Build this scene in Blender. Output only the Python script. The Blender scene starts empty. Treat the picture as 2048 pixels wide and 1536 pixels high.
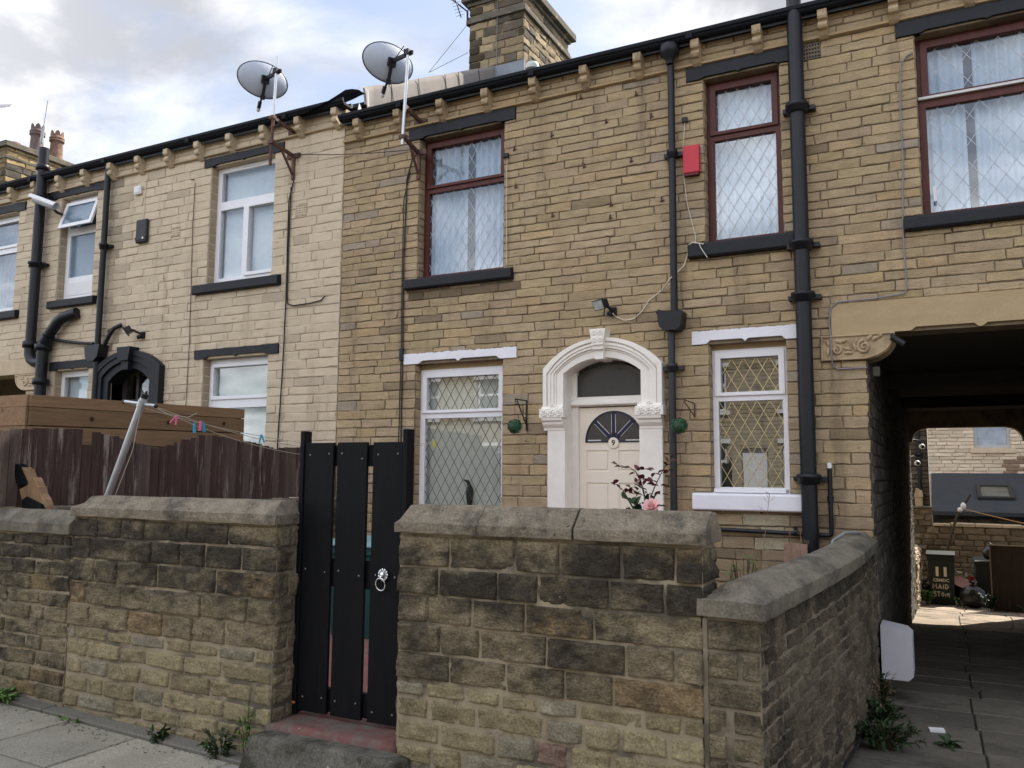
import bpy, bmesh, math, random
import numpy as np
from mathutils import Vector, Matrix, Euler
from mathutils import noise as mnoise

random.seed(7)
SC = bpy.context.scene
COL = SC.collection
PI = math.pi
rad = math.radians

# ------------------------------------------------------------------ camera
CAM = Vector((0.0, -8.2, 1.72))
YAW, PIT, ROL, FPX = rad(27.2648), rad(6.2257), rad(0.397), 1664.85
_F = Vector((-math.cos(PIT)*math.sin(YAW), math.cos(PIT)*math.cos(YAW), math.sin(PIT)))
_r = Vector((math.cos(YAW), math.sin(YAW), 0.0))
_u = _r.cross(_F)
CR = _r*math.cos(ROL) + _u*math.sin(ROL)
CU = -_r*math.sin(ROL) + _u*math.cos(ROL)
cam_data = bpy.data.cameras.new('camera')
cam = bpy.data.objects.new('camera', cam_data)
COL.objects.link(cam)
cam_data.sensor_fit = 'HORIZONTAL'
cam_data.sensor_width = 36.0
cam_data.lens = FPX/2048*36.0
cam_data.clip_end = 3000
cam_data.clip_start = 0.05
cam.matrix_world = Matrix(((CR.x, CU.x, -_F.x, CAM.x), (CR.y, CU.y, -_F.y, CAM.y), (CR.z, CU.z, -_F.z, CAM.z), (0, 0, 0, 1)))
SC.camera = cam
SC.view_settings.view_transform = 'Standard'
SC.view_settings.look = 'None'
SC.view_settings.gamma = 1.0

def ground_z(x, y):
    """height of the natural ground: street level, then falling away along the passage"""
    if y <= -4.25:
        return -0.03*(x+3.4) if x < -1 else -0.072
    return -0.2-0.065*max(y, -4.0) if y < 13 else -1.045

# ------------------------------------------------------------------ tagging
def tag(o, label=None, cat=None, group=None, kind=None):
    if label: o['label'] = label
    if cat: o['category'] = cat
    if group: o['group'] = group
    if kind: o['kind'] = kind
    return o

def thing(name, loc, label, cat, group=None):
    o = bpy.data.objects.new(name, None)
    o.empty_display_size = 0.1
    o.location = loc
    COL.objects.link(o)
    return tag(o, label, cat, group)

def root_loc(o):
    v = Vector((0, 0, 0))
    while o is not None:
        v += o.location
        o = o.parent
    return v

# ------------------------------------------------------------------ mesh builder (world coordinates)
class MB:
    def __init__(s):
        s.v = []; s.f = []; s.m = []; s.s = []; s.c = []; s.cc = (1, 1, 1)
    def add(s, vs, fs, mi=0, sm=False, col=None):
        b = len(s.v)
        s.v.extend([tuple(p) for p in vs])
        c = col or s.cc
        s.c.extend([c]*len(vs))
        for f in fs:
            s.f.append(tuple(b+i for i in f)); s.m.append(mi); s.s.append(sm)
        return s
    def box(s, x0, x1, y0, y1, z0, z1, mi=0, col=None):
        vs = [(x0, y0, z0), (x1, y0, z0), (x1, y1, z0), (x0, y1, z0), (x0, y0, z1), (x1, y0, z1), (x1, y1, z1), (x0, y1, z1)]
        fs = [(0, 3, 2, 1), (4, 5, 6, 7), (0, 1, 5, 4), (1, 2, 6, 5), (2, 3, 7, 6), (3, 0, 4, 7)]
        return s.add(vs, fs, mi, False, col)
    def obox(s, c, ax, ay, az, mi=0, col=None, taper=1.0):
        """oriented box: centre and three half-axis vectors; taper scales the +az end"""
        c, ax, ay, az = Vector(c), Vector(ax), Vector(ay), Vector(az)
        vs = [c-ax-ay-az, c+ax-ay-az, c+ax+ay-az, c-ax+ay-az,
              c-ax*taper-ay*taper+az, c+ax*taper-ay*taper+az, c+ax*taper+ay*taper+az, c-ax*taper+ay*taper+az]
        fs = [(0, 3, 2, 1), (4, 5, 6, 7), (0, 1, 5, 4), (1, 2, 6, 5), (2, 3, 7, 6), (3, 0, 4, 7)]
        return s.add(vs, fs, mi, False, col)
    def bar(s, a, b, w, t, up=(0, 0, 1), mi=0):
        """flat bar from a to b, width w along 'up' side, thickness t"""
        a, b = Vector(a), Vector(b)
        d = b-a
        u = Vector(up)
        sd = d.cross(u)
        if sd.length < 1e-6: sd = d.cross(Vector((1, 0, 0)))
        sd.normalize(); uu = sd.cross(d).normalized()
        return s.obox((a+b)/2, sd*t/2, uu*w/2, d/2, mi)
    def tube(s, pts, r, n=8, mi=0, caps=True, sm=True, col=None):
        pts = [Vector(p) for p in pts]
        rs = r if isinstance(r, (list, tuple)) else [r]*len(pts)
        vs = []; fs = []
        t0 = (pts[1]-pts[0]).normalized()
        ref = Vector((0, 0, 1)) if abs(t0.z) < 0.9 else Vector((1, 0, 0))
        nx = t0.cross(ref).normalized()
        for i, p in enumerate(pts):
            if i == 0: t = pts[1]-pts[0]
            elif i == len(pts)-1: t = pts[-1]-pts[-2]
            else: t = (pts[i+1]-pts[i]).normalized()+(pts[i]-pts[i-1]).normalized()
            if t.length < 1e-9: t = t0
            t.normalize()
            nx = (nx-t*nx.dot(t))
            if nx.length < 1e-6: nx = t.orthogonal()
            nx.normalize()
            ny = t.cross(nx)
            for k in range(n):
                a = 2*PI*k/n
                vs.append(p+(nx*math.cos(a)+ny*math.sin(a))*rs[i])
        for i in range(len(pts)-1):
            for k in range(n):
                k2 = (k+1) % n
                fs.append((i*n+k, i*n+k2, (i+1)*n+k2, (i+1)*n+k))
        s.add(vs, fs, mi, sm, col)
        if caps:
            s.add(vs[:n], [tuple(range(n-1, -1, -1))], mi, False, col)
            s.add(vs[-n:], [tuple(range(n))], mi, False, col)
        return s
    def lathe(s, prof, c, ax=(0, 0, 1), n=20, mi=0, sm=True, caps=True, col=None):
        """prof: list of (radius, height along ax)"""
        c = Vector(c); ax = Vector(ax).normalized()
        e1 = ax.orthogonal().normalized(); e2 = ax.cross(e1)
        vs = []; fs = []
        for (r, h) in prof:
            for k in range(n):
                a = 2*PI*k/n
                vs.append(c+ax*h+(e1*math.cos(a)+e2*math.sin(a))*r)
        for i in range(len(prof)-1):
            for k in range(n):
                k2 = (k+1) % n
                fs.append((i*n+k, i*n+k2, (i+1)*n+k2, (i+1)*n+k))
        s.add(vs, fs, mi, sm, col)
        if caps:
            if prof[0][0] > 1e-5: s.add(vs[:n], [tuple(range(n-1, -1, -1))], mi, False, col)
            if prof[-1][0] > 1e-5: s.add(vs[-n:], [tuple(range(n))], mi, False, col)
        return s
    def prism(s, poly, a, b, fr=None, mi=0, col=None, sm=False):
        """polygon (2-D) swept from depth a to b; fr maps (u, v, d) to xyz; default (x, z, y)"""
        fr = fr or (lambda u, v, d: (u, d, v))
        n = len(poly)
        va = [fr(p[0], p[1], a) for p in poly]; vb = [fr(p[0], p[1], b) for p in poly]
        fs = [(i, (i+1) % n, n+(i+1) % n, n+i) for i in range(n)]
        s.add(va+vb, fs, mi, sm, col)
        s.add(va, [tuple(range(n-1, -1, -1))], mi, False, col)
        s.add(vb, [tuple(range(n))], mi, False, col)
        return s
    def strip_prism(s, inner, outer, a, b, mi=0, fr=None):
        """solid band between two polylines of equal length, from depth a (front) to b (back)"""
        fr = fr or (lambda u, v, d: (u, d, v))
        n = len(inner)
        vs = [fr(p[0], p[1], a) for p in inner]+[fr(p[0], p[1], a) for p in outer]+[fr(p[0], p[1], b) for p in inner]+[fr(p[0], p[1], b) for p in outer]
        fs = []
        for i in range(n-1):
            fs += [(i, i+1, n+i+1, n+i), (2*n+i, 3*n+i, 3*n+i+1, 2*n+i+1), (i, 2*n+i, 2*n+i+1, i+1), (n+i, n+i+1, 3*n+i+1, 3*n+i)]
        fs += [(0, n, 3*n, 2*n), (n-1, 3*n-1, 4*n-1, 2*n-1)]
        return s.add(vs, fs, mi)
    def ball(s, c, r, n=10, mi=0, sx=(1, 1, 1), col=None):
        vs = []; fs = []
        c = Vector(c); m = n//2+1
        for i in range(m+1):
            th = PI*i/m
            for k in range(n):
                a = 2*PI*k/n
                vs.append((c.x+r*sx[0]*math.sin(th)*math.cos(a), c.y+r*sx[1]*math.sin(th)*math.sin(a), c.z+r*sx[2]*math.cos(th)))
        for i in range(m):
            for k in range(n):
                k2 = (k+1) % n
                fs.append((i*n+k, (i+1)*n+k, (i+1)*n+k2, i*n+k2))
        return s.add(vs, fs, mi, True, col)
    def build(s, name, mats, parent=None, loc=None, bevel=0.0, seg=2, fix=True):
        mats = mats if isinstance(mats, (list, tuple)) else [mats]
        me = bpy.data.meshes.new(name)
        base = root_loc(parent) if parent is not None else Vector(loc or (0, 0, 0))
        arr = np.array(s.v, dtype=np.float64)-np.array(base)
        me.from_pydata([tuple(r) for r in arr], [], s.f)
        for mt in mats: me.materials.append(mt)
        me.polygons.foreach_set('material_index', np.array(s.m, dtype=np.int32))
        me.polygons.foreach_set('use_smooth', np.array(s.s, dtype=bool))
        ca = me.color_attributes.new('Col', 'FLOAT_COLOR', 'POINT')
        cc = np.ones((len(s.v), 4), dtype=np.float32); cc[:, :3] = np.array(s.c, dtype=np.float32)
        ca.data.foreach_set('color', cc.ravel())
        if fix and len(s.f) < 60000:
            bm = bmesh.new(); bm.from_mesh(me)
            bmesh.ops.recalc_face_normals(bm, faces=bm.faces)
            bm.to_mesh(me); bm.free()
        me.update()
        o = bpy.data.objects.new(name, me)
        COL.objects.link(o)
        if parent is not None: o.parent = parent
        else: o.location = base
        if bevel > 0:
            md = o.modifiers.new('bevel', 'BEVEL')
            md.width = bevel; md.segments = seg; md.limit_method = 'ANGLE'; md.angle_limit = rad(40)
        return o

# ------------------------------------------------------------------ numpy noise
def _hash(ix, iy, iz):
    h = (ix.astype(np.int64)*374761393+iy.astype(np.int64)*668265263+iz.astype(np.int64)*2147483647) & 0xffffffff
    h = ((h ^ (h >> 13))*1274126177) & 0xffffffff
    h = h ^ (h >> 16)
    return (h & 0xffff)/65535.0
def vnoise(p):
    i = np.floor(p).astype(np.int64); f = p-i
    f = f*f*(3-2*f)
    out = 0
    for dx in (0, 1):
        for dy in (0, 1):
            for dz in (0, 1):
                w = (f[:, 0] if dx else 1-f[:, 0])*(f[:, 1] if dy else 1-f[:, 1])*(f[:, 2] if dz else 1-f[:, 2])
                out = out+w*_hash(i[:, 0]+dx, i[:, 1]+dy, i[:, 2]+dz)
    return out*2-1
def fbm(p, oct=3):
    a = 1.0; s = 0
    for k in range(oct):
        s = s+a*vnoise(p*(2**k)+17.3*k); a *= 0.5
    return s

# ------------------------------------------------------------------ masonry
def courses(z0, z1, h, jit, rng):
    zs = [z0]
    while zs[-1] < z1-h*0.6:
        zs.append(zs[-1]+h*rng.uniform(1-jit, 1+jit))
    zs[-1] = z1
    return zs

def lay(zs, u0, u1, lmin, lmax, holes, rng):
    """split a wall face into stones: list of (u0, v0, u1, v1)"""
    out = []
    prevj = []
    for a, b in zip(zs[:-1], zs[1:]):
        xs = {u0, u1}
        for h in holes:
            if h[2] < b and h[3] > a:
                for x in (h[0], h[1]):
                    if u0 < x < u1: xs.add(x)
        xs = sorted(xs); segs = []
        for x0, x1 in zip(xs[:-1], xs[1:]):
            free = [(a, b)]
            for h in holes:
                if h[0] < x1-1e-6 and h[1] > x0+1e-6:
                    nf = []
                    for (p, q) in free:
                        if h[3] <= p or h[2] >= q: nf.append((p, q)); continue
                        if h[2] > p: nf.append((p, h[2]))
                        if h[3] < q: nf.append((h[3], q))
                    free = nf
            free = [f for f in free if f[1]-f[0] > 0.018]
            if segs and segs[-1][2] == free and abs(segs[-1][1]-x0) < 1e-9: segs[-1][1] = x1
            else: segs.append([x0, x1, free])
        js = []
        for x0, x1, free in segs:
            for (p, q) in free:
                x = x0
                while x < x1-1e-6:
                    L = rng.uniform(lmin, lmax)
                    if x == x0: L *= rng.uniform(0.5, 1.0)
                    e = x+L
                    for pj in prevj:
                        if abs(e-pj) < lmin*0.18: e = pj+lmin*0.3
                    if x1-e < lmin*0.55: e = x1
                    if e > x1: e = x1
                    out.append((x, p, e, q)); js.append(e); x = e
        prevj = js
    return out

def stones(mb, rects, fr, rng, gap=0.009, back=0.01, prot=0.006, bev=0.006, cell=0.05, rough=0.003, freq=18, jit=0.003, colf=None, mi=0, bulge=0.003):
    U = []; V = []; D = []; A = []; Cc = []; faces = []; base = 0; S = []
    for (u0, v0, u1, v1) in rects:
        w, h = u1-u0-gap, v1-v0-gap
        if w < 0.012 or h < 0.012: continue
        nx = max(1, int(round(w/cell))); nz = max(1, int(round(h/cell)))
        e = min(bev/w, .3); g = min(bev/h, .3)
        e2, g2 = min(2.4*e, .42), min(2.4*g, .42)
        tu = np.concatenate([[0, e], np.linspace(e2, 1-e2, nx+1), [1-e, 1]]); tv = np.concatenate([[0, g], np.linspace(g2, 1-g2, nz+1), [1-g, 1]])
        cj = [(rng.uniform(-jit, jit), rng.uniform(-jit, jit)) for _ in range(4)]
        TU, TV = np.meshgrid(tu, tv)
        du = (cj[0][0]*(1-TU)+cj[1][0]*TU)*(1-TV)+(cj[2][0]*(1-TU)+cj[3][0]*TU)*TV
        dv = (cj[0][1]*(1-TU)+cj[1][1]*TU)*(1-TV)+(cj[2][1]*(1-TU)+cj[3][1]*TU)*TV
        uu = u0+gap/2+w*TU+du; vv = v0+gap/2+h*TV+dv
        pr = prot*rng.uniform(0.3, 1.3)
        tx, tz = rng.uniform(-1, 1)*rough, rng.uniform(-1, 1)*rough
        dd = pr+bulge*(1-(2*TU-1)**4)*(1-(2*TV-1)**4)+tx*(TU-.5)+tz*(TV-.5)
        ring = (TU == 0) | (TU == 1) | (TV == 0) | (TV == 1)
        dd = np.where(ring, -back, dd)
        am = np.where(ring, 0.0, rough)
        n1, n2 = len(tu), len(tv)
        U.append(uu.ravel()); V.append(vv.ravel()); D.append(dd.ravel()); A.append(am.ravel())
        S.append(np.full(n1*n2, rng.uniform(0, 50)))
        c = colf((u0+u1)/2, (v0+v1)/2) if colf else (1, 1, 1)
        Cc.extend([c]*(n1*n2))
        idx = np.arange(n1*n2).reshape(n2, n1)+base
        q = np.stack([idx[:-1, :-1], idx[:-1, 1:], idx[1:, 1:], idx[1:, :-1]], -1).reshape(-1, 4)
        faces.append(q); base += n1*n2
    if not U: return
    U = np.concatenate(U); V = np.concatenate(V); D = np.concatenate(D); A = np.concatenate(A); S = np.concatenate(S)
    P = np.stack([U*freq+S, V*freq*1.3, S*3.1], 1)
    D = D+A*fbm(P, 3)
    # ragged stone edges
    E1 = vnoise(np.stack([U*30, V*30, U*0+3.3], 1)); E2 = vnoise(np.stack([U*30+9, V*30, U*0+7.7], 1))
    U2 = U+E1*jit*0.8; V2 = V+E2*jit*0.8
    X, Y, Z = fr(U2, V2, D)
    b = len(mb.v)
    mb.v.extend(zip(X.tolist(), Y.tolist(), Z.tolist()))
    mb.c.extend(Cc)
    F = np.concatenate(faces)+b
    mb.f.extend(map(tuple, F.tolist())); mb.m.extend([mi]*len(F)); mb.s.extend([True]*len(F))

def plane_fr(o, u, v, n):
    o, u, v, n = [np.array(t, float) for t in (o, u, v, n)]
    def f(U, V, D):
        P = o[None]+U[:, None]*u+V[:, None]*v+D[:, None]*n
        return P[:, 0], P[:, 1], P[:, 2]
    return f
def front_fr(y=0.0):
    return plane_fr((0, y, 0), (1, 0, 0), (0, 0, 1), (0, -1, 0))

def holed_wall(mb, x0, x1, z0, z1, y0, y1, holes, mi=0, fr=None):
    fr = fr or (lambda u, v, d: (u, d, v))
    xs = sorted({x0, x1} | {min(max(h[i], x0), x1) for h in holes for i in (0, 1)})
    zs = sorted({z0, z1} | {min(max(h[i], z0), z1) for h in holes for i in (2, 3)})
    def full(i, j):
        if i < 0 or j < 0 or i >= len(xs)-1 or j >= len(zs)-1: return False
        cx, cz = (xs[i]+xs[i+1])/2, (zs[j]+zs[j+1])/2
        return not any(h[0] < cx < h[1] and h[2] < cz < h[3] for h in holes)
    for i in range(len(xs)-1):
        for j in range(len(zs)-1):
            if not full(i, j): continue
            a, b, c, d = xs[i], xs[i+1], zs[j], zs[j+1]
            P = [fr(a, c, y0), fr(b, c, y0), fr(b, d, y0), fr(a, d, y0), fr(a, c, y1), fr(b, c, y1), fr(b, d, y1), fr(a, d, y1)]
            fs = [(0, 1, 2, 3), (7, 6, 5, 4)]
            if not full(i-1, j): fs.append((0, 3, 7, 4))
            if not full(i+1, j): fs.append((1, 5, 6, 2))
            if not full(i, j-1): fs.append((0, 4, 5, 1))
            if not full(i, j+1): fs.append((3, 2, 6, 7))
            mb.add(P, fs, mi)

# ------------------------------------------------------------------ materials
def new_mat(name):
    m = bpy.data.materials.new(name); m.use_nodes = True
    nt = m.node_tree
    for n in list(nt.nodes): nt.nodes.remove(n)
    return m, nt
class NT:
    def __init__(s, nt): s.nt = nt
    def n(s, t, **k):
        nd = s.nt.nodes.new(t)
        for a, b in k.items(): setattr(nd, a, b)
        return nd
    def l(s, a, b): s.nt.links.new(a, b)

def mat(name, col, rough=0.8, var=0.25, scale=8.0, col2=None, patch=3.0, patch_lo=0.45, patch_hi=0.65, bump=0.2, bscale=60.0, attr=False,
        metal=0.0, spec=0.3, stretch=(1, 1, 1), spots=None, bdist=0.01, coat=0.0, fine=0.0, zband=None, streak=None):
    """general weathered surface: base colour, fine mottling, larger patches of a second colour, bump"""
    m, nt = new_mat(name); g = NT(nt)
    out = g.n('ShaderNodeOutputMaterial'); bs = g.n('ShaderNodeBsdfPrincipled'); g.l(bs.outputs[0], out.inputs[0])
    bs.inputs['Roughness'].default_value = rough; bs.inputs['Metallic'].default_value = metal
    bs.inputs['Specular IOR Level'].default_value = spec
    if coat: bs.inputs['Coat Weight'].default_value = coat; bs.inputs['Coat Roughness'].default_value = 0.15
    tc = g.n('ShaderNodeNewGeometry')
    mp = g.n('ShaderNodeMapping'); mp.inputs['Scale'].default_value = stretch
    g.l(tc.outputs['Position'], mp.inputs[0])
    n1 = g.n('ShaderNodeTexNoise'); n1.inputs['Scale'].default_value = scale; n1.inputs['Detail'].default_value = 6; n1.inputs['Roughness'].default_value = 0.65
    g.l(mp.outputs[0], n1.inputs['Vector'])
    mr = g.n('ShaderNodeMapRange'); mr.inputs[1].default_value = 0.25; mr.inputs[2].default_value = 0.75; mr.inputs[3].default_value = 1-var; mr.inputs[4].default_value = 1+var
    g.l(n1.outputs['Fac'], mr.inputs[0])
    cur = None
    rgb = g.n('ShaderNodeRGB'); rgb.outputs[0].default_value = (*col, 1); cur = rgb.outputs[0]
    if attr:
        at = g.n('ShaderNodeAttribute'); at.attribute_name = 'Col'
        mx = g.n('ShaderNodeMix', data_type='RGBA', blend_type='MULTIPLY'); mx.inputs[0].default_value = 1
        g.l(cur, mx.inputs[6]); g.l(at.outputs['Color'], mx.inputs[7]); cur = mx.outputs[2]
    if col2 is not None:
        n2 = g.n('ShaderNodeTexNoise'); n2.inputs['Scale'].default_value = patch; n2.inputs['Detail'].default_value = 8; n2.inputs['Roughness'].default_value = 0.7
        g.l(mp.outputs[0], n2.inputs['Vector'])
        r2 = g.n('ShaderNodeMapRange'); r2.inputs[1].default_value = patch_lo; r2.inputs[2].default_value = patch_hi; r2.interpolation_type = 'SMOOTHSTEP'
        src = n2.outputs['Fac']
        if zband:      # soot stain that favours one level of the wall
            sx = g.n('ShaderNodeSeparateXYZ'); g.l(tc.outputs['Position'], sx.inputs[0])
            ra = g.n('ShaderNodeMapRange'); ra.inputs[1].default_value = zband[0]; ra.inputs[2].default_value = zband[1]; g.l(sx.outputs[2], ra.inputs[0])
            rb = g.n('ShaderNodeMapRange'); rb.inputs[1].default_value = zband[2]; rb.inputs[2].default_value = zband[3]; rb.inputs[3].default_value = 1; rb.inputs[4].default_value = 0; g.l(sx.outputs[2], rb.inputs[0])
            m1 = g.n('ShaderNodeMath', operation='MULTIPLY'); g.l(ra.outputs[0], m1.inputs[0]); g.l(rb.outputs[0], m1.inputs[1])
            m2 = g.n('ShaderNodeMath', operation='MULTIPLY_ADD'); g.l(m1.outputs[0], m2.inputs[0]); m2.inputs[1].default_value = zband[4]; g.l(src, m2.inputs[2]); src = m2.outputs[0]
        g.l(src, r2.inputs[0])
        mx = g.n('ShaderNodeMix', data_type='RGBA'); g.l(r2.outputs[0], mx.inputs[0]); g.l(cur, mx.inputs[6]); mx.inputs[7].default_value = (*col2, 1); cur = mx.outputs[2]
    if spots is not None:   # (colour, scale, lo, hi): sparse specks, lichen or chips
        n3 = g.n('ShaderNodeTexNoise'); n3.inputs['Scale'].default_value = spots[1]; n3.inputs['Detail'].default_value = 4; n3.inputs['Roughness'].default_value = 0.6
        g.l(mp.outputs[0], n3.inputs['Vector'])
        r3 = g.n('ShaderNodeMapRange'); r3.inputs[1].default_value = spots[2]; r3.inputs[2].default_value = spots[3]
        g.l(n3.outputs['Fac'], r3.inputs[0])
        mx = g.n('ShaderNodeMix', data_type='RGBA'); g.l(r3.outputs[0], mx.inputs[0]); g.l(cur, mx.inputs[6]); mx.inputs[7].default_value = (*spots[0], 1); cur = mx.outputs[2]
    if streak is not None:  # vertical run-off stains: (colour, lo, hi, strength)
        ms = g.n('ShaderNodeMapping'); ms.inputs['Scale'].default_value = (3.2, 3.2, 0.32); g.l(tc.outputs['Position'], ms.inputs[0])
        n5 = g.n('ShaderNodeTexNoise'); n5.inputs['Scale'].default_value = 1.0; n5.inputs['Detail'].default_value = 7; n5.inputs['Roughness'].default_value = 0.68; g.l(ms.outputs[0], n5.inputs['Vector'])
        r5 = g.n('ShaderNodeMapRange'); r5.interpolation_type = 'SMOOTHSTEP'; r5.inputs[1].default_value = streak[1]; r5.inputs[2].default_value = streak[2]; r5.inputs[4].default_value = streak[3]; g.l(n5.outputs['Fac'], r5.inputs[0])
        mx = g.n('ShaderNodeMix', data_type='RGBA'); g.l(r5.outputs[0], mx.inputs[0]); g.l(cur, mx.inputs[6]); mx.inputs[7].default_value = (*streak[0], 1); cur = mx.outputs[2]
    mx = g.n('ShaderNodeMix', data_type='RGBA', blend_type='MULTIPLY'); mx.inputs[0].default_value = 1
    g.l(cur, mx.inputs[6]); g.l(mr.outputs[0], mx.inputs[7]); cur = mx.outputs[2]
    if fine:
        n4 = g.n('ShaderNodeTexNoise'); n4.inputs['Scale'].default_value = 90; n4.inputs['Detail'].default_value = 3
        g.l(mp.outputs[0], n4.inputs['Vector'])
        r4 = g.n('ShaderNodeMapRange'); r4.inputs[1].default_value = .3; r4.inputs[2].default_value = .7; r4.inputs[3].default_value = 1-fine; r4.inputs[4].default_value = 1+fine
        g.l(n4.outputs['Fac'], r4.inputs[0])
        mx = g.n('ShaderNodeMix', data_type='RGBA', blend_type='MULTIPLY'); mx.inputs[0].default_value = 1
        g.l(cur, mx.inputs[6]); g.l(r4.outputs[0], mx.inputs[7]); cur = mx.outputs[2]
    g.l(cur, bs.inputs['Base Color'])
    if bump > 0:
        nb = g.n('ShaderNodeTexNoise'); nb.inputs['Scale'].default_value = bscale; nb.inputs['Detail'].default_value = 6; nb.inputs['Roughness'].default_value = 0.7
        g.l(mp.outputs[0], nb.inputs['Vector'])
        bp = g.n('ShaderNodeBump'); bp.inputs['Strength'].default_value = bump; bp.inputs['Distance'].default_value = bdist
        g.l(nb.outputs['Fac'], bp.inputs['Height']); g.l(bp.outputs[0], bs.inputs['Normal'])
    return m

def glass_mat(name, refl=0.14, tint=(0.93, 0.96, 0.97)):
    m, nt = new_mat(name); g = NT(nt)
    out = g.n('ShaderNodeOutputMaterial'); mix = g.n('ShaderNodeMixShader'); tr = g.n('ShaderNodeBsdfTransparent'); gl = g.n('ShaderNodeBsdfGlossy')
    tr.inputs[0].default_value = (*tint, 1); gl.inputs['Roughness'].default_value = 0.004; gl.inputs[0].default_value = (0.95, 0.97, 1, 1)
    lw = g.n('ShaderNodeLayerWeight'); lw.inputs[0].default_value = 0.5; fr = g.n('ShaderNodeMath', operation='POWER'); g.l(lw.outputs['Facing'], fr.inputs[0]); fr.inputs[1].default_value = 4.5
    ma = g.n('ShaderNodeMath', operation='MULTIPLY_ADD'); g.l(fr.outputs[0], ma.inputs[0]); ma.inputs[1].default_value = 1.0; ma.inputs[2].default_value = refl
    geo = g.n('ShaderNodeNewGeometry'); nz = g.n('ShaderNodeTexNoise'); nz.inputs['Scale'].default_value = 2.2; g.l(geo.outputs['Position'], nz.inputs['Vector'])
    bp = g.n('ShaderNodeBump'); bp.inputs['Strength'].default_value = 0.02; bp.inputs['Distance'].default_value = 0.012; g.l(nz.outputs['Fac'], bp.inputs['Height']); g.l(bp.outputs[0], gl.inputs['Normal'])
    g.l(ma.outputs[0], mix.inputs[0]); g.l(tr.outputs[0], mix.inputs[1]); g.l(gl.outputs[0], mix.inputs[2]); g.l(mix.outputs[0], out.inputs[0])
    return m

class M: pass
M.stone = mat('sandstone', (1, 1, 1), streak=((0.17, 0.13, 0.085), 0.50, 0.74, 0.75), rough=0.92, var=0.2, scale=9, attr=True, col2=(0.245, 0.185, 0.115), patch=0.9, patch_lo=0.50, patch_hi=0.78, bump=0.7, bscale=30, bdist=0.014, stretch=(0.6, 0.6, 1.8), spots=((0.13, 0.10, 0.065), 11, 0.64, 0.76), fine=0.14)
M.mortar = mat('mortar', (0.25, 0.20, 0.135), rough=0.95, var=0.3, scale=6, col2=(0.15, 0.12, 0.09), patch=2.2, bump=0.3)
M.paintstone = mat('painted masonry', (1, 1, 1), streak=((0.36, 0.285, 0.195), 0.50, 0.76, 0.8), rough=0.8, var=0.10, scale=7, attr=True, bump=0.3, bscale=40, stretch=(0.5, 0.5, 1.6), spots=((0.27, 0.21, 0.135), 7, 0.60, 0.82), fine=0.06)
M.paintmortar = mat('painted mortar', (0.585, 0.48, 0.35), rough=0.85, var=0.12, scale=7, bump=0.2, spots=((0.24, 0.19, 0.12), 14, 0.66, 0.78))
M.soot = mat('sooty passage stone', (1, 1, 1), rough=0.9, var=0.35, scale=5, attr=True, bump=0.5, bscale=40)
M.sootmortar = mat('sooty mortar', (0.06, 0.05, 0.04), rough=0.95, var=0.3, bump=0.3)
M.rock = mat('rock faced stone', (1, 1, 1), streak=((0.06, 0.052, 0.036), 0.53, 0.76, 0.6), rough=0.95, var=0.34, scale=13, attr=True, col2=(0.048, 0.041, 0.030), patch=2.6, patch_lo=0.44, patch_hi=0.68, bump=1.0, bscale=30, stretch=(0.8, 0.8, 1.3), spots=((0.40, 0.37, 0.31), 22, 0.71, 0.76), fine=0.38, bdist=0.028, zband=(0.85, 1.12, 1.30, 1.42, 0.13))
M.rocklow = mat('lower wall stone', (1, 1, 1), rough=0.95, var=0.30, scale=12, attr=True, col2=(0.07, 0.06, 0.042), patch=3.1, patch_lo=0.60, patch_hi=0.74, bump=1.0, bscale=30, spots=((0.31, 0.275, 0.18), 9, 0.63, 0.76), fine=0.3, bdist=0.018)
M.curvemortar = mat('grey wall mortar', (0.215, 0.18, 0.13), rough=0.95, var=0.3, scale=7, col2=(0.10, 0.085, 0.065), patch=2.5, patch_lo=0.48, patch_hi=0.62, bump=0.6, bscale=40)
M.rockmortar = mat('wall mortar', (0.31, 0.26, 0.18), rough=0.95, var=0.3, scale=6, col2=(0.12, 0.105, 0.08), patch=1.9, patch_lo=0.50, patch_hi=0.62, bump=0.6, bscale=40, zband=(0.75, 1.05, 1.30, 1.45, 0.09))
M.coping = mat('coping stone', (0.225, 0.19, 0.14), rough=0.93, var=0.38, scale=11, col2=(0.10, 0.088, 0.068), patch=4.5, patch_lo=0.48, patch_hi=0.64, bump=1.0, bscale=24, bdist=0.02, spots=((0.025, 0.022, 0.02), 26, 0.66, 0.70), fine=0.25)
M.copingdark = mat('dark coping stone', (0.165, 0.146, 0.112), rough=0.9, var=0.35, scale=9, col2=(0.075, 0.068, 0.055), patch=3.2, bump=0.45, bscale=30, stretch=(1, 0.5, 1), spots=((0.34, 0.32, 0.27), 30, 0.70, 0.76), fine=0.2)
M.lintel = mat('ashlar sandstone', (0.42, 0.315, 0.185), rough=0.9, var=0.12, scale=4, bump=0.15, bscale=80, stretch=(0.5, 0.5, 1.5), fine=0.06)
M.carved = mat('carved sandstone', (0.42, 0.32, 0.20), rough=0.9, var=0.15, scale=9, col2=(0.25, 0.18, 0.11), patch=7, bump=0.25)
M.paintcarved = mat('painted carving', (0.52, 0.42, 0.29), rough=0.85, var=0.15, scale=8, bump=0.2)
M.black = mat('black masonry paint', (0.011, 0.0125, 0.017), rough=0.55, var=0.3, scale=6, bump=0.2, bscale=50, spots=((0.18, 0.16, 0.13), 33, 0.74, 0.76))
M.iron = mat('black painted iron', (0.0075, 0.009, 0.013), rough=0.42, var=0.25, scale=9, bump=0.15, bscale=40, spec=0.35, spots=((0.25, 0.24, 0.22), 38, 0.77, 0.79))
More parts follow.
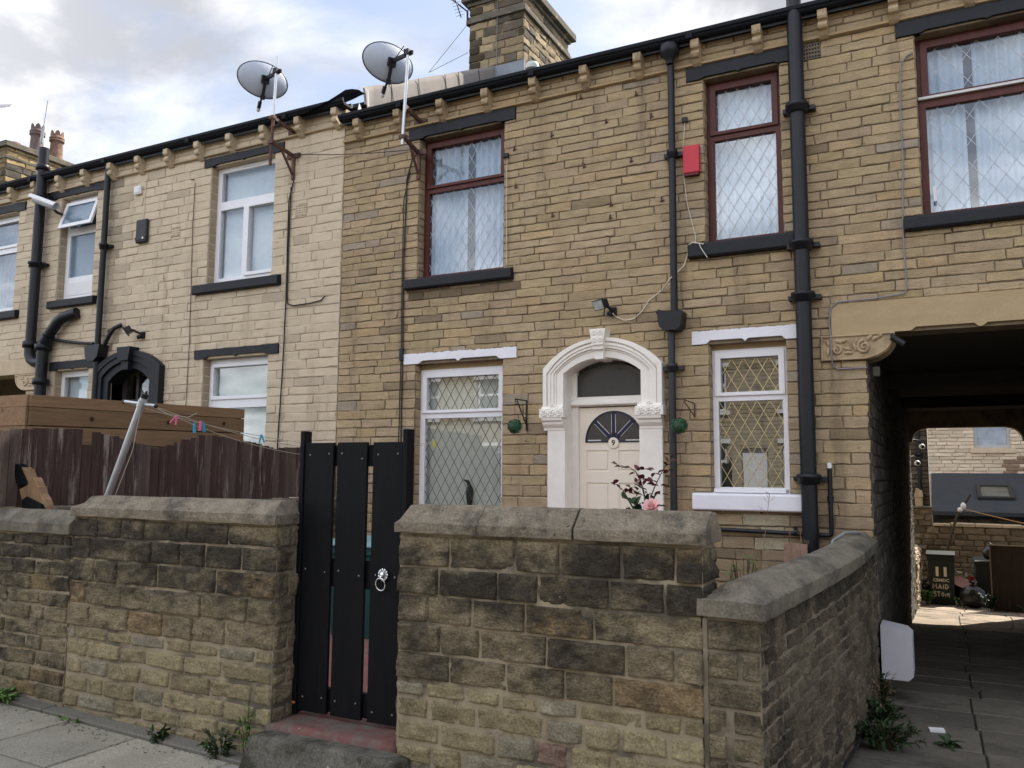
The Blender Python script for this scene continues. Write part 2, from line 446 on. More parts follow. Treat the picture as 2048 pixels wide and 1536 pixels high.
M.ironflaky = mat('paint splashed iron', (0.012, 0.014, 0.019), rough=0.4, var=0.25, scale=9, bump=0.15, spec=0.5, spots=((0.75, 0.75, 0.75), 14, 0.72, 0.735))
M.gutter = mat('black gutter', (0.010, 0.012, 0.016), rough=0.6, var=0.2, scale=4, bump=0.06, spec=0.12)
M.white = mat('white gloss paint', (0.80, 0.80, 0.83), rough=0.42, var=0.05, scale=6, bump=0.12, bscale=30)
M.whitelilac = mat('white masonry paint', (0.78, 0.78, 0.83), rough=0.6, var=0.06, scale=5, bump=0.25, bscale=26)
M.upvc = mat('white upvc', (0.80, 0.81, 0.84), rough=0.3, var=0.03, bump=0.0)
M.cream = mat('cream painted surround', (0.85, 0.81, 0.745), rough=0.55, var=0.06, scale=6, col2=(0.66, 0.58, 0.48), patch=5, patch_lo=0.60, patch_hi=0.78, bump=0.15, bscale=35, spots=((0.45, 0.42, 0.36), 18, 0.74, 0.78))
M.door = mat('cream door paint', (0.84, 0.765, 0.65), rough=0.4, var=0.03, scale=5, bump=0.04)
M.mahogany = mat('mahogany stain', (0.085, 0.022, 0.016), rough=0.45, var=0.3, scale=14, bump=0.15, stretch=(1, 1, 0.3), spots=((0.45, 0.4, 0.36), 40, 0.74, 0.77))
M.glass = glass_mat('window glass', 0.075)
M.glassgf = glass_mat('ground floor glass', 0.085)
M.glassblue = mat('obscure glass', (0.13, 0.20, 0.27), rough=0.12, var=0.15, scale=3, bump=0.1, spec=0.8)
M.glassdark = mat('dark pane', (0.028, 0.031, 0.036), rough=0.16, var=0.25, scale=7, bump=0.2, bscale=18, spec=0.6)
M.lead = mat('leading strip', (0.42, 0.45, 0.50), rough=0.5, var=0.2, bump=0, metal=0.3)
M.leaddark = mat('dark leading', (0.10, 0.085, 0.06), rough=0.5, var=0.2, bump=0, metal=0.4)
M.brass = mat('brass leading', (0.55, 0.46, 0.25), rough=0.4, var=0.2, bump=0, metal=0.5)
M.net = mat('net curtain', (0.56, 0.64, 0.75), rough=0.9, var=0.10, scale=3, bump=0.1, bscale=90)
M.beigeblind = mat('beige vertical blind', (0.82, 0.77, 0.66), rough=0.9, var=0.08, bump=0)
M.whiteblind = mat('white vertical blind', (0.78, 0.80, 0.83), rough=0.9, var=0.08, bump=0)
M.dull = mat('dark curtain', (0.16, 0.18, 0.24), rough=0.9, var=0.2, bump=0)
M.slate = mat('roof slate', (0.06, 0.065, 0.075), rough=0.6, var=0.3, scale=5, bump=0.3)
M.felt = mat('grey roofing strip', (0.25, 0.225, 0.205), rough=0.85, var=0.14, scale=5, bump=0.25, bscale=20)
M.tealflash = mat('weathered teal flashing', (0.10, 0.16, 0.18), rough=0.6, var=0.2, bump=0.2)
M.galv = mat('galvanised steel', (0.52, 0.55, 0.58), rough=0.38, var=0.15, scale=14, metal=0.75, bump=0.05)
M.rusty = mat('rusting steel', (0.09, 0.055, 0.05), rough=0.75, var=0.4, scale=18, bump=0.2, col2=(0.16, 0.07, 0.035), patch=9)
M.dish = mat('satellite dish grey', (0.50, 0.55, 0.64), rough=0.5, var=0.08, scale=5, bump=0.03)
M.plastic = mat('black plastic', (0.014, 0.015, 0.018), rough=0.4, var=0.2, bump=0.05)
M.greyplastic = mat('grey plastic', (0.42, 0.43, 0.45), rough=0.5, var=0.08, bump=0.02)
M.whiteplastic = mat('white plastic', (0.75, 0.75, 0.76), rough=0.4, var=0.05, bump=0.02)
M.red = mat('red alarm plastic', (0.52, 0.035, 0.055), rough=0.4, var=0.08, bump=0.02)
M.cable = mat('black cable', (0.015, 0.015, 0.017), rough=0.6, var=0.1, bump=0)
M.cablewhite = mat('cream cable', (0.62, 0.58, 0.48), rough=0.6, var=0.1, bump=0)
M.cablegrey = mat('grey cable', (0.22, 0.22, 0.23), rough=0.6, var=0.1, bump=0)
M.terracotta = mat('terracotta', (0.24, 0.15, 0.11), rough=0.85, var=0.25, scale=9, bump=0.2, col2=(0.16, 0.09, 0.07), patch=6)
M.terradark = mat('weathered clay', (0.15, 0.105, 0.10), rough=0.85, var=0.25, scale=9, bump=0.2)
M.gate = mat('black gate stain', (0.0055, 0.0062, 0.008), rough=0.55, spec=0.13, var=0.4, scale=9, bump=0.25, bscale=30, stretch=(3, 3, 0.25), spots=((0.5, 0.5, 0.5), 60, 0.80, 0.81))
M.chrome = mat('chrome', (0.75, 0.76, 0.78), rough=0.12, var=0.05, metal=1.0, bump=0)
M.maroon = mat('maroon fence stain', (1, 1, 1), rough=0.85, var=0.4, scale=7, attr=True, bump=0.5, bscale=25, stretch=(5, 5, 0.45), col2=(0.27, 0.225, 0.195), patch=2.3, patch_lo=0.53, patch_hi=0.66)
M.plank = mat('new fence plank', (1, 1, 1), rough=0.75, var=0.28, scale=5, attr=True, bump=0.25, bscale=25, stretch=(6, 0.6, 7), spots=((0.10, 0.045, 0.02), 2.2, 0.68, 0.73))
M.rotwood = mat('rotten timber', (0.24, 0.15, 0.085), rough=0.95, var=0.5, scale=14, bump=0.6, bscale=24, stretch=(1, 1, 0.4))
M.flag = mat('pavement flagstone', (1, 1, 1), rough=0.9, var=0.22, scale=3, attr=True, bump=0.35, bscale=60, spots=((0.06, 0.06, 0.055), 6, 0.62, 0.75), fine=0.25)
M.joint = mat('pavement joint dirt', (0.045, 0.042, 0.035), rough=0.95, var=0.4, bump=0.4, col2=(0.05, 0.07, 0.02), patch=5)
M.asphalt = mat('asphalt', (0.055, 0.055, 0.055), rough=0.9, var=0.25, scale=30, bump=0.4)
M.earth = mat('bare earth', (0.10, 0.085, 0.06), rough=0.95, var=0.4, scale=5, bump=0.5, col2=(0.07, 0.08, 0.035), patch=2)
M.pathflag = mat('worn passage flags', (1, 1, 1), rough=0.8, var=0.3, scale=3.5, attr=True, bump=0.4, bscale=22, col2=(0.05, 0.045, 0.035), patch=1.5, patch_lo=0.5, patch_hi=0.68, fine=0.2)
M.redstep = mat('worn red step paint', (0.165, 0.078, 0.068), rough=0.85, var=0.35, scale=9, bump=0.6, col2=(0.12, 0.105, 0.09), patch=4.5, patch_lo=0.44, patch_hi=0.60, spots=((0.4, 0.36, 0.32), 20, 0.72, 0.76))
M.redpave = mat('red garden paving', (0.25, 0.10, 0.085), rough=0.85, var=0.25, scale=6, bump=0.3, col2=(0.15, 0.13, 0.12), patch=1.2)
M.concrete = mat('stained concrete', (0.155, 0.145, 0.12), rough=0.95, var=0.4, scale=9, bump=1.0, bscale=24, fine=0.3, col2=(0.045, 0.045, 0.03), patch=4.5, patch_lo=0.42, patch_hi=0.6, spots=((0.42, 0.42, 0.40), 16, 0.68, 0.75), bdist=0.02)
M.leaf = mat('dark green leaf', (0.022, 0.046, 0.013), rough=0.5, var=0.4, scale=20, bump=0.1)
M.leaflight = mat('light green leaf', (0.10, 0.19, 0.04), rough=0.55, var=0.35, scale=20, bump=0.1)
M.leafred = mat('bronze rose leaf', (0.095, 0.02, 0.022), rough=0.45, var=0.35, scale=20, bump=0.1)
M.stem = mat('plant stem', (0.06, 0.045, 0.025), rough=0.8, var=0.3, bump=0)
M.dry = mat('dry stalk', (0.30, 0.20, 0.11), rough=0.9, var=0.35, scale=20, bump=0)
M.drypink = mat('dry seed head', (0.34, 0.17, 0.13), rough=0.9, var=0.35, scale=20, bump=0)
M.petal = mat('pink petal', (0.88, 0.55, 0.54), rough=0.6, var=0.12, scale=20, bump=0)
M.topiary = mat('artificial topiary leaf', (0.035, 0.10, 0.05), rough=0.45, var=0.4, scale=40, bump=0)
M.binblack = mat('dark green bin plastic', (0.012, 0.02, 0.018), rough=0.42, var=0.2, bump=0.05)
M.binteal = mat('teal bin plastic', (0.03, 0.085, 0.085), rough=0.4, var=0.15, bump=0.05)
M.letter = mat('cream hand painted lettering', (0.88, 0.82, 0.68), rough=0.7, var=0.1, bump=0)
M.bag = mat('black refuse bag', (0.008, 0.008, 0.01), rough=0.22, var=0.2, bump=0.6, bscale=22, spec=0.6, bdist=0.02)
M.brownpanel = mat('dark brown fence panel', (0.03, 0.022, 0.018), rough=0.7, var=0.25, scale=6, bump=0.2, stretch=(5, 5, 0.4))
M.backstone = mat('dry stone wall', (1, 1, 1), rough=0.95, var=0.3, scale=8, attr=True, bump=0.5, bscale=25)
M.sunstone = mat('pale rough stone', (0.48, 0.38, 0.26), rough=0.95, var=0.3, scale=10, bump=0.6, bscale=20)
M.farpaint = mat('far cream masonry', (1, 1, 1), rough=0.9, var=0.14, scale=3, attr=True, bump=0.3, stretch=(0.4, 0.4, 2))
M.pinkcloth = mat('pink rubbish', (0.48, 0.27, 0.23), rough=0.8, var=0.15, bump=0.1)
M.reddish = mat('red rubbish', (0.42, 0.05, 0.03), rough=0.7, var=0.15, bump=0.1)
M.rope = mat('washing line', (0.42, 0.38, 0.30), rough=0.8, var=0.1, bump=0)
M.ropeorange = mat('orange rope', (0.42, 0.25, 0.11), rough=0.8, var=0.1, bump=0)
M.pegpink = mat('pink peg', (0.75, 0.13, 0.28), rough=0.4, var=0.05, bump=0)
M.pegblue = mat('blue peg', (0.03, 0.32, 0.50), rough=0.4, var=0.05, bump=0)
M.pegpurple = mat('purple peg', (0.20, 0.07, 0.28), rough=0.4, var=0.05, bump=0)
M.pegyellow = mat('yellow peg', (0.60, 0.50, 0.05), rough=0.4, var=0.05, bump=0)
M.navy = mat('navy glazing bar', (0.012, 0.016, 0.055), rough=0.4, var=0.1, bump=0)
M.ink = mat('black numeral', (0.01, 0.01, 0.01), rough=0.5, var=0, bump=0)
M.sealant = mat('white sealant', (0.62, 0.62, 0.62), rough=0.7, var=0.1, bump=0)
M.inside = mat('dim room wall', (0.14, 0.12, 0.10), rough=0.9, var=0.1, bump=0)
M.terral = mat('mint enamel', (0.45, 0.5, 0.47), rough=0.5, var=0.1, bump=0)
# ================================================================== HOUSE 9 (bare sandstone, with the passage)
def tone_sand(rng, base=(0.395, 0.302, 0.185), spread=0.09, dark=0.03, grey=0.04):
    def f(u, v):
        k = 1+rng.uniform(-spread, spread)
        c = [base[0]*k, base[1]*k*rng.uniform(0.985, 1.015), base[2]*k*rng.uniform(0.95, 1.06)]
        r = rng.random()
        if r < dark: c = [x*0.66 for x in c]
        elif r < dark+grey:
            m = sum(c)/3; c = [m*0.30+x*0.62 for x in c]
        elif r < dark+grey+0.12: c = [c[0]*1.07, c[1]*1.03, c[2]*0.97]
        return tuple(c)
    return f

rng9 = random.Random(90)
H9 = thing('terraced_house', (-2.6, 0, -0.2), 'bare brown sandstone terraced house with a cream front door and an open passage through it', 'house')
W9 = dict(u1=(-5.52, -4.35, 4.05, 5.80), g1=(-5.52, -4.35, 0.98, 3.02), u2=(-2.03, -1.27, 4.06, 5.80), g2=(-2.02, -1.28, 1.56, 3.03), u3=(-0.06, 1.12, 4.07, 5.80))
DOOR = (-3.602, -2.692, 0.25, 2.985)
PASS = (-0.57, 1.45, -1.2, 3.03)
XL, XR = -6.675, 4.2
holes = list(W9.values())+[DOOR, PASS]
lint_boxes = [(-5.67, -4.20, 5.80, 5.945), (-5.67, -4.17, 3.02, 3.145), (-2.20, -1.13, 5.80, 5.945), (-2.18, -1.14, 3.03, 3.165), (-0.21, 1.27, 5.80, 5.945),
              (-5.67, -4.22, 3.92, 4.05), (-2.20, -1.13, 3.91, 4.06), (-2.19, -1.15, 1.39, 1.56), (-0.21, 1.27, 3.94, 4.07), (-5.67, -4.2, 0.83, .98),
              (-0.87, 1.75, 3.03, 3.33), (-0.965, -0.57, 2.79, 3.03), (1.45, 1.85, 2.79, 3.03)]
wall = MB()
holed_wall(wall, XL, XR, -1.2, 6.20, 0.012, 0.30, holes, 1)
airb9 = (-1.045, -0.88, 5.77, 5.93)
patch = (-1.76, -1.42, 1.20, 1.38)
zlow = courses(-0.3, 3.02, 0.112, 0.10, rng9)
zup = courses(3.02, 5.945, 0.093, 0.10, rng9)
ztop = [5.985, 6.06, 6.13, 6.20]
r1 = lay(zlow[:-1]+zup, XL, XR, 0.20, 0.46, holes+lint_boxes+[airb9], rng9)
r2 = lay(ztop, XL, XR, 0.22, 0.5, [], rng9)
cf = tone_sand(rng9)
def cf9(u, v):
    c = cf(u, v)
    if patch[0] < u < patch[1] and patch[2]-0.12 < v < patch[3]: return (0.40, 0.36, 0.25)
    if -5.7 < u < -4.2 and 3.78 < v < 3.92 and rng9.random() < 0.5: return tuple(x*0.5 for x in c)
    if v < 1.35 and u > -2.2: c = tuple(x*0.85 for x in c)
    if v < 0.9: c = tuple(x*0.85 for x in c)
    if v > 4.4: c = (c[0]*0.98, c[1]*0.98, c[2]*0.98)
    return c
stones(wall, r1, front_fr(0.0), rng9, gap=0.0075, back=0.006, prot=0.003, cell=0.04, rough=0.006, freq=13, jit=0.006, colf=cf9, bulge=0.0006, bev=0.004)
stones(wall, r2, front_fr(0.0), rng9, gap=0.010, prot=0.005, cell=0.06, rough=0.004, freq=14, jit=0.003, colf=cf, bulge=0.0008, bev=0.005)
for (a, b, c, d) in W9.values():       # stone jambs inside the window openings
    zz = [z for z in zlow[:-1]+zup if c < z < d]; zz = [c]+zz+[d]
    for x, n in ((a, 1), (b, -1)):
        rr = [(0.012, p, 0.135, q) for p, q in zip(zz[:-1], zz[1:])]
        stones(wall, rr, plane_fr((x, 0, 0), (0, 1, 0), (0, 0, 1), (n, 0, 0)), rng9, gap=0.008, back=0.004, prot=0.003, cell=0.06, rough=0.002, colf=cf)
wall.build('wall', [M.stone, M.mortar], H9)

# back wall, passage lining, ends, floor slab over the passage
b = MB()
holed_wall(b, XL, XR, -1.2, 6.05, 10.3, 10.6, [(-0.57, 1.45, -1.3, 2.74), (-5.4, -4.2, 1.2, 2.6), (-5.4, -4.2, 4.0, 5.4)], 1)
b.box(XL, XL+0.2, 0.30, 10.3, -1.2, 6.05, 1)
b.box(XR-0.2, XR, 0.30, 10.3, -1.2, 6.05, 1)
b.build('back_wall', [M.stone, M.mortar], H9)
b = MB()
rngp = random.Random(5)
b.box(-0.85, -0.585, 0.30, 10.3, -1.2, 3.6, 1); b.box(1.465, 1.75, 0.30, 10.3, -1.2, 3.6, 1)
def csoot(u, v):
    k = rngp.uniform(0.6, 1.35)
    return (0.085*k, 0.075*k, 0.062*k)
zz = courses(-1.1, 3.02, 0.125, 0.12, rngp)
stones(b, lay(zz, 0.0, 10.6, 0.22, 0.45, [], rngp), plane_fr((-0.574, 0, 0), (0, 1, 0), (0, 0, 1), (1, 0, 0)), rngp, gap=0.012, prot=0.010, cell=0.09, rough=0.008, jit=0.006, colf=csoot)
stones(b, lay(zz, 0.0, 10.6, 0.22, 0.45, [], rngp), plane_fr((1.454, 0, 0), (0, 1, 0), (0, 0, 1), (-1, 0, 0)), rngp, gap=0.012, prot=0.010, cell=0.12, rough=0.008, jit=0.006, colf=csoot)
b.box(-0.585, -0.572, 0.0, 10.6, -1.2, 3.03, 1); b.box(1.452, 1.465, 0.0, 10.6, -1.2, 3.03, 1)
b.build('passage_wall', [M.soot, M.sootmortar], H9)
b = MB()
b.box(-0.585, 1.465, 0.30, 10.3, 3.03, 3.12, 0)
for yb in (3.4, 7.0): b.box(-0.57, 1.45, yb, yb+0.2, 2.86, 3.028, 0)
b.build('passage_ceiling', [mat('sooty boards', (0.055, 0.047, 0.04), rough=0.9, var=0.35, scale=4, bump=0.3, stretch=(0.5, 4, 1))], H9)
b = MB()     # lintel and quarter-round brackets at the back of the passage
b.box(-0.568, 1.448, 10.28, 10.62, 2.71, 3.027, 0)
for s, xa in ((1, -0.566), (-1, 1.446)):
    poly = [(xa, 2.42)]+[(xa+s*(0.32-0.27*math.cos(PI/2*k/8)), 2.70-0.26*(1-math.sin(PI/2*k/8))) for k in range(9)]+[(xa+s*0.32, 2.708), (xa, 2.708)]
    b.prism(poly, 10.29, 10.61)
b.build('passage_back_lintel', M.mortar, H9)

# string course, gutter, brackets, roof
b = MB()
b.prism([(0.012, 5.945), (-0.045, 5.952), (-0.05, 5.972), (-0.02, 5.988), (0.012, 5.992)], XL, XR, fr=lambda u, v, d: (d, u, v))
b.build('string_course', M.lintel, H9)
def gutter(parent, x0, x1, zb, name='gutter'):
    b = MB()
    prof = [(0.0, 0.0), (-0.17, 0.0), (-0.20, 0.02), (-0.215, 0.05), (-0.235, 0.06), (-0.235, 0.11), (-0.215, 0.125), (-0.20, 0.11), (-0.19, 0.05), (-0.02, 0.04), (0.0, 0.10)]
    b.prism([(p[0]*0.76-0.01, zb+0.03+p[1]*0.70) for p in prof], x0, x1, fr=lambda u, v, d: (d, u, v))
    for k in range(int((x1-x0)/1.8)):
        xx = x0+0.9+1.8*k
        b.box(xx, xx+0.07, -0.194, -0.02, zb+0.026, zb+0.10)
    return b.build(name, M.gutter, parent)
def corbel_bm(x, z, w=0.085):
    b = MB()
    # double-lobed stone bracket in side profile (y, z)
    prof = [(0.01, z-0.185), (-0.03, z-0.18), (-0.062, z-0.158), (-0.092, z-0.125), (-0.128, z-0.112), (-0.142, z-0.085), (-0.136, z-0.06), (-0.112, z-0.045), (-0.112, z-0.033),
            (-0.146, z-0.025), (-0.156, z-0.002), (-0.152, z+0.064), (0.01, z+0.064)]
    b.prism(prof, x-w/2, x+w/2, fr=lambda u, v, d: (d, u, v))
    return b
gutter(H9, XL+0.02, XR, 6.155)
for k in range(17):
    x = -6.40+0.618*k
    if x < XR: corbel_bm(x, 6.117).build('corbel', M.carved, H9, bevel=0.008)
b = MB()
pitch = 0.536
def roof_pts(y): return 6.15+(y+0.2)*pitch
b.prism([(-0.09, roof_pts(-0.09)), (5.2, roof_pts(5.2)), (10.7, 6.15), (10.7, 6.07), (5.2, roof_pts(5.2)-0.06), (-0.09, roof_pts(-0.09)-0.05)], XL+0.02, XR, fr=lambda u, v, d: (d, u, v))
roof9 = b.build('roof', M.slate, H9)
b = MB()     # round roof vent
b.lathe([(0.055, 0), (0.055, 0.24)], (-5.45, 3.0, roof_pts(3.0)-0.02), n=14); b.lathe([(0.11, 0.2), (0.11, 0.25), (0.09, 0.30), (0.0, 0.33)], (-5.45, 3.0, roof_pts(3.0)-0.02), n=14)
b.build('roof_vent', M.terral, roof9)

# chimney of the party wall
rngc = random.Random(12)
ch = MB()
cx0, cx1, cy0, cy1, cz0, cz1 = -7.19, -6.11, 4.0, 5.95, 7.2, 10.15
ch.box(cx0+.01, cx1-.01, cy0+.01, cy1-.01, cz0, cz1, 1)
def cchim(u, v):
    k = rngc.uniform(0.7, 1.2)
    if rngc.random() < 0.3: return (0.12*k, 0.10*k, 0.075*k)
    return (0.32*k, 0.25*k, 0.15*k)
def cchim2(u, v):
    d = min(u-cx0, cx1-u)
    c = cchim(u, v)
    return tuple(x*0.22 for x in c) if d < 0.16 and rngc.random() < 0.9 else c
zz = courses(cz0, cz1, 0.15, 0.12, rngc)
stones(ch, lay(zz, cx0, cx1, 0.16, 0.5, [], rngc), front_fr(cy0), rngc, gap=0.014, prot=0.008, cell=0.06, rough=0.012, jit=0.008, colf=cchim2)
stones(ch, lay(zz, cy0, cy1, 0.2, 0.5, [], rngc), plane_fr((cx1, 0, 0), (0, 1, 0), (0, 0, 1), (1, 0, 0)), rngc, gap=0.014, prot=0.008, cell=0.06, rough=0.014, jit=0.01, colf=cchim)
stones(ch, lay(zz, cy0, cy1, 0.2, 0.5, [], rngc), plane_fr((cx0, 0, 0), (0, 1, 0), (0, 0, 1), (-1, 0, 0)), rngc, gap=0.014, prot=0.008, cell=0.12, rough=0.012, jit=0.008, colf=cchim)
chim = ch.build('chimney', [M.stone, M.mortar], H9)
b = MB()
b.box(cx0-0.05, cx1+0.05, cy0-0.05, cy1+0.05, 9.72, 9.80); b.box(cx0-0.03, cx1+0.03, cy0-0.03, cy1+0.03, 9.80, 9.86)
b.box(cx0-0.04, cx1+0.04, cy0-0.04, cy1+0.04, 10.05, 10.12); b.box(cx0-0.12, cx1+0.12, cy0-0.12, cy1+0.12, 10.12, 10.26)
b.box(cx0+0.02, cx1-0.02, cy0+.02, cy1-.02, 10.26, 10.42)
b.build('cap', mat('sooty cap stone', (0.13, 0.115, 0.09), rough=0.95, var=0.4, scale=6, bump=0.5, bscale=20, col2=(0.33, 0.26, 0.16), patch=5, patch_lo=.55, patch_hi=.66), chim, bevel=0.012)
b = MB()
b.box(cx0+.10, cx1+0.03, cy0-0.03, cy0, 8.35, 8.82); b.box(cx1+.012, cx1+0.03, cy0, cy1-.2, 8.3, 8.6)
b.build('flashing', mat('lead flashing', (0.20, 0.23, 0.26), rough=0.6, var=0.2, bump=0.2), chim)
b = MB()
b.tube([(-6.62, 3.985, 10.25), (-6.62, 3.975, 8.8)], 0.007, 5)
b.build('conductor', M.cablegrey, chim)

# lintels and sills
def lintel(parent, x0, x1, z0, z1, m, notch=0.035, rag=0.004, y=-0.022):
    """stone lintel with two shallow scalloped panels cut from its lower edge"""
    b = MB()
    def edge(x):
        t = (x-x0)/(x1-x0)
        for c0, c1 in ((0.17, 0.475), (0.525, 0.83)):
            if c0 <= t <= c1: return z0+notch
            if c0-0.03 < t < c0: return z0+notch*(t-c0+0.03)/0.03
            if c1 < t < c1+0.03: return z0+notch*(1-(t-c1)/0.03)
        return z0
    n = 60
    lo = [(x0+(x1-x0)*k/n, edge(x0+(x1-x0)*k/n)) for k in range(n+1)]
    up = [(x0+(x1-x0)*k/n, z1+rag*(mnoise.noise(Vector((k*0.7, z0, x0)))+0.8*mnoise.noise(Vector((k*1.9, z0, x0+3))))) for k in range(n+1)]
    b.strip_prism(lo, up, y, 0.05)
    b.box(x0+0.1, x1-0.1, 0.051, 0.26, z0+0.012, z1-.01)
    return b.build('lintel', m, parent)
def sill(parent, x0, x1, z0, z1, m, y=-0.075):
    b = MB()
    b.prism([(0.13, z0+0.01), (y+0.02, z0), (y, z0+0.012), (y, z1-0.02), (y+0.012, z1-0.008), (0.13, z1+0.012)], x0, x1, fr=lambda u, v, d: (d, u, v))
    return b.build('sill', m, parent, bevel=0.008)

# leaded lights, curtains and glazing
def lattice(b, x0, x1, z0, z1, y, w, h, t=0.006, r=0.5):
    """diamond leading clipped to a pane, as thin flat strips"""
    cx, cz = x0+(x1-x0)*0.5, z1
    segs = []
    k0 = int((x1-x0)/w+(z1-z0)/h)+3
    for s in (1, -1):
        for k in range(-k0, k0+1):
            # line: (x-cx)/w + s*(z-cz)/h = k  (+0.5)
            pts = []
            for x in (x0, x1):
                z = cz+s*h*(k+0.5-(x-cx)/w)
                if z0 <= z <= z1: pts.append((x, z))
            for z in (z0, z1):
                x = cx+w*(k+0.5-s*(z-cz)/h)
                if x0 < x < x1: pts.append((x, z))
            if len(pts) >= 2:
                pts.sort(); a, c = pts[0], pts[-1]
                if abs(a[0]-c[0])+abs(a[1]-c[1]) > 0.02: segs.append((a, c, s))
    for a, c, s in segs:
        ja, jc = random.uniform(-0.0035, 0.0035), random.uniform(-0.0035, 0.0035)
        if abs(a[0]-x0) < 1e-6 or abs(a[0]-x1) < 1e-6: a = (a[0], min(z1, max(z0, a[1]+ja)))
        else: a = (min(x1, max(x0, a[0]+ja)), a[1])
        if abs(c[0]-x0) < 1e-6 or abs(c[0]-x1) < 1e-6: c = (c[0], min(z1, max(z0, c[1]+jc)))
        else: c = (min(x1, max(x0, c[0]+jc)), c[1])
        d = 0.0 if s > 0 else 0.0012
        b.bar((a[0], y+d, a[1]), (c[0], y+d, c[1]), t, 0.003, up=(0, 1, 0)) if False else None
        dx, dz = c[0]-a[0], c[1]-a[1]; L = math.hypot(dx, dz); nx, nz = -dz/L*t/2, dx/L*t/2
        b.add([(a[0]-nx, y-d, a[1]-nz), (c[0]-nx, y-d, c[1]-nz), (c[0]+nx, y-d, c[1]+nz), (a[0]+nx, y-d, a[1]+nz),
               (a[0]-nx, y-d+.002, a[1]-nz), (c[0]-nx, y-d+.002, c[1]-nz), (c[0]+nx, y-d+.002, c[1]+nz), (a[0]+nx, y-d+.002, a[1]+nz)],
              [(0, 1, 2, 3), (7, 6, 5, 4), (0, 4, 5, 1), (1, 5, 6, 2), (2, 6, 7, 3), (3, 7, 4, 0)])
def curtain(x0, x1, z0, z1, y, amp=0.03, wl=0.09, seed=0, gap=None):
    b = MB(); n = int((x1-x0)/0.012)
    vs = []; fs = []
    xs = [x0+(x1-x0)*k/n for k in range(n+1)]
    for x in xs:
        ph = x/wl*2*PI+1.5*mnoise.noise(Vector((x*5, seed, 0)))*2
        a = amp*(0.5+0.9*abs(mnoise.noise(Vector((x*3, seed+5, 1)))))
        for z in (z0, (z0+z1)/2, z1): vs.append((x, y+a*math.sin(ph)+0.01*mnoise.noise(Vector((x*6, z*2, seed))), z))
    for k in range(n):
        xm = (xs[k]+xs[k+1])/2
        if gap and gap[0] < xm < gap[1]: continue
        for j in (0, 1): fs.append((k*3+j, (k+1)*3+j, (k+1)*3+j+1, k*3+j+1))
    b.add(vs, fs, 0, True)
    return b
def blinds(x0, x1, z0, z1, y, w=0.085, tilt=0.5):
    b = MB(); x = x0
    while x < x1:
        a = tilt*random.uniform(0.75, 1.2)
        dx, dy = w*0.5*math.cos(a), w*0.5*math.sin(a)
        b.add([(x-dx, y-dy, z0), (x+dx, y+dy, z0), (x+dx, y+dy, z1), (x-dx, y-dy, z1)], [(0, 1, 2, 3)])
        x += w*0.86
    return b
def pane(parent, x0, x1, z0, z1, y, m):
    return MB().box(x0, x1, y, y+0.005, z0, z1).build('pane', m, parent)
def frame_bm(x0, x1, z0, z1, y0, y1, bars, wf):
    """outer frame with given inner openings 'bars' (list of pane rectangles)"""
    b = MB(); holed_wall(b, x0, x1, z0, z1, y0, y1, bars); return b
def wooden_window(H, o, zt0, zt1, label, m, wf=0.07, y=0.13, lead=M.lead, gm=M.glass, cur=M.net, head=0.0, lat=(0.122, 0.205), lat_top=None, gap=None, blind=False, topframe=0.03, wl=0.09, wide=None):
    x0, x1, z0, z1 = o; z1 -= head
    P = [(x0+wf, x1-wf, z0+wf*0.9, zt0), (x0+wf+topframe, x1-wf-topframe, zt1+topframe*0.8, z1-wf-topframe)]
    f = frame_bm(x0+0.003, x1-0.003, z0+0.004, z1-0.002, y, y+0.07, P, wf)
    f.strip_prism  # (outer frame only; the sashes follow)
    # opening top light, standing a little proud
    tx0, tx1, tz0, tz1 = x0+wf*0.55, x1-wf*0.55, zt1-0.012, z1-wf*0.5
    holed_wall(f, tx0, tx1, tz0, tz1, y-0.022, y-0.0005, [P[1]])
    w = f.build('window', m, H, bevel=0.004)
    tag(w, label)
    for k, p in enumerate(P):
        pane(w, p[0]-0.006, p[1]+0.006, p[2]-0.006, p[3]+0.006, y+0.03, gm)
        b = MB(); lattice(b, p[0], p[1], p[2], p[3], y+0.027, *(lat if k == 0 else (lat_top or lat))); b.build('leading', lead, w)
    if blind: blinds(x0+0.05, x1-0.02, z0+0.02, z1-0.03, y+0.125, tilt=0.32).build('blind', cur, w)
    elif cur: curtain(x0+0.02, x1-0.02, z0+0.02, z1-0.02, y+0.13, seed=x0, gap=gap, wl=wl).build('curtain', cur, w)
    if head: MB().box(x0+0.002, x1-0.002, y+0.012, y+0.06, z1-0.001, z1+head+0.01).build('head_board', M.lintel, w)
    # shallow room behind, so that the window opens onto a dim interior
    b = MB(); b.box(x0-0.2, x1+0.2, 1.6, 1.65, z0-0.1, z1+0.1); b.build('room', M.inside, w)
    return w
w = wooden_window(H9, W9['u1'], 5.135, 5.205, 'upstairs mahogany window with diamond leading, left of the drainpipe', M.mahogany, gap=(-4.97, -4.86))
lintel(w, -5.67, -4.20, 5.80, 5.943, M.black, notch=0.02); sill(w, -5.67, -4.22, 3.92, 4.05, M.black)
w = wooden_window(H9, W9['u2'], 5.165, 5.235, 'narrow upstairs mahogany window with diamond leading and a black sill', M.mahogany)
lintel(w, -2.20, -1.13, 5.80, 5.943, M.black, notch=0.02); sill(w, -2.20, -1.13, 3.91, 4.06, M.black)
w = wooden_window(H9, W9['u3'], 5.13, 5.225, 'wide upstairs mahogany window above the passage', M.mahogany, gap=(0.33, 0.40), lat=(0.17, 0.24))
lintel(w, -0.21, 1.27, 5.80, 5.943, M.black, notch=0.02); sill(w, -0.21, 1.27, 3.94, 4.07, M.black)
MB().box(0.035, 0.06, 0.085, 0.106, 4.22, 4.36).build('contact_sensor', M.whiteplastic, w)
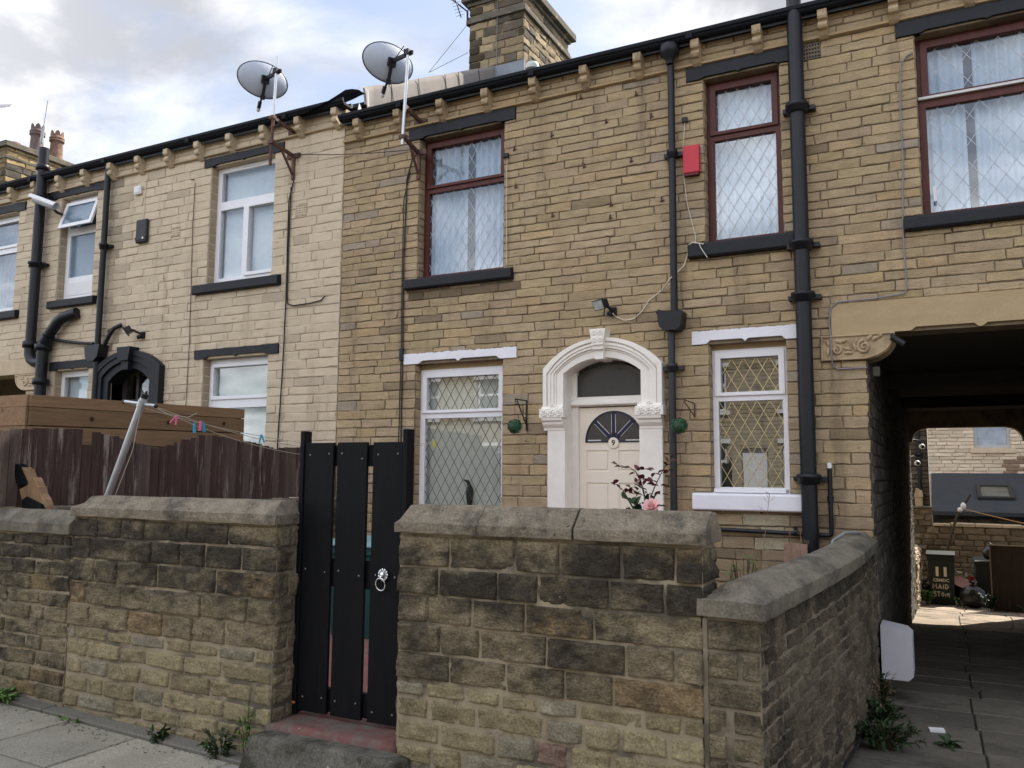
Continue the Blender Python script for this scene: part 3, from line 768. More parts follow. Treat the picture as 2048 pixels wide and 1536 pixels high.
b = MB(); b.box(-0.052, 1.1, 0.095, 0.1275, 5.205, 5.228); b.build('sealant_strip', M.sealant, w)
w = wooden_window(H9, W9['g1'], 2.375, 2.45, 'white painted downstairs window with a white lintel, beside the front door', M.white, lead=M.leaddark, gm=M.glassgf, cur=M.beigeblind, blind=True, head=0.06, lat=(0.118, 0.205), y=0.12)
lintel(w, -5.675, -4.165, 3.02, 3.143, M.whitelilac, notch=0.035, rag=0.009); sill(w, -5.67, -4.2, 0.83, 0.98, M.whitelilac)
T = thing('ornament', (-4.87, 0.2, 1.0), 'slim dark ornament standing inside the leaded downstairs window', 'ornament')
b = MB(); b.lathe([(0.05, 0), (0.055, 0.06), (0.035, 0.2), (0.03, 0.38), (0.045, 0.50), (0.04, 0.56), (0.018, 0.60)], (-4.87, 0.2, 1.0), n=12); b.tube([(-4.87, 0.2, 1.57), (-4.89, 0.19, 1.64), (-4.94, 0.18, 1.66)], [0.02, 0.022, 0.006], 8); b.build('figure', M.plastic, T)
w = wooden_window(H9, W9['g2'], 2.46, 2.525, 'narrow white downstairs window right of the front door', M.white, lead=M.brass, gm=M.glassgf, cur=None, head=0.05, lat=(0.122, 0.21), y=0.11, wf=0.06)
lintel(w, -2.185, -1.135, 3.03, 3.163, M.whitelilac, notch=0.035, rag=0.009); sill(w, -2.19, -1.15, 1.39, 1.56, M.whitelilac, y=-0.085)
MB().box(-1.99, -1.31, -0.03, 0.10, 1.563, 1.60).build('sub_sill', M.white, w, bevel=0.006)
b = MB(); holed_wall(b, -2.0, -1.3, 1.58, 3.0, 0.40, 0.42, []); b.build('blind', M.inside, w)

# door case
def arc(x0, x1, zs, crown, n=24):
    c = (x0+x1)/2; hw = (x1-x0)/2; s = crown-zs
    R = (hw*hw+s*s)/(2*s); zc = crown-R
    a = math.asin(hw/R)
    return [(c-R*math.sin(a*(1-2*k/n)), zc+R*math.cos(a*(1-2*k/n))) for k in range(n+1)]
xi0, xi1, xo0, xo1 = -3.58, -2.715, -3.80, -2.475
def case_at(t):
    """polyline of the arch from the inner edge (t=0) to the outer edge (t=1), down to the capitals"""
    x0, x1 = xi0+(xo0-xi0)*t, xi1+(xo1-xi1)*t
    zs = 2.80+0.0*t; cr = 2.955+0.205*t
    if t > 0.8: zs = 2.86
    a = arc(x0, x1, zs, cr)
    return [(x0, 2.43)]+a+[(x1, 2.43)]
b = MB()
for t0, t1, y0 in ((0.0, 0.36, -0.055), (0.36, 0.46, -0.065), (0.46, 0.60, -0.085), (0.60, 0.74, -0.095), (0.74, 0.80, -0.085), (0.80, 1.0, -0.105)):
    b.strip_prism(case_at(t0), case_at(t1), y0, 0.011)
b.strip_prism(case_at(0.0), case_at(0.12), 0.012, 0.20)          # soffit of the arch
for x0, x1 in ((-3.765, xi0+0.02), (xi1-0.02, -2.49)):           # pilasters
    b.box(x0, x1, -0.055, 0.0105, 0.2, 2.20)
b.box(-3.61, xi0+0.001, 0.012, 0.21, 0.2, 2.43); b.box(xi1-0.001, -2.69, 0.012, 0.21, 0.2, 2.43)
case = b.build('door_surround', M.cream, H9, bevel=0.006)
def flower(b, cx, cz, y, r, n=8, mi=0):
    for k in range(n):
        a = 2*PI*k/n+0.2
        b.ball((cx+r*0.6*math.cos(a), y, cz+r*0.6*math.sin(a)), r*0.36, 8, mi, (1.0, 0.5, 1.0))
    b.ball((cx, y-0.004, cz), r*0.26, 8, mi, (1, .8, 1))
for x0, x1 in ((-3.83, -3.545), (-2.755, -2.46)):
    b = MB(); m = (x0+x1)/2
    b.box(x0, x1, -0.13, 0.0095, 2.33, 2.425)
    b.prism([(0.009, 2.33), (-0.125, 2.33), (-0.12, 2.30), (-0.10, 2.285), (-0.095, 2.26), (-0.08, 2.24), (-0.062, 2.22), (-0.06, 2.195), (0.009, 2.195)], x0+0.025, x1-0.025, fr=lambda u, v, d: (d, u, v))
    b.prism([(0.009, 2.425), (-0.12, 2.425), (-0.105, 2.45), (-0.06, 2.46), (0.009, 2.46)], x0+0.02, x1-0.02, fr=lambda u, v, d: (d, u, v))
    for q in (-0.085, 0.0, 0.085): flower(b, m+q, 2.378, -0.134, 0.042, 6)
    flower(b, m, 2.45, -0.115, 0.035, 5)
    b.build('capital', M.cream, case, bevel=0.004)
b = MB()
b.prism([(-3.235, 3.245), (-3.055, 3.245), (-3.085, 3.075), (-3.205, 3.075)], -0.165, 0.008)
b.prism([(-3.21, 3.075), (-3.08, 3.075), (-3.09, 3.03), (-3.20, 3.03)], -0.145, 0.008)
b.prism([(-3.195, 3.03), (-3.095, 3.03), (-3.10, 2.93), (-3.19, 2.93)], -0.115, 0.15)
for dx, dz in ((-0.035, 0.04), (0.035, 0.04), (-0.033, -0.035), (0.033, -0.035)): flower(b, -3.145+dx, 3.165+dz, -0.167, 0.036, 6)
b.build('keystone', M.cream, case, bevel=0.004)

# front door
yd = 0.21
b = MB()
fan_c, fan_r = (-3.105, 2.085), 0.315
pan = [(-3.42, -3.165, 1.765, 1.985), (-3.055, -2.80, 1.765, 1.985), (-3.42, -3.165, 0.98, 1.64), (-3.055, -2.80, 0.98, 1.64), (-3.42, -3.165, 0.52, 0.86), (-3.055, -2.80, 0.52, 0.86)]
holed_wall(b, -3.505, -2.705, 0.36, 2.45, yd, yd+0.012, pan)
b.box(-3.505, -2.705, yd+0.0125, yd+0.05, 0.36, 2.45)
for (a, c, d, e) in pan: b.box(a+0.02, c-0.02, yd+0.004, yd+0.0122, d+0.02, e-0.02)
door = b.build('door', M.door, H9, bevel=0.004)
b = MB()
hs = [(fan_c[0]+(fan_r)*math.cos(PI*k/28), fan_c[1]+fan_r*math.sin(PI*k/28)) for k in range(29)]
b.prism(hs, yd-0.006, yd-0.001)
fw = b.build('fan_window', M.glassdark, door)
b = MB()
ring = lambda r: [(fan_c[0]+r*math.cos(PI*k/28), fan_c[1]+r*math.sin(PI*k/28)) for k in range(29)]
b.strip_prism(ring(fan_r-0.006), ring(fan_r+0.010), yd-0.012, yd-0.0005)
b.box(fan_c[0]-fan_r-0.01, fan_c[0]+fan_r+0.01, yd-0.012, yd-0.0005, fan_c[1]-0.012, fan_c[1])
for a in (45, 90, 135):
    d = Vector((math.cos(rad(a)), 0, math.sin(rad(a))))
    p0 = Vector((fan_c[0], yd-0.012, fan_c[1]))+d*0.04; p1 = Vector((fan_c[0], yd-0.012, fan_c[1]))+d*(fan_r-0.003)
    b.obox((p0+p1)/2, d*(p1-p0).length/2, d.cross(Vector((0, 1, 0)))*0.017, Vector((0, 0.006, 0)))
b.build('glazing_bar', M.navy, door)
b = MB()      # worn putty beside the glazing bars
for a in (45, 90, 135):
    d = Vector((math.cos(rad(a)), 0, math.sin(rad(a)))); pr = d.cross(Vector((0, 1, 0)))
    for s in (1, -1):
        p0 = Vector((fan_c[0], yd-0.009, fan_c[1]))+d*0.09+pr*0.022*s; p1 = Vector((fan_c[0], yd-0.009, fan_c[1]))+d*(fan_r-0.03)+pr*0.021*s
        b.obox((p0+p1)/2, d*(p1-p0).length/2, pr*0.004, Vector((0, 0.002, 0)))
for x0, x1 in ((-3.40, -3.25), (-2.97, -2.82)): b.box(x0, x1, yd-0.010, yd-0.0065, fan_c[1]+0.003, fan_c[1]+0.016)
b.build('putty', M.sealant, door)
b = MB(); b.lathe([(0.058, 0), (0.058, 0.02)], (fan_c[0], yd-0.0005, fan_c[1]-0.018), (0, -1, 0), 24); b.build('number_boss', M.door, door)
def text_mesh(name, txt, loc, size, m, parent, rotx=PI/2, rotz=0, depth=0.002, align='CENTER', off=0.0, base=None):
    cu = bpy.data.curves.new(name, 'FONT'); cu.body = txt; cu.size = size; cu.extrude = depth; cu.align_x = align; cu.align_y = 'CENTER'; cu.offset = off
    t = bpy.data.objects.new(name, cu); COL.objects.link(t)
    me = bpy.data.meshes.new_from_object(t)
    bpy.data.objects.remove(t); bpy.data.curves.remove(cu)
    me.transform(Euler((rotx, 0, rotz)).to_matrix().to_4x4())
    me.transform(Matrix.Translation(Vector(loc)-(root_loc(parent) if parent else Vector((0, 0, 0)))))
    me.materials.clear(); me.materials.append(m)
    o = bpy.data.objects.new(name, me); COL.objects.link(o)
    if parent: o.parent = parent
    return o
text_mesh('door_number', '9', (fan_c[0], yd-0.0225, fan_c[1]-0.02), 0.082, M.ink, door, off=0.001)
b = MB(); b.lathe([(0.012, 0), (0.012, 0.012), (0.006, 0.016)], (-3.105, yd, 1.86), (0, -1, 0), 14); b.build('spyhole', M.rusty, door)
b = MB()
b.box(xi0, -3.507, yd-0.02, yd+0.05, 0.3, 2.46); b.box(-2.703, xi1, yd-0.02, yd+0.05, 0.3, 2.46)
b.box(xi0+.0, xi1-.0, yd-0.04, yd+0.06, 2.462, 2.565)
b.prism([(yd-0.041, 2.47), (yd-0.075, 2.475), (yd-0.075, 2.50), (yd-0.055, 2.515), (yd-0.041, 2.54)], xi0+0.005, xi1-0.005, fr=lambda u, v, d: (d, u, v))
b.box(xi0+.0, xi0+0.055, yd-0.02, yd+0.05, 2.566, 2.86); b.box(xi1-0.055, xi1, yd-0.02, yd+0.05, 2.566, 2.86)
db = b.build('door_frame', M.cream, H9, bevel=0.004)
b = MB()
ar = arc(xi0+0.06, xi1-0.06, 2.80, 2.93)
b.prism([(xi0+0.06, 2.568)]+ar+[(xi1-0.06, 2.568)], yd, yd+0.01)
b.build('fanlight', M.glassdark, db)

# carved passage brackets and passage lintel
def carved_bracket(H, xa, s, z0, z1, m, y=-0.03, w=0.39, reach=0.24):
    """scrolled bracket; xa = jamb position, s = +1 when the opening lies to the right"""
    b = MB()
    h = z1-z0
    curve = [(xa+s*(reach*math.sin(PI/2*k/10)**1.1), z0+h*0.86*(1-math.cos(PI/2*k/10))) for k in range(11)]
    poly = [(xa-s*w, z0)]+[(xa, z0)]+curve[1:]+[(xa+s*reach, z1-0.006), (xa-s*w, z1-0.006)]
    b.prism(poly, y, 0.29)
    # raised border
    for (p, q) in (((xa-s*w, z1-0.012), (xa+s*reach, z1-0.012)), ((xa-s*w, z0+0.006), (xa, z0+0.006)), ((xa-s*(w-0.008), z0), (xa-s*(w-0.008), z1))):
        b.tube([(p[0], y-0.004, p[1]), (q[0], y-0.004, q[1])], 0.011, 6)
    b.tube([(c[0]-s*0.012, y-0.004, c[1]+0.012) for c in curve], 0.011, 6)
    # acanthus scrolls
    def scroll(cx, cz, r, turns, dirn, a0, rr):
        pts = []
        for k in range(28):
            t = k/27; a = a0+dirn*turns*2*PI*t; R = r*(1-0.86*t)
            pts.append((cx+R*math.cos(a), y-0.004, cz+R*math.sin(a)))
        b.tube(pts, [rr*(1-0.4*k/27) for k in range(28)], 6)
    cz = (z0+z1)/2
    scroll(xa-s*0.02, cz-0.005, 0.062, 1.6, s, PI/2, 0.017)
    scroll(xa-s*0.255, cz-0.025, 0.045, 1.4, -s, PI/2, 0.016)
    for (dx, dz, a, L) in ((-0.33, 0.045, 1.9, 0.06), (-0.20, 0.055, 0.4, 0.08), (-0.16, -0.02, 2.8, 0.07), (-0.15, -0.055, 0.0, 0.07), (-0.085, 0.05, 1.2, 0.07), (0.03, 0.075, 0.9, 0.07), (0.08, 0.065, 0.6, 0.07), (-0.33, -0.04, 1.4, 0.08), (-0.10, 0.0, 1.8, 0.08), (0.12, 0.085, 0.7, 0.05), (-0.24, 0.055, 2.7, 0.06)):
        c = Vector((xa+s*dx, y-0.003, cz+dz)); d = Vector((s*math.cos(a), 0, math.sin(a)))
        b.tube([c-d*L*0.5, c-d*L*0.1+Vector((0, -0.004, 0.004)), c+d*L*0.3, c+d*L*0.5], [0.008, 0.019, 0.015, 0.004], 6)
    return b.build('carved_bracket', m, H)
carved_bracket(H9, -0.57, 1, 2.795, 3.03, M.carved)
carved_bracket(H9, 1.45, -1, 2.795, 3.03, M.carved)
b = MB()
def pl_edge(x):
    for a, c in ((-0.16, 0.30), (0.40, 0.86), (0.96, 1.3)):
        if a <= x <= c: return 3.062
        if a-0.035 < x < a: return 3.03+0.032*(x-a+0.035)/0.035
        if c < x < c+0.035: return 3.062-0.032*(x-c)/0.035
    return 3.03
xsn = [-0.865+2.61*k/150 for k in range(151)]
b.strip_prism([(x, pl_edge(x)) for x in xsn], [(x, 3.325) for x in xsn], -0.028, 0.06)
b.box(-0.80, 1.70, 0.0605, 0.298, 3.063, 3.32)
b.build('passage_lintel', M.lintel, H9)

# old iron hooks and nails left in the stone
for (x, z) in ((-3.39, 5.9), (-2.75, 5.8), (-3.09, 5.56), (-4.21, 5.45), (-4.19, 5.0), (-3.74, 5.53), (-2.81, 5.07), (-2.58, 5.52), (-3.04, 4.62), (-3.73, 4.6), (-3.05, 4.48), (-3.35, 5.1), (-2.48, 4.59)):
    hb = MB(); hb.obox((x, -0.016, z), (0.005, 0, 0.002), (0, 0.009, 0), (0.001, 0, 0.020)); hb.obox((x+0.004, -0.012, z-0.022), (0.020, 0, 0.004), (0, 0.005, 0), (0, 0, 0.006)); hb.build('iron_hook', M.rusty, H9)
# air brick
def air_brick(H, x0, x1, z0, z1, m, nx=6, nz=4, y=-0.008):
    b = MB()
    hl = []
    for i in range(nx):
        for j in range(nz):
            cx = x0+(x1-x0)*(i+0.5)/nx; cz = z0+(z1-z0)*(j+0.5)/nz; w = (x1-x0)/nx*0.27; h = (z1-z0)/nz*0.27
            hl.append((cx-w, cx+w, cz-h, cz+h))
    holed_wall(b, x0, x1, z0, z1, y, 0.008, hl)
    b.box(x0, x1, 0.0085, 0.0118, z0, z1, 1)
    return b.build('air_brick', [m, M.plastic], H)
air_brick(H9, -1.04, -0.882, 5.772, 5.928, mat('weathered air brick', (0.17, 0.145, 0.11), rough=0.9))

# pipes of number nine
def pipe(b, x, y, z0, z1, r, collars=(), n=14, yw=-0.004):
    b.tube([(x, y, z1), (x, y, z0)], r, n)
    for zc in collars:
        b.lathe([(r*1.05, -0.05), (r*1.35, -0.045), (r*1.35, 0.0), (r*1.55, 0.008), (r*1.55, 0.04), (r*1.05, 0.05)], (x, y, zc), n=n)
        for s in (1, -1):
            b.box(x+s*r*1.3-0.02, x+s*r*1.3+0.045*s+(0.02 if s > 0 else -0.0), y+0.02, yw, zc-0.018, zc+0.022) if s > 0 else b.box(x-r*1.3-0.045, x-r*1.3+0.02, y+0.02, yw, zc-0.018, zc+0.022)
    return b
b = MB(); pipe(b, -1.095, -0.115, -0.3, 7.05, 0.072, (5.25, 3.90, 3.40, 1.70))
b.lathe([(0.074, 0), (0.094, 0.0), (0.094, 0.09), (0.08, 0.1)], (-1.095, -0.115, 6.52), n=14)
p = b.build('soil_pipe', M.iron, H9)
b = MB(); b.tube([(-2.08, -0.06, 1.215), (-1.16, -0.06, 1.195)], 0.021, 8); b.tube([(-1.03, -0.06, 1.193), (-0.945, -0.06, 1.19), (-0.925, -0.06, 1.20), (-0.92, -0.06, 1.23), (-0.92, -0.06, 1.80)], 0.021, 8)
b.lathe([(0.028, 0), (0.028, 0.05)], (-0.92, -0.06, 1.50), n=10)
for x in (-1.97, -1.25): b.lathe([(0.027, 0), (0.027, 0.03)], (x, -0.06, 1.21), (1, 0, 0), 10); b.box(x, x+0.02, -0.05, -0.002, 1.20, 1.255)
wp = b.build('waste_pipe', M.iron, H9)
b = MB(); b.tube([(-0.92, -0.06, 1.80), (-0.92, -0.06, 1.85)], 0.022, 8); b.build('pipe_end', M.whiteplastic, wp)
b = MB(); pipe(b, -2.34, -0.09, 3.35, 5.98, 0.036, (5.02,))
# hopper under the gutter
b.lathe([(0.04, 0), (0.05, 0.06), (0.10, 0.10), (0.11, 0.16), (0.10, 0.20)], (-2.34, -0.12, 5.98), n=8)
b.tube([(-2.34, -0.12, 6.15), (-2.34, -0.13, 6.25)], 0.04, 10)
b.build('drainpipe', M.iron, H9)
b = MB()
b.prism([(-2.49, 3.36), (-2.235, 3.36), (-2.25, 3.22), (-2.29, 3.17), (-2.43, 3.17), (-2.475, 3.22)], -0.19, -0.01)
b.tube([(-2.44, -0.08, 3.35), (-2.50, -0.07, 3.38), (-2.52, -0.03, 3.39)], 0.03, 8)
b.build('hopper', M.iron, H9, bevel=0.012)
b = MB(); pipe(b, -2.375, -0.085, 0.2, 3.18, 0.036, (2.80,)); b.build('drainpipe', M.ironflaky, H9)
# ================================================================== HOUSE 7 (cream painted, to the left)
rng7 = random.Random(70)
H7 = thing('terraced_house', (-11, 0, 0), 'cream painted terraced house with black sills, black door arch and white plastic windows', 'house')
LX0, LX1 = -17.5, -6.685
W7 = dict(big=(-9.05, -7.86, 4.335, 6.04), gbig=(-9.04, -7.855, 1.5, 3.285), nar=(-12.36, -11.50, 4.40, 6.07), gnar=(-12.27, -11.46, 1.8, 3.285), far=(-14.75, -13.46, 4.34, 6.02))
DOOR7 = (-10.93, -10.05, 0.25, 3.22)
PASS7 = (-14.9, -12.96, -0.5, 3.265)
holes7 = list(W7.values())+[DOOR7, PASS7]
lb7 = [(-9.18, -7.70, 6.04, 6.165), (-9.25, -7.68, 4.195, 4.335), (-9.20, -7.67, 3.285, 3.41), (-12.71, -11.32, 6.07, 6.2), (-12.47, -11.37, 4.27, 4.40), (-12.37, -11.31, 3.285, 3.42),
       (-15.0, -13.28, 6.02, 6.16), (-15.0, -13.28, 4.20, 4.34), (-15.0, -12.60, 3.265, 3.52), (-12.96, -12.66, 3.0, 3.265)]
ab7 = [(-9.81, -9.63, 5.115, 5.235), (-7.46, -7.275, 5.09, 5.24)]
wall = MB()
holed_wall(wall, LX0, LX1, -1.3, 6.43, 0.010, 0.30, holes7, 1)
z7 = courses(1.3, 6.19, 0.118, 0.10, rng7)
def cf7(u, v):
    k = rng7.uniform(0.95, 1.04)
    c = [0.57*k, 0.475*k, 0.347*k]
    if rng7.random() < 0.09: q = rng7.uniform(0.78, 0.92); c = [x*q for x in c]
    d = min(abs(u+11.1), abs(u+12.63)*1.2)        # black overspray from painting the pipes
    if -11.3 < u < -10.75 and d < 0.3 and v < 6.2: c = [x*(0.45+0.55*min(1, (d/0.3)**0.7)) for x in c]
    return tuple(c)
stones(wall, lay(z7, LX0, LX1, 0.26, 0.55, holes7+lb7+ab7, rng7), front_fr(0.0), rng7, gap=0.006, back=0.003, prot=0.0015, bev=0.006, cell=0.05, rough=0.006, freq=12, jit=0.006, colf=cf7, bulge=0.0006)
stones(wall, lay([6.225, 6.305, 6.43], LX0, LX1, 0.3, 0.6, [], rng7), front_fr(0.0), rng7, gap=0.006, back=0.005, prot=0.003, cell=0.08, rough=0.003, colf=cf7)
for (a, b_, c, d) in W7.values():
    zz = [c]+[z for z in z7 if c < z < d]+[d]
    for x, n in ((a, 1), (b_, -1)):
        stones(wall, [(0.012, p, 0.135, q) for p, q in zip(zz[:-1], zz[1:])], plane_fr((x, 0, 0), (0, 1, 0), (0, 0, 1), (n, 0, 0)), rng7, gap=0.006, back=0.004, prot=0.003, cell=0.07, rough=0.002, colf=lambda u, v: (0.40, 0.32, 0.22))
wall.build('wall', [M.paintstone, M.paintmortar], H7)
b = MB()
b.box(LX0, LX1, 10.3, 10.6, -1.3, 6.2); b.box(LX0, LX0+0.2, .3, 10.3, -0.6, 6.2); b.box(LX1-0.2, LX1, .3, 10.3, -0.6, 6.2); b.box(-12.95, -12.8, .3, 10.3, -0.6, 3.5)
b.build('back_wall', M.paintmortar, H7)
b = MB(); b.prism([(0.010, 6.19), (-0.045, 6.197), (-0.05, 6.212), (-0.02, 6.222), (0.010, 6.226)], LX0, LX1, fr=lambda u, v, d: (d, u, v)); b.build('string_course', M.paintcarved, H7)
gutter(H7, LX0, LX1+0.10, 6.375)
for k in range(18):
    x = -6.76-0.618*k
    if x > LX0: corbel_bm(x, 6.337).build('corbel', M.paintcarved, H7, bevel=0.008)
def roof7(y): return 6.47+y*0.546
b = MB()
b.prism([(-0.09, roof7(-0.09)), (5.2, roof7(5.2)), (10.7, 6.35), (10.7, 6.27), (5.2, roof7(5.2)-0.06), (-0.09, roof7(-0.09)-0.05)], LX0, LX1+0.0, fr=lambda u, v, d: (d, u, v))
rf7 = b.build('roof', M.slate, H7)
# felt-covered verge stepping above the lower roof, torn at its lower end
b = MB(); n = 40
def wob(y, k): return 0.012*mnoise.noise(Vector((y*3, k, 0)))+(0.05*math.sin((y-0.2)*14)*max(0, 1-(y-0.2)/0.5) if y < 0.7 else 0)
ys = [0.30+(3.98-0.30)*k/n for k in range(n+1)]
vs = []
for y in ys:
    zt = 6.665+0.546*y+0.01*mnoise.noise(Vector((y*2.2, 3, 0)))
    if y < 0.75: zt += 0.02*math.sin(PI*(y-0.3)/0.45)
    for (dx, dz) in ((0.03, -0.55), (0.045, -0.3), (0.04, -0.08), (0.02, 0.0), (-0.12, 0.01)):
        vs.append((-6.685+dx+wob(y, dz*9)*(1 if dx > 0 else 0.2), y+(0.10*(-dz/0.55) if y < 0.34 else 0), zt+dz))
fs = [(i*5+j, (i+1)*5+j, (i+1)*5+j+1, i*5+j+1) for i in range(n) for j in range(4)]
b.add(vs, fs, 0, True)
for y in (0.95, 1.62, 2.35, 2.75, 3.4):
    zt = 6.665+0.546*y
    b.tube([(-6.635, y, zt-0.5), (-6.632, y+0.02, zt-0.25), (-6.638, y-0.03, zt-0.02)], 0.006, 5, 1)
b.build('verge_strip', [M.felt, M.slate], rf7)
b = MB()     # torn sheet lifting at the corner of the eaves
vs = []; fs = []
for i in range(9):
    t = i/8; x = -7.35+0.72*t
    for j in range(5):
        s = j/4; y = -0.22+0.55*s
        vs.append((x, y, roof7(y)+0.02+0.20*(t**1.6)*(math.sin(PI*(0.25+0.6*s)))+0.015*mnoise.noise(Vector((x*9, y*9, 0)))))
fs = [(i*5+j, (i+1)*5+j, (i+1)*5+j+1, i*5+j+1) for i in range(8) for j in range(4)]
b.add(vs, fs, 0, True); b.build('torn_sheet', M.slate, rf7)
b = MB(); b.add([(-6.64, 0.33, 6.62), (-6.62, 0.42, 6.62), (-6.63, 0.40, 6.82), (-6.65, 0.30, 6.86)], [(0, 1, 2, 3)]); b.add([(-6.62, 0.16, 6.42), (-6.60, 0.28, 6.42), (-6.62, 0.20, 6.58)], [(0, 1, 2)]); b.build('torn_lining', M.whiteplastic, rf7)

# chimney of the row far to the left
cc = MB(); rngf = random.Random(3)
fx0, fx1, fy0, fy1, fz0, fz1 = -21.95, -20.75, 4.0, 5.9, 7.6, 9.92
cc.box(fx0+.01, fx1-.01, fy0+.01, fy1-.01, fz0, fz1, 1)
def cfar(u, v):
    k = rngf.uniform(0.75, 1.15)
    return (0.10*k, 0.09*k, 0.075*k) if rngf.random() < 0.3 else (0.40*k, 0.30*k, 0.16*k)
zz = courses(fz0, fz1, 0.16, 0.12, rngf)
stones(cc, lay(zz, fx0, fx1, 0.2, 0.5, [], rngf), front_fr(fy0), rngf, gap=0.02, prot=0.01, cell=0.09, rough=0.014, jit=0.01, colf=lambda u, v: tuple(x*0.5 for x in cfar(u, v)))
stones(cc, lay(zz, fy0, fy1, 0.2, 0.5, [], rngf), plane_fr((fx1, 0, 0), (0, 1, 0), (0, 0, 1), (1, 0, 0)), rngf, gap=0.02, prot=0.01, cell=0.09, rough=0.014, jit=0.01, colf=cfar)
fch = thing('chimney_stack', (-21.35, 4.95, 6.8), 'distant yellow stone chimney stack with two crown topped clay pots, far left', 'chimney')
cc.build('stack', [M.stone, M.mortar], fch)
b = MB(); b.box(fx0-0.08, fx1+0.08, fy0-0.08, fy1+0.08, 9.92, 10.06); b.box(fx0+.1, fx1-.1, fy0+.1, fy1-.1, 10.06, 10.14); b.box(fx0-0.03, fx1+0.03, fy0-.03, fy1+.03, 9.62, 9.70); b.build('cap', M.copingdark, fch, bevel=0.015)
b = MB(); b.box(fx0+.05, fx1-.05, fy0+.05, fy1-.05, 6.9, 7.6); b.build('base', M.mortar, fch)
def pot(px, py, m):
    b = MB(); H = 0.82; z = 10.1
    b.lathe([(0.20, 0), (0.17, 0.08), (0.155, 0.45), (0.155, 0.52), (0.19, 0.53), (0.19, 0.57), (0.165, 0.58), (0.19, 0.60), (0.19, 0.64), (0.165, 0.65), (0.165, 0.70)], (px, py, z), n=16)
    for k in range(6):
        a0, a1 = 2*PI*k/6, 2*PI*(k+1)/6
        for r, sg in ((0.165, 1), (0.14, -1)):
            pts = [(px+r*math.cos(a0+(a1-a0)*t), py+r*math.sin(a0+(a1-a0)*t), z+0.70+0.13*math.sin(PI*t)) for t in (0, .25, .5, .75, 1)]
            lo = [(p[0], p[1], z+0.695) for p in pts]
            b.add(pts+lo, [(i, i+1, 5+i+1, 5+i) for i in range(4)], 0)
    o = b.build('chimney_pot', m, fch)
pot(-21.1, 4.98, M.terradark); pot(-21.05, 5.50, M.terracotta)
b = MB(); b.lathe([(0.16, 0), (0.16, 0.14), (0.12, 0.15)], (-21.2, 4.45, 10.1), n=14); b.build('pot_stub', M.terradark, fch)

# windows of the painted house (white plastic)
def upvc(H, o, panes, label, cur=M.whiteblind, y=0.125, gm=M.glass, vent=True, sashes=(), blind=True, tilt=0.25):
    x0, x1, z0, z1 = o
    f = MB(); holed_wall(f, x0+0.004, x1-0.004, z0+0.005, z1-0.004, y, y+0.07, panes)
    for p in sashes:   # proud opening sashes
        q = 0.05; holed_wall(f, p[0]-q, p[1]+q, p[2]-q, p[3]+q, y-0.022, y-0.0004, [p])
    if vent: f.box(x0+(x1-x0)*0.36, x0+(x1-x0)*0.70, y-0.014, y-0.0006, z1-0.05, z1-0.034)
    w = f.build('window', M.upvc, H, bevel=0.005); tag(w, label)
    for p in panes: pane(w, p[0]-.006, p[1]+.006, p[2]-.006, p[3]+.006, y+0.03, gm)
    if blind and cur: blinds(x0+0.06, x1-0.02, z0+0.03, z1-0.03, y+0.12, tilt=tilt).build('blind', cur, w)
    MB().box(x0-0.2, x1+0.2, 1.6, 1.65, z0-0.1, z1+0.1).build('room', M.inside, w)
    return w
o = W7['big']
w = upvc(H7, o, [(o[0]+0.085, o[1]-0.06, 5.545, 5.965), (o[0]+0.085, -8.53, 4.435, 5.42), (-8.41, o[1]-0.085, 4.475, 5.40)], 'wide upstairs white plastic window with vertical blinds', sashes=[(-8.41, o[1]-0.085, 4.475, 5.40)])
lintel(w, -9.18, -7.70, 6.04, 6.163, M.black, notch=0.02); sill(w, -9.25, -7.68, 4.195, 4.335, M.black)
o = W7['gbig']
w = upvc(H7, o, [(o[0]+0.10, o[1]-0.03, 2.77, 3.17), (o[0]+0.07, o[1]-0.06, 1.58, 2.60)], 'downstairs white plastic window behind the new plank fence', cur=M.beigeblind, gm=M.glassgf, sashes=[(o[0]+0.10, o[1]-0.055, 2.77, 3.17)])
lintel(w, -9.20, -7.67, 3.285, 3.41, M.black, notch=0.03); sill(w, -9.2, -7.7, 1.36, 1.5, M.black)
o = W7['nar']
w = upvc(H7, o, [(o[0]+0.07, o[1]-0.06, 5.60, 5.98), (o[0]+0.09, o[1]-0.08, 4.79, 5.47)], 'narrow upstairs white plastic window with its top light open', gm=M.glassblue, vent=False, blind=False)
MB().box(o[0]+0.09, o[1]-0.08, 0.119, 0.1245, 4.49, 4.70).build('panel', M.whiteplastic, w, bevel=0.003)
# top light pushed open
b = MB(); L = 0.47; a = rad(17)
def tp(u, v, d): return (u, 0.095-math.sin(a)*(6.0-v)-d*math.cos(a), 6.0-math.cos(a)*(6.0-v)+d*math.sin(a)*0)
holed_wall(b, o[0]+0.04, o[1]-0.03, 5.53, 6.0, 0.0, 0.04, [(o[0]+0.105, o[1]-0.095, 5.595, 5.935)], fr=tp)
sash = b.build('open_sash', M.upvc, w, bevel=0.004)
b = MB(); holed_wall(b, o[0]+0.10, o[1]-0.09, 5.59, 5.94, 0.016, 0.020, [], fr=tp); b.build('pane', M.glassblue, sash)
lintel(w, -12.71, -11.32, 6.072, 6.188, M.black, notch=0.02); sill(w, -12.47, -11.37, 4.27, 4.40, M.black)
o = W7['gnar']
w = upvc(H7, o, [(o[0]+0.085, o[1]-0.05, 1.9, 3.19)], 'narrow downstairs white plastic window between the two black pipes', gm=M.glassgf, cur=M.whiteblind, vent=False)
lintel(w, -12.37, -11.31, 3.285, 3.42, M.black, notch=0.02)
o = W7['far']
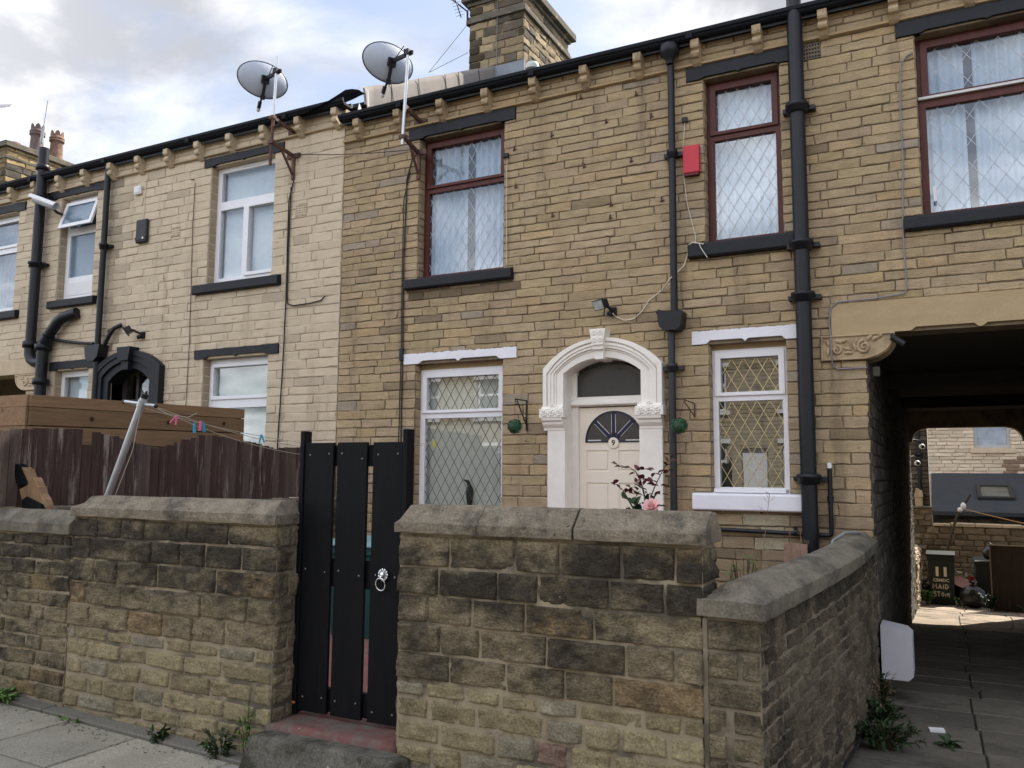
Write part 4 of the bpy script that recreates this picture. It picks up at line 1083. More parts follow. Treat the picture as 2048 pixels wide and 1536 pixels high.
w = upvc(H7, o, [(o[0]+0.085, o[1]-0.07, 5.52, 5.91), (o[0]+0.085, o[1]-0.07, 4.44, 5.38)], 'leftmost upstairs white plastic window with a reflective curtain', gm=M.glassgf, cur=None, sashes=[(o[0]+0.085, o[1]-0.07, 5.52, 5.91)])
curtain(o[0], o[1], o[2], o[3], 0.3, wl=0.11, seed=2).build('curtain', M.dull, w)
lintel(w, -15.0, -13.28, 6.02, 6.16, M.black, notch=0.02); sill(w, -15.0, -13.28, 4.20, 4.34, M.black)

# black door arch
b = MB()
def case7(t):
    x0, x1 = -10.93-0.28*t, -10.05+0.26*t
    return [(x0, 0.2), (x0, 2.4)]+arc(x0, x1, 3.03+0.20*t, 3.225+0.265*t)+[(x1, 2.4), (x1, 0.2)]
for t0, t1, y0 in ((0, .4, -0.05), (.4, .7, -0.085), (.7, 1, -0.10)): b.strip_prism(case7(t0), case7(t1), y0, 0.009)
b.strip_prism(case7(0), case7(0.1), 0.01, 0.22)
ds7 = b.build('door_surround', M.black, H7, bevel=0.006)
b = MB(); b.prism([(-10.64, 3.53), (-10.35, 3.53), (-10.39, 3.33), (-10.60, 3.33)], -0.16, 0.008); b.prism([(-10.57, 3.33), (-10.42, 3.33), (-10.43, 3.2), (-10.56, 3.2)], -0.12, 0.2); b.build('keystone', M.black, ds7, bevel=0.006)
b = MB(); b.box(-10.93, -10.05, 0.24, 0.29, 0.2, 2.75); d7 = b.build('door', mat('dark door', (0.02, 0.018, 0.02), rough=0.4), H7)
b = MB(); b.box(-10.93, -10.85, 0.20, 0.26, 2.3, 3.2); b.box(-10.14, -10.05, 0.20, 0.26, 2.3, 3.2); b.box(-10.63, -10.58, 0.205, 0.26, 2.3, 3.2); b.box(-10.85, -10.63, 0.205, 0.26, 2.74, 2.80); b.box(-10.58, -10.14, 0.205, 0.26, 2.74, 2.80); b.build('frame', mat('dark door frame', (0.04, 0.035, 0.035), rough=0.5), d7)
MB().box(-10.85, -10.14, 0.235, 0.24, 2.8, 3.2).build('fanlight', M.glassgf, d7)
# passage at the far left
b = MB(); b.box(-15.0, -12.62, -0.025, 0.29, 3.268, 3.515); b.build('passage_lintel', M.paintcarved, H7, bevel=0.01)
carved_bracket(H7, -12.965, -1, 3.005, 3.262, M.paintcarved, w=0.29, reach=0.24)
for (x0, x1, z0, z1) in ab7: air_brick(H7, x0, x1, z0, z1, M.paintmortar, 7 if x0 > -8 else 6, 5 if x0 > -8 else 4)

# pipes of the painted house
b = MB(); pipe(b, -12.73, -0.12, 3.68, 6.93, 0.078, (6.10, 5.0))
b.lathe([(0.08, 0), (0.105, 0.0), (0.105, 0.08), (0.085, 0.09)], (-12.73, -0.12, 6.56), n=14)
b.lathe([(0.08, 0), (0.115, 0.0), (0.115, 0.10), (0.085, 0.11)], (-12.73, -0.12, 3.66), n=14)
b.tube([(-12.73, -0.12, 3.70), (-12.73, -0.12, 3.56), (-12.68, -0.12, 3.47), (-12.58, -0.12, 3.42), (-12.44, -0.12, 3.41)], 0.082, 12)
b.tube([(-12.41, -0.12, 3.72), (-12.41, -0.12, -0.2)], 0.085, 14)
for zc in (3.06, 3.60): b.lathe([(0.09, 0), (0.12, 0.0), (0.12, 0.09), (0.09, 0.1)], (-12.41, -0.12, zc), n=14)
b.tube([(-12.41, -0.12, 3.66), (-12.33, -0.12, 3.80), (-12.08, -0.12, 4.03), (-11.98, -0.11, 4.09), (-11.72, -0.06, 4.15)], 0.083, 14)
b.lathe([(0.10, 0), (0.10, 0.12)], (-12.36, -0.12, 3.73), (0.7, 0, 0.75), 14)
sp7 = b.build('soil_pipe', M.iron, H7)
b = MB(); pipe(b, -11.165, -0.085, 3.55, 6.36, 0.045, (5.12,))
b.prism([(-11.34, 3.60), (-11.0, 3.60), (-11.04, 3.42), (-11.12, 3.36), (-11.24, 3.36), (-11.31, 3.42)], -0.18, -0.02)
b.tube([(-11.16, -0.085, 3.4), (-11.16, -0.085, -0.2)], 0.045, 12)
b.tube([(-11.05, -0.08, 3.55), (-10.92, -0.08, 3.75), (-10.84, -0.07, 3.84), (-10.76, -0.0, 3.90)], 0.032, 10)
b.tube([(-10.98, -0.05, 3.78), (-10.98, -0.05, 3.82), (-10.9, -0.05, 3.84)], 0.02, 6)
b.build('drainpipe', M.iron, H7)
b = MB(); b.tube([(-12.2, -0.07, 3.76), (-11.9, -0.06, 3.71), (-11.6, -0.06, 3.67), (-11.28, -0.07, 3.64)], 0.024, 8); b.build('overflow_pipe', M.iron, H7)

# ================================================================== row across the street (seen in the window glass)
HO = thing('terraced_house', (0, -22.2, 0), 'sunlit stone terrace across the street, seen only as a reflection in the windows', 'house')
rngo = random.Random(44)
oh = []; wins = []
for k in range(7):
    bx = -21+6.2*k
    for dx in (0.6, 3.6):
        oh.append((bx+dx, bx+dx+1.1, 4.1, 5.7)); oh.append((bx+dx, bx+dx+1.1, 1.3, 2.9))
    oh.append((bx+2.2, bx+3.1, 0.2, 2.7))
b = MB()
fro = lambda u, v, d: (u, -22-d, v)
holed_wall(b, -22, 22, -0.3, 6.4, 0.012, 0.3, oh, 1, fr=fro)
stones(b, lay(courses(0, 6.4, 0.15, 0.1, rngo), -22, 22, 0.3, 0.6, oh, rngo), plane_fr((0, -22, 0), (1, 0, 0), (0, 0, 1), (0, 1, 0)), rngo, cell=0.3, gap=0.012, colf=tone_sand(rngo, base=(0.42, 0.35, 0.25)))
b.box(-22, 22, -32, -31.7, -0.3, 6.4, 1)
b.build('wall', [M.stone, M.mortar], HO)
b = MB(); b.prism([(-21.8, 6.4), (-27, 9.2), (-32.2, 6.4), (-32.2, 6.3), (-27, 9.1), (-21.8, 6.3)], -22, 22, fr=lambda u, v, d: (d, u, v)); b.build('roof', M.slate, HO)
for (x0, x1, z0, z1) in oh:
    b = MB()
    if z0 < 1:
        b.box(x0+.02, x1-.02, -22.2, -22.15, z0, z1); b.build('door', M.white, HO)
    else:
        zt = z0+(z1-z0)*0.6
        holed_wall(b, x0+.02, x1-.02, z0, z1, 0.12, 0.2, [(x0+.1, x1-.1, z0+.08, zt-.05), (x0+.1, x1-.1, zt+.05, z1-.08)], fr=fro)
        b.box(x0-0.12, x1+0.12, -22.2, -21.93, z1, z1+0.15); b.box(x0-0.12, x1+0.12, -22.2, -21.9, z0-.15, z0-.002)
        b.build('window', M.white, HO)
        MB().box(x0+.05, x1-.05, -22.19, -22.18, z0+.02, z1-.02).build('pane', M.glassdark, HO)
# ================================================================== GROUND, PAVEMENT, PASSAGE PATH
def struct(o): return tag(o, kind='structure')
def gz(x, y):
    return ground_z(max(-25, min(25, x)), y)
b = MB()
gx = [-600, -120, -40, -25, -12, -7, -3.4, -1.001, -0.999, 0.5, 2, 6, 25, 60, 600]
gy = [-600, -120, -40, -20, -12, -8, -6, -4.36, -4.24, -3.5, -2, 0, 2, 4, 6, 8, 10, 12, 13, 16, 25, 60, 150, 600]
vs = [(x, y, gz(x, y)-0.05) for y in gy for x in gx]
nx = len(gx)
b.add(vs, [(j*nx+i, j*nx+i+1, (j+1)*nx+i+1, (j+1)*nx+i) for j in range(len(gy)-1) for i in range(nx-1)])
struct(b.build('ground', M.earth))
rngv = random.Random(21)
def slab(b, x0, x1, y0, y1, zf, top, th=0.05, col=(1, 1, 1), g=0.008, tilt=0.003):
    x0 += g/2; x1 -= g/2; y0 += g/2; y1 -= g/2
    t = [rngv.uniform(-tilt, tilt) for _ in range(4)]
    P = [(x0, y0), (x1, y0), (x1, y1), (x0, y1)]
    e = 0.006
    Q = [(x0+e, y0+e), (x1-e, y0+e), (x1-e, y1-e), (x0+e, y1-e)]
    vs = [(p[0], p[1], zf(*p)+top-th) for p in P]+[(p[0], p[1], zf(*p)+top-e+t[k]) for k, p in enumerate(P)]+[(q[0], q[1], zf(*q)+top+t[k]) for k, q in enumerate(Q)]
    fs = [(0, 1, 5, 4), (1, 2, 6, 5), (2, 3, 7, 6), (3, 0, 4, 7), (4, 5, 9, 8), (5, 6, 10, 9), (6, 7, 11, 10), (7, 4, 8, 11), (8, 9, 10, 11)]
    b.add(vs, fs, 0, False, col)
def pav_z(x, y): return gz(x, -5)
b = MB()
rows = [-4.44, -5.05, -5.78, -6.45]
for j in range(3):
    y1, y0 = rows[j], rows[j+1]
    x = -13.0+0.3*j
    while x < 6:
        w = rngv.uniform(0.62, 0.95)
        if j == 0 and x < -5.0 < x+w: w = -5.0-x if -5.0-x > 0.4 else w
        k = rngv.uniform(0.86, 1.12)
        slab(b, x, x+w, y0, y1, pav_z, 0.03, col=(0.285*k, 0.262*k, 0.21*k), g=0.012)
        x += w
x = -13.0
while x < -3.7:       # narrow edging against the wall
    w = rngv.uniform(0.5, 1.1); k = rngv.uniform(0.8, 1.2)
    slab(b, x, min(x+w, -3.66), -4.44, -4.305, pav_z, 0.045, col=(0.16*k, 0.15*k, 0.125*k), g=0.012); x += w
struct(b.build('pavement', M.flag))
b = MB(); vs = []
for x in (-14, -1.0, 7): vs += [(x, -6.45, pav_z(x, 0)+0.008), (x, -4.30, pav_z(x, 0)+0.008)]
b.add(vs, [(0, 2, 3, 1), (2, 4, 5, 3)]); struct(b.build('pavement_bed', M.joint))
b = MB(); x = -14
while x < 7:
    slab(b, x, x+0.9, -6.60, -6.45, pav_z, 0.032, th=0.2, col=(0.2, 0.19, 0.17)); x += 0.9
struct(b.build('kerb', M.flag))
b = MB(); vs = []
for x in (-60, -25, 25, 60):
    vs += [(x, -16.5, gz(x, -5)-0.03), (x, -6.61, gz(x, -5)-0.03)]
b.add(vs, [(0, 2, 3, 1), (2, 4, 5, 3), (4, 6, 7, 5)]); struct(b.build('road', M.asphalt))

def pas_z(x, y): return -0.2-0.065*max(y, -4.3) if y < 13 else -1.045
b = MB()
y = -4.42
while y < 14.4:
    d = rngv.uniform(0.45, 0.8)
    xs = [-0.75, 0.18+rngv.uniform(-0.06, 0.06), 0.95+rngv.uniform(-.1, .1), 1.75] if y < 10.6 else [-0.58, 0.3+rngv.uniform(-.1, .1), 1.2, 2.2, 3.2, 4.2]
    if y < -0.1: xs = [xs[0], xs[1], xs[2], 1.75]
    for a, c in zip(xs[:-1], xs[1:]):
        k = rngv.uniform(0.8, 1.2)
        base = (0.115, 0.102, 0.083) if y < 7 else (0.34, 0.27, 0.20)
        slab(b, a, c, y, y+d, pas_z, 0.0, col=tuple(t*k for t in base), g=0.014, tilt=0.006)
    y += d
struct(b.build('passage_path', M.pathflag))
b = MB(); vs = []
for y in (-4.42, 13.0, 14.6): vs += [(-0.75, y, pas_z(0, y)-0.02), (4.5, y, pas_z(0, y)-0.02)]
b.add(vs, [(0, 1, 3, 2), (2, 3, 5, 4)]); struct(b.build('passage_bed', M.joint))
b = MB(); b.box(-6.5, -1.0, -4.045, -0.001, -0.3, 0.25); struct(b.build('garden_paving', M.redpave))
b = MB(); b.box(-16, -6.76, -4.045, -0.001, -0.3, 0.24); struct(b.build('neighbour_garden', M.earth))

# ================================================================== GARDEN WALLS
rngw = random.Random(33)
def rockcol(dark=0.015):
    def f(u, v):
        k = rngw.uniform(0.82, 1.15)
        r = rngw.random()
        if r < dark: return (0.14*k, 0.115*k, 0.075*k)
        if r < dark+0.07: return (0.27*k, 0.195*k, 0.105*k)
        return (0.235*k, 0.192*k, 0.120*k)
    return f
def lowcol(u, v):
    k = rngw.uniform(0.82, 1.12); r = rngw.random()
    if r < 0.03: return (0.17*k, 0.115*k, 0.09*k)
    if r < 0.20: return (0.23*k, 0.205*k, 0.145*k)
    if r < 0.50: return (0.27*k, 0.228*k, 0.132*k)
    return (0.255*k, 0.215*k, 0.125*k)
def sweep_coping(b, path, prof, hip0=0.0, hip1=0.0, zv=None, seed=0, mi=0, ns=16, rough=0.005):
    """profile (offset, z) carried along a plan path; ends may be hipped"""
    P = [Vector((p[0], p[1], 0)) for p in path]
    L = [0]
    for a, c in zip(P[:-1], P[1:]): L.append(L[-1]+(c-a).length)
    tot = L[-1]
    def at(s):
        s = min(max(s, 0), tot)
        for k in range(len(P)-1):
            if s <= L[k+1]+1e-9:
                t = (s-L[k])/max(1e-9, L[k+1]-L[k]); p = P[k].lerp(P[k+1], t)
                d0 = (P[k+1]-P[k]).normalized()
                dp = (P[k]-P[k-1]).normalized() if k > 0 else d0
                dn = (P[k+2]-P[k+1]).normalized() if k+2 < len(P) else d0
                d = (dp.lerp(d0, 0.5) .lerp(d0, min(1, t*2)) if t < 0.5 else d0.lerp(d0.lerp(dn, 0.5), (t-0.5)*2)).normalized()
                return p, Vector((d.y, -d.x, 0))
    zmax = max(q[1] for q in prof); cen = sum(q[0] for q in prof)/len(prof)
    st = [0.0]+([hip0*0.5, hip0] if hip0 else [0.012])
    m = max(2, int(ns*tot))
    a, c = st[-1], tot-(hip1 if hip1 else 0.012)
    st += [a+(c-a)*k/m for k in range(1, m+1)]
    st += ([tot-hip1*0.5, tot] if hip1 else [tot])
    vs = []; n = len(prof)
    for s in st:
        p, nr = at(s)
        kk = 1.0
        if hip0 and s < hip0: kk = s/hip0
        if hip1 and s > tot-hip1: kk = (tot-s)/hip1
        e = 0.0
        if (not hip0 and s < 0.006) or (not hip1 and s > tot-0.006): e = 1.0
        for q in prof:
            z = q[1]
            if zv is not None and z > zv: z = zv+(z-zv)*kk
            o = q[0]+(cen-q[0])*0.02*e
            nn = Vector((s*9+seed, q[0]*14, z*14+seed))
            j = rough*(mnoise.noise(nn)+0.5*mnoise.noise(nn*2.7))
            vs.append((p.x+nr.x*(o+j), p.y+nr.y*(o+j), z+rough*mnoise.noise(nn+Vector((5, 7, 1)))-0.003*e*(1 if z > zmax-0.09 else 0)))
    fs = [(i*n+k, i*n+(k+1) % n, (i+1)*n+(k+1) % n, (i+1)*n+k) for i in range(len(st)-1) for k in range(n)]
    fs += [tuple(range(n)), tuple(range((len(st)-1)*n+n-1, (len(st)-1)*n-1, -1))]
    b.add(vs, fs, mi, False)
    return b
def coping_prof(w, z0, zv, zt, ch):
    h = w/2
    return [(h, z0), (h+0.002, (z0+zv)/2), (h, zv), (h-ch, zt), (0, zt+0.003), (-h+ch, zt), (-h, zv), (-h, z0)]
YF = -4.30
def wall_block(name, label, x0, x1, ztop, zsplit, coping, ends, z_bottom=-0.15, big=0.152, lowh=0.115, thin=False, loc=None, copmat=None, group=None):
    T = thing(name, loc or ((x0+x1)/2, -4.17, 0), label, 'garden wall', group)
    b = MB()
    b.box(x0+0.006, x1-0.006, YF+0.004, -4.06, z_bottom, ztop, 1)
    zs_big = courses(zsplit, ztop-0.008, big, 0.03, rngw); zs_low = courses(z_bottom, zsplit, lowh, 0.16, rngw)
    if thin:
        stones(b, lay(zs_big, x0, x1, 0.14, 0.40, [], rngw), front_fr(YF), rngw, gap=0.014, back=0.012, prot=0.011, bev=0.006, cell=0.018, rough=0.010, freq=18, jit=0.006, colf=rockcol(), bulge=0.002)
    else:
        stones(b, lay(zs_big, x0, x1, 0.22, 0.40, [], rngw), front_fr(YF), rngw, gap=0.011, back=0.012, prot=0.013, bev=0.006, cell=0.016, rough=0.011, freq=17, jit=0.003, colf=rockcol(), bulge=0.003)
    stones(b, lay(zs_low, x0, x1, 0.15, 0.36, [], rngw), front_fr(YF), rngw, gap=0.019, back=0.010, prot=0.008, bev=0.007, cell=0.016, rough=0.008, freq=18, jit=0.006, colf=lowcol, bulge=0.002, mi=2)
    for xe, n in ends:
        fr = plane_fr((xe, 0, 0), (0, 1, 0), (0, 0, 1), (n, 0, 0))
        zz = zs_low[:-1]+zs_big
        rr = []
        for k, (p, q) in enumerate(zip(zz[:-1], zz[1:])):
            sp = -4.18 if k % 2 else -4.13
            rr += [(YF+0.004, p, sp, q), (sp, p, -4.05, q)]
        stones(b, rr, fr, rngw, gap=0.012, back=0.012, prot=0.004, bev=0.008, cell=0.022, rough=0.010, freq=16, jit=0.004, colf=rockcol(), bulge=0.004)
    b.build('stonework', [M.rock, M.rockmortar, M.rocklow], T)
    for k, (a, c, h0, h1) in enumerate(coping['pieces']):
        bb = MB()
        sweep_coping(bb, [(a+0.001, -4.175), (c-0.001, -4.175)], coping_prof(0.325, coping['z0'], coping['zv'], coping['zt'], 0.10), h0, h1, zv=coping['zv'], seed=a*3.1)
        o = bb.build('coping_stone', copmat or M.coping, T, bevel=0.0035, seg=2)
    return T
wall_block('garden_wall', 'tall rock faced stone wall on the left of the black gate', -5.50, -3.60, 1.408, 0.655, dict(z0=1.41, zv=1.47, zt=1.55, pieces=[(-5.50, -4.93, 0.09, 0), (-4.93, -3.588, 0, 0.05)]), [(-3.60, 1), (-5.50, -1)])
wall_block('garden_wall', 'tall sooty stone wall between the black gate and the passage', -2.71, -1.005, 1.398, 0.615, dict(z0=1.40, zv=1.455, zt=1.548, pieces=[(-2.72, -2.20, 0.04, 0), (-2.20, -1.655, 0, 0), (-1.645, -0.985, 0, 0.0)]), [(-1.005, 1), (-2.71, -1)])
b = None
wall_block('garden_wall', 'lower wall of thin mixed stones at the far left', -9.5, -5.505, 1.275, 0.12, dict(z0=1.278, zv=1.35, zt=1.435, pieces=[(-9.5, -7.6, 0, 0), (-7.6, -6.55, 0, 0), (-6.55, -5.505, 0, 0)]), [], big=0.108, lowh=0.12, thin=True, copmat=M.copingdark)

# curving wall beside the passage
T = thing('garden_wall', (-0.8, -2.2, -0.1), 'lower curved wall of small stones sweeping back to the passage corner', 'garden wall')
cp = [(-0.752, -4.30), (-0.715, -3.85), (-0.68, -3.40), (-0.635, -2.75), (-0.60, -2.15), (-0.578, -1.55), (-0.572, -1.0), (-0.572, -0.5), (-0.572, -0.03)]
LL = [0]
for a, c in zip(cp[:-1], cp[1:]): LL.append(LL[-1]+math.hypot(c[0]-a[0], c[1]-a[1]))
cpa = np.array(cp); LLa = np.array(LL)
tx = np.gradient(cpa[:, 0], LLa); ty = np.gradient(cpa[:, 1], LLa)
def curve_fr(U, V, D):
    x = np.interp(U, LLa, cpa[:, 0]); y = np.interp(U, LLa, cpa[:, 1]); a = np.interp(U, LLa, tx); c = np.interp(U, LLa, ty)
    return x+c*D, y-a*D, V
b = MB()
inn = [(x-0.27, y) for x, y in cp]
n = len(cp)
vs = [(x-0.004, max(y, YF+0.004), -0.5) for x, y in cp]+[(x-0.004, max(y, YF+0.004), 1.078) for x, y in cp]+[(x, max(y, YF+0.004), -0.5) for x, y in inn]+[(x, max(y, YF+0.004), 1.078) for x, y in inn]
fs = []
for i in range(n-1): fs += [(i, i+1, n+i+1, n+i), (2*n+i, 3*n+i, 3*n+i+1, 2*n+i+1), (n+i, n+i+1, 3*n+i+1, 3*n+i)]
fs += [(0, n, 3*n, 2*n)]
b.add(vs, fs, 1)
zc = courses(-0.45, 1.07, 0.085, 0.13, rngw)
def curcol(u, v):
    k = rngw.uniform(0.7, 1.15); r = rngw.random()
    if r < 0.12: return (0.10*k, 0.082*k, 0.06*k)
    return (0.165*k, 0.137*k, 0.092*k)
stones(b, lay(zc, 0.0, LL[-1], 0.09, 0.26, [], rngw), curve_fr, rngw, gap=0.015, back=0.010, prot=0.005, bev=0.005, cell=0.018, rough=0.008, freq=20, jit=0.007, colf=curcol, bulge=0.0015)
zf = courses(-0.25, 1.07, 0.118, 0.10, rngw)
stones(b, lay(zf, -1.0, -0.752, 0.16, 0.32, [(-0.905, -0.888, 0.52, 0.62)], rngw), front_fr(YF), rngw, gap=0.013, back=0.010, prot=0.009, bev=0.006, cell=0.016, rough=0.008, freq=17, jit=0.004, colf=rockcol(), bulge=0.002)
b.box(-1.014, -0.992, YF-0.002, -4.2, -0.3, 1.07, 1)
b.build('stonework', [M.rock, M.curvemortar], T)
path = [(x-0.125, y) for x, y in cp]; path[0] = (path[0][0]-0.002, YF-0.035)
pl = [0, 1.05, 2.05, 2.85, 3.55, 4.32]
PV = [Vector((p[0], p[1], 0)) for p in path]
acc = [0]
for a, c in zip(PV[:-1], PV[1:]): acc.append(acc[-1]+(c-a).length)
acc = np.array(acc); PA = np.array(path)
for k in range(len(pl)-1):
    a, c = pl[k]+0.001, min(pl[k+1], acc[-1])-0.001
    ss = np.linspace(a, c, 6)
    sub = [(float(np.interp(s, acc, PA[:, 0])), float(np.interp(s, acc, PA[:, 1]))) for s in ss]
    bb = MB(); sweep_coping(bb, sub, coping_prof(0.315, 1.082, 1.16, 1.228, 0.105), 0.13 if k == 0 else 0, 0, zv=1.16, seed=k*5.0)
    bb.build('coping_stone', M.copingdark, T, bevel=0.0035, seg=2)

# low dividing wall between the two gardens
T = thing('garden_wall', (-6.62, -2.1, 0), 'low dividing wall under the maroon paling fence', 'garden wall')
b = MB(); b.box(-6.72, -6.535, -4.04, -0.012, -0.3, 1.40, 1)
stones(b, lay(courses(0.2, 1.39, 0.12, 0.15, rngw), -4.04, -0.012, 0.2, 0.45, [], rngw), plane_fr((-6.527, 0, 0), (0, 1, 0), (0, 0, 1), (1, 0, 0)), rngw, gap=0.014, prot=0.006, cell=0.06, rough=0.008, jit=0.006, colf=rockcol())
b.build('stonework', [M.rock, M.rockmortar], T)
b = MB(); sweep_coping(b, [(-6.625, -4.0), (-6.625, -0.02)], [(0.13, 1.402), (0.13, 1.43), (0.12, 1.436), (-0.12, 1.436), (-0.13, 1.43), (-0.13, 1.402)], 0, 0, seed=2); b.build('coping_stone', M.coping, T, bevel=0.006)

# ================================================================== STEP AND GATE
T = thing('gate_step', (-3.08, -4.4, 0), 'worn step with flaking red paint under the black gate', 'step')
b = MB()
def rough_slab(b, poly_top, poly_bot, z1, z0, n=12, seed=0):
    """lumpy block: quad top (x, y)*4 and quad bottom"""
    vs = []; fs = []
    m = n+1
    for j in range(m):
        for i in range(m):
            s, t = i/n, j/n
            def q(Q): return ((Q[0][0]*(1-s)+Q[1][0]*s)*(1-t)+(Q[3][0]*(1-s)+Q[2][0]*s)*t, (Q[0][1]*(1-s)+Q[1][1]*s)*(1-t)+(Q[3][1]*(1-s)+Q[2][1]*s)*t)
            x, y = q(poly_top)
            e = min(s, 1-s, t, 1-t)
            vs.append((x, y, z1-(0.015 if e == 0 else 0)+0.008*mnoise.noise(Vector((x*6, y*6, seed)))))
    fs = [(j*m+i, j*m+i+1, (j+1)*m+i+1, (j+1)*m+i) for j in range(n) for i in range(n)]
    base = len(vs); rim = [i for i in range(m)]+[j*m+n for j in range(1, m)]+[n*m+i for i in range(n-1, -1, -1)]+[j*m for j in range(n-1, 0, -1)]
    cxb = sum(p[0] for p in poly_bot)/4; cyb = sum(p[1] for p in poly_bot)/4
    cxt = sum(p[0] for p in poly_top)/4; cyt = sum(p[1] for p in poly_top)/4
    wx = (poly_bot[1][0]-poly_bot[0][0])/(poly_top[1][0]-poly_top[0][0]); wy = (poly_bot[3][1]-poly_bot[0][1])/(poly_top[3][1]-poly_top[0][1])
    L = 6
    for l in range(1, L+1):
        t = l/L
        for r in rim:
            x, y, z = vs[r]
            X = x*(1-t)+(cxb+(x-cxt)*wx)*t; Y = y*(1-t)+(cyb+(y-cyt)*wy)*t; Z = z*(1-t)+z0*t
            d = 0.014*mnoise.noise(Vector((X*7, Y*7, Z*7+seed)))
            vs.append((X+d, Y-d, Z))
    R = len(rim)
    for l in range(L):
        for k in range(R):
            a = (rim[k] if l == 0 else base+(l-1)*R+k); a2 = (rim[(k+1) % R] if l == 0 else base+(l-1)*R+(k+1) % R)
            c = base+l*R+k; c2 = base+l*R+(k+1) % R
            fs.append((a, a2, c2, c))
    b.add(vs, fs, 0, True)
rough_slab(b, [(-3.615, -4.33), (-2.70, -4.33), (-2.70, -3.98), (-3.615, -3.98)], [(-3.615, -4.33), (-2.70, -4.33), (-2.70, -3.98), (-3.615, -3.98)], 0.262, -0.1, seed=4)
b.build('tread', M.redstep, T)
b = MB()
rough_slab(b, [(-3.625, -4.455), (-2.60, -4.455), (-2.60, -4.315), (-3.625, -4.315)], [(-3.665, -4.53), (-2.57, -4.53), (-2.57, -4.315), (-3.665, -4.315)], 0.225, -0.1, seed=9)
b.build('concrete_block', M.concrete, T)

G = thing('garden_gate', (-3.05, -4.27, 0.33), 'black painted gate of three wide boards between two posts', 'gate')
for x0, x1 in ((-3.603, -3.572), (-2.822, -2.788)):
    MB().box(x0, x1, -4.125, -4.05, 0.265, 1.985).build('gate_post', M.gate, G, bevel=0.004)
for (x0, x1) in ((-3.566, -3.345), (-3.313, -3.088), (-3.042, -2.828)):
    dz = 0.005*mnoise.noise(Vector((x0*9, 0, 0)))
    MB().box(x0, x1, -4.115, -4.092, 0.285, 1.91+dz).build('board', M.gate, G, bevel=0.003)
for (z0, z1) in ((1.765, 1.895), (1.035, 1.205), (0.295, 0.435)):
    MB().box(-3.565, -2.829, -4.0915, -4.06, z0, z1).build('rail', M.gate, G, bevel=0.003)
for bx in (-3.53, -3.38, -3.28, -3.12, -3.005, -2.865):
    for bz in (1.83, 1.12, 0.365):
        MB().lathe([(0.0055, 0), (0.0055, 0.0015), (0.003, 0.002)], (bx+random.uniform(-.006, .006), -4.1151, bz+random.uniform(-.02, .02)), (0, -1, 0), 8).build('screw', M.cablegrey, G)
b = MB()
hx, hy, hz = -2.94, -4.117, 1.11
b.lathe([(0.030, 0), (0.030, 0.006), (0.024, 0.012)], (hx, hy+0.002, hz+0.02), (0, -1, 0), 16)
b.ball((hx, hy-0.016, hz+0.022), 0.021, 12, 0, (0.95, 0.8, 1.0))
b.ball((hx, hy-0.030, hz+0.012), 0.011, 10, 0, (1.1, 1, 0.9))
for a in range(11): b.ball((hx+0.030*math.cos(2*PI*a/11), hy-0.008, hz+0.022+0.030*math.sin(2*PI*a/11)), 0.009, 6)
for s in (1, -1): b.ball((hx+s*0.016, hy-0.022, hz+0.042), 0.007, 6)
ring_pts = [(hx+0.033*math.sin(2*PI*k/24), hy-0.034-0.006*math.cos(2*PI*k/24), hz-0.030+0.036*math.cos(2*PI*k/24)) for k in range(25)]
b.tube(ring_pts, 0.0042, 8)
b.build('ring_handle', M.chrome, G)
b = MB(); b.box(-3.60, -3.575, -4.1265, -4.1252, 0.325, 0.337); b.build('sticker', mat('orange sticker', (0.6, 0.2, 0.1), rough=0.5), G)

# ================================================================== FENCES
F = thing('paling_fence', (-6.6, -2.4, 1.43), 'weathered maroon paling fence with a wavy top', 'fence')
prof = [(-6.0, 2.04), (-4.19, 2.04), (-3.95, 2.07), (-3.65, 2.09), (-3.46, 2.09), (-3.16, 2.04), (-2.95, 1.99), (-2.72, 1.95), (-2.55, 1.98), (-2.22, 2.09), (-2.0, 2.10), (-1.51, 2.05), (-1.12, 1.99), (-0.80, 2.02), (-0.05, 2.08)]
pa = np.array(prof)
b = MB(); y = -4.30; k = 0
rngf2 = random.Random(8)
while y < -0.10:
    w = rngf2.uniform(0.082, 0.098)
    zt = float(np.interp(y+w/2, pa[:, 0], pa[:, 1]))+rngf2.uniform(-0.006, 0.006)
    if -3.46 < y+w/2 < -3.385: zt -= 0.13
    t = rngf2.uniform(0.7, 1.15)
    g = rngf2.uniform(0.003, 0.009); tw = rngf2.uniform(-0.004, 0.004); ln = rngf2.uniform(-0.006, 0.006)
    t = 0.85+0.4*(t-0.7)
    col = (0.070*t, 0.042*t, 0.034*t) if rngf2.random() > 0.3 else (0.105*t, 0.074*t, 0.062*t)
    x0 = -6.60+rngf2.uniform(-0.004, 0.004)
    zb = 1.445+rngf2.uniform(-0.01, 0.008)
    b.add([(x0, y+g, zb), (x0+0.014+tw, y+w-g, zb), (x0-0.004+tw, y+w-g, zb), (x0-0.018, y+g, zb), (x0, y+g+ln, zt), (x0+0.014+tw, y+w-g+ln, zt+0.004*mnoise.noise(Vector((y*40, 0, 0)))), (x0-0.004+tw, y+w-g+ln, zt), (x0-0.018, y+g+ln, zt)],
          [(0, 3, 2, 1), (4, 5, 6, 7), (0, 1, 5, 4), (1, 2, 6, 5), (2, 3, 7, 6), (3, 0, 4, 7)], 0, False, col)
    y += w
b.build('palings', M.maroon, F)
for z in (1.56, 1.86): MB().box(-6.665, -6.622, -4.3, -0.1, z, z+0.07, col=(0.05, 0.025, 0.02)).build('rail', M.maroon, F)
for y in (-4.25, -2.3, -0.2): MB().box(-6.73, -6.667, y, y+0.075, 1.44, 2.0, col=(0.05, 0.025, 0.02)).build('fence_post', M.maroon, F)

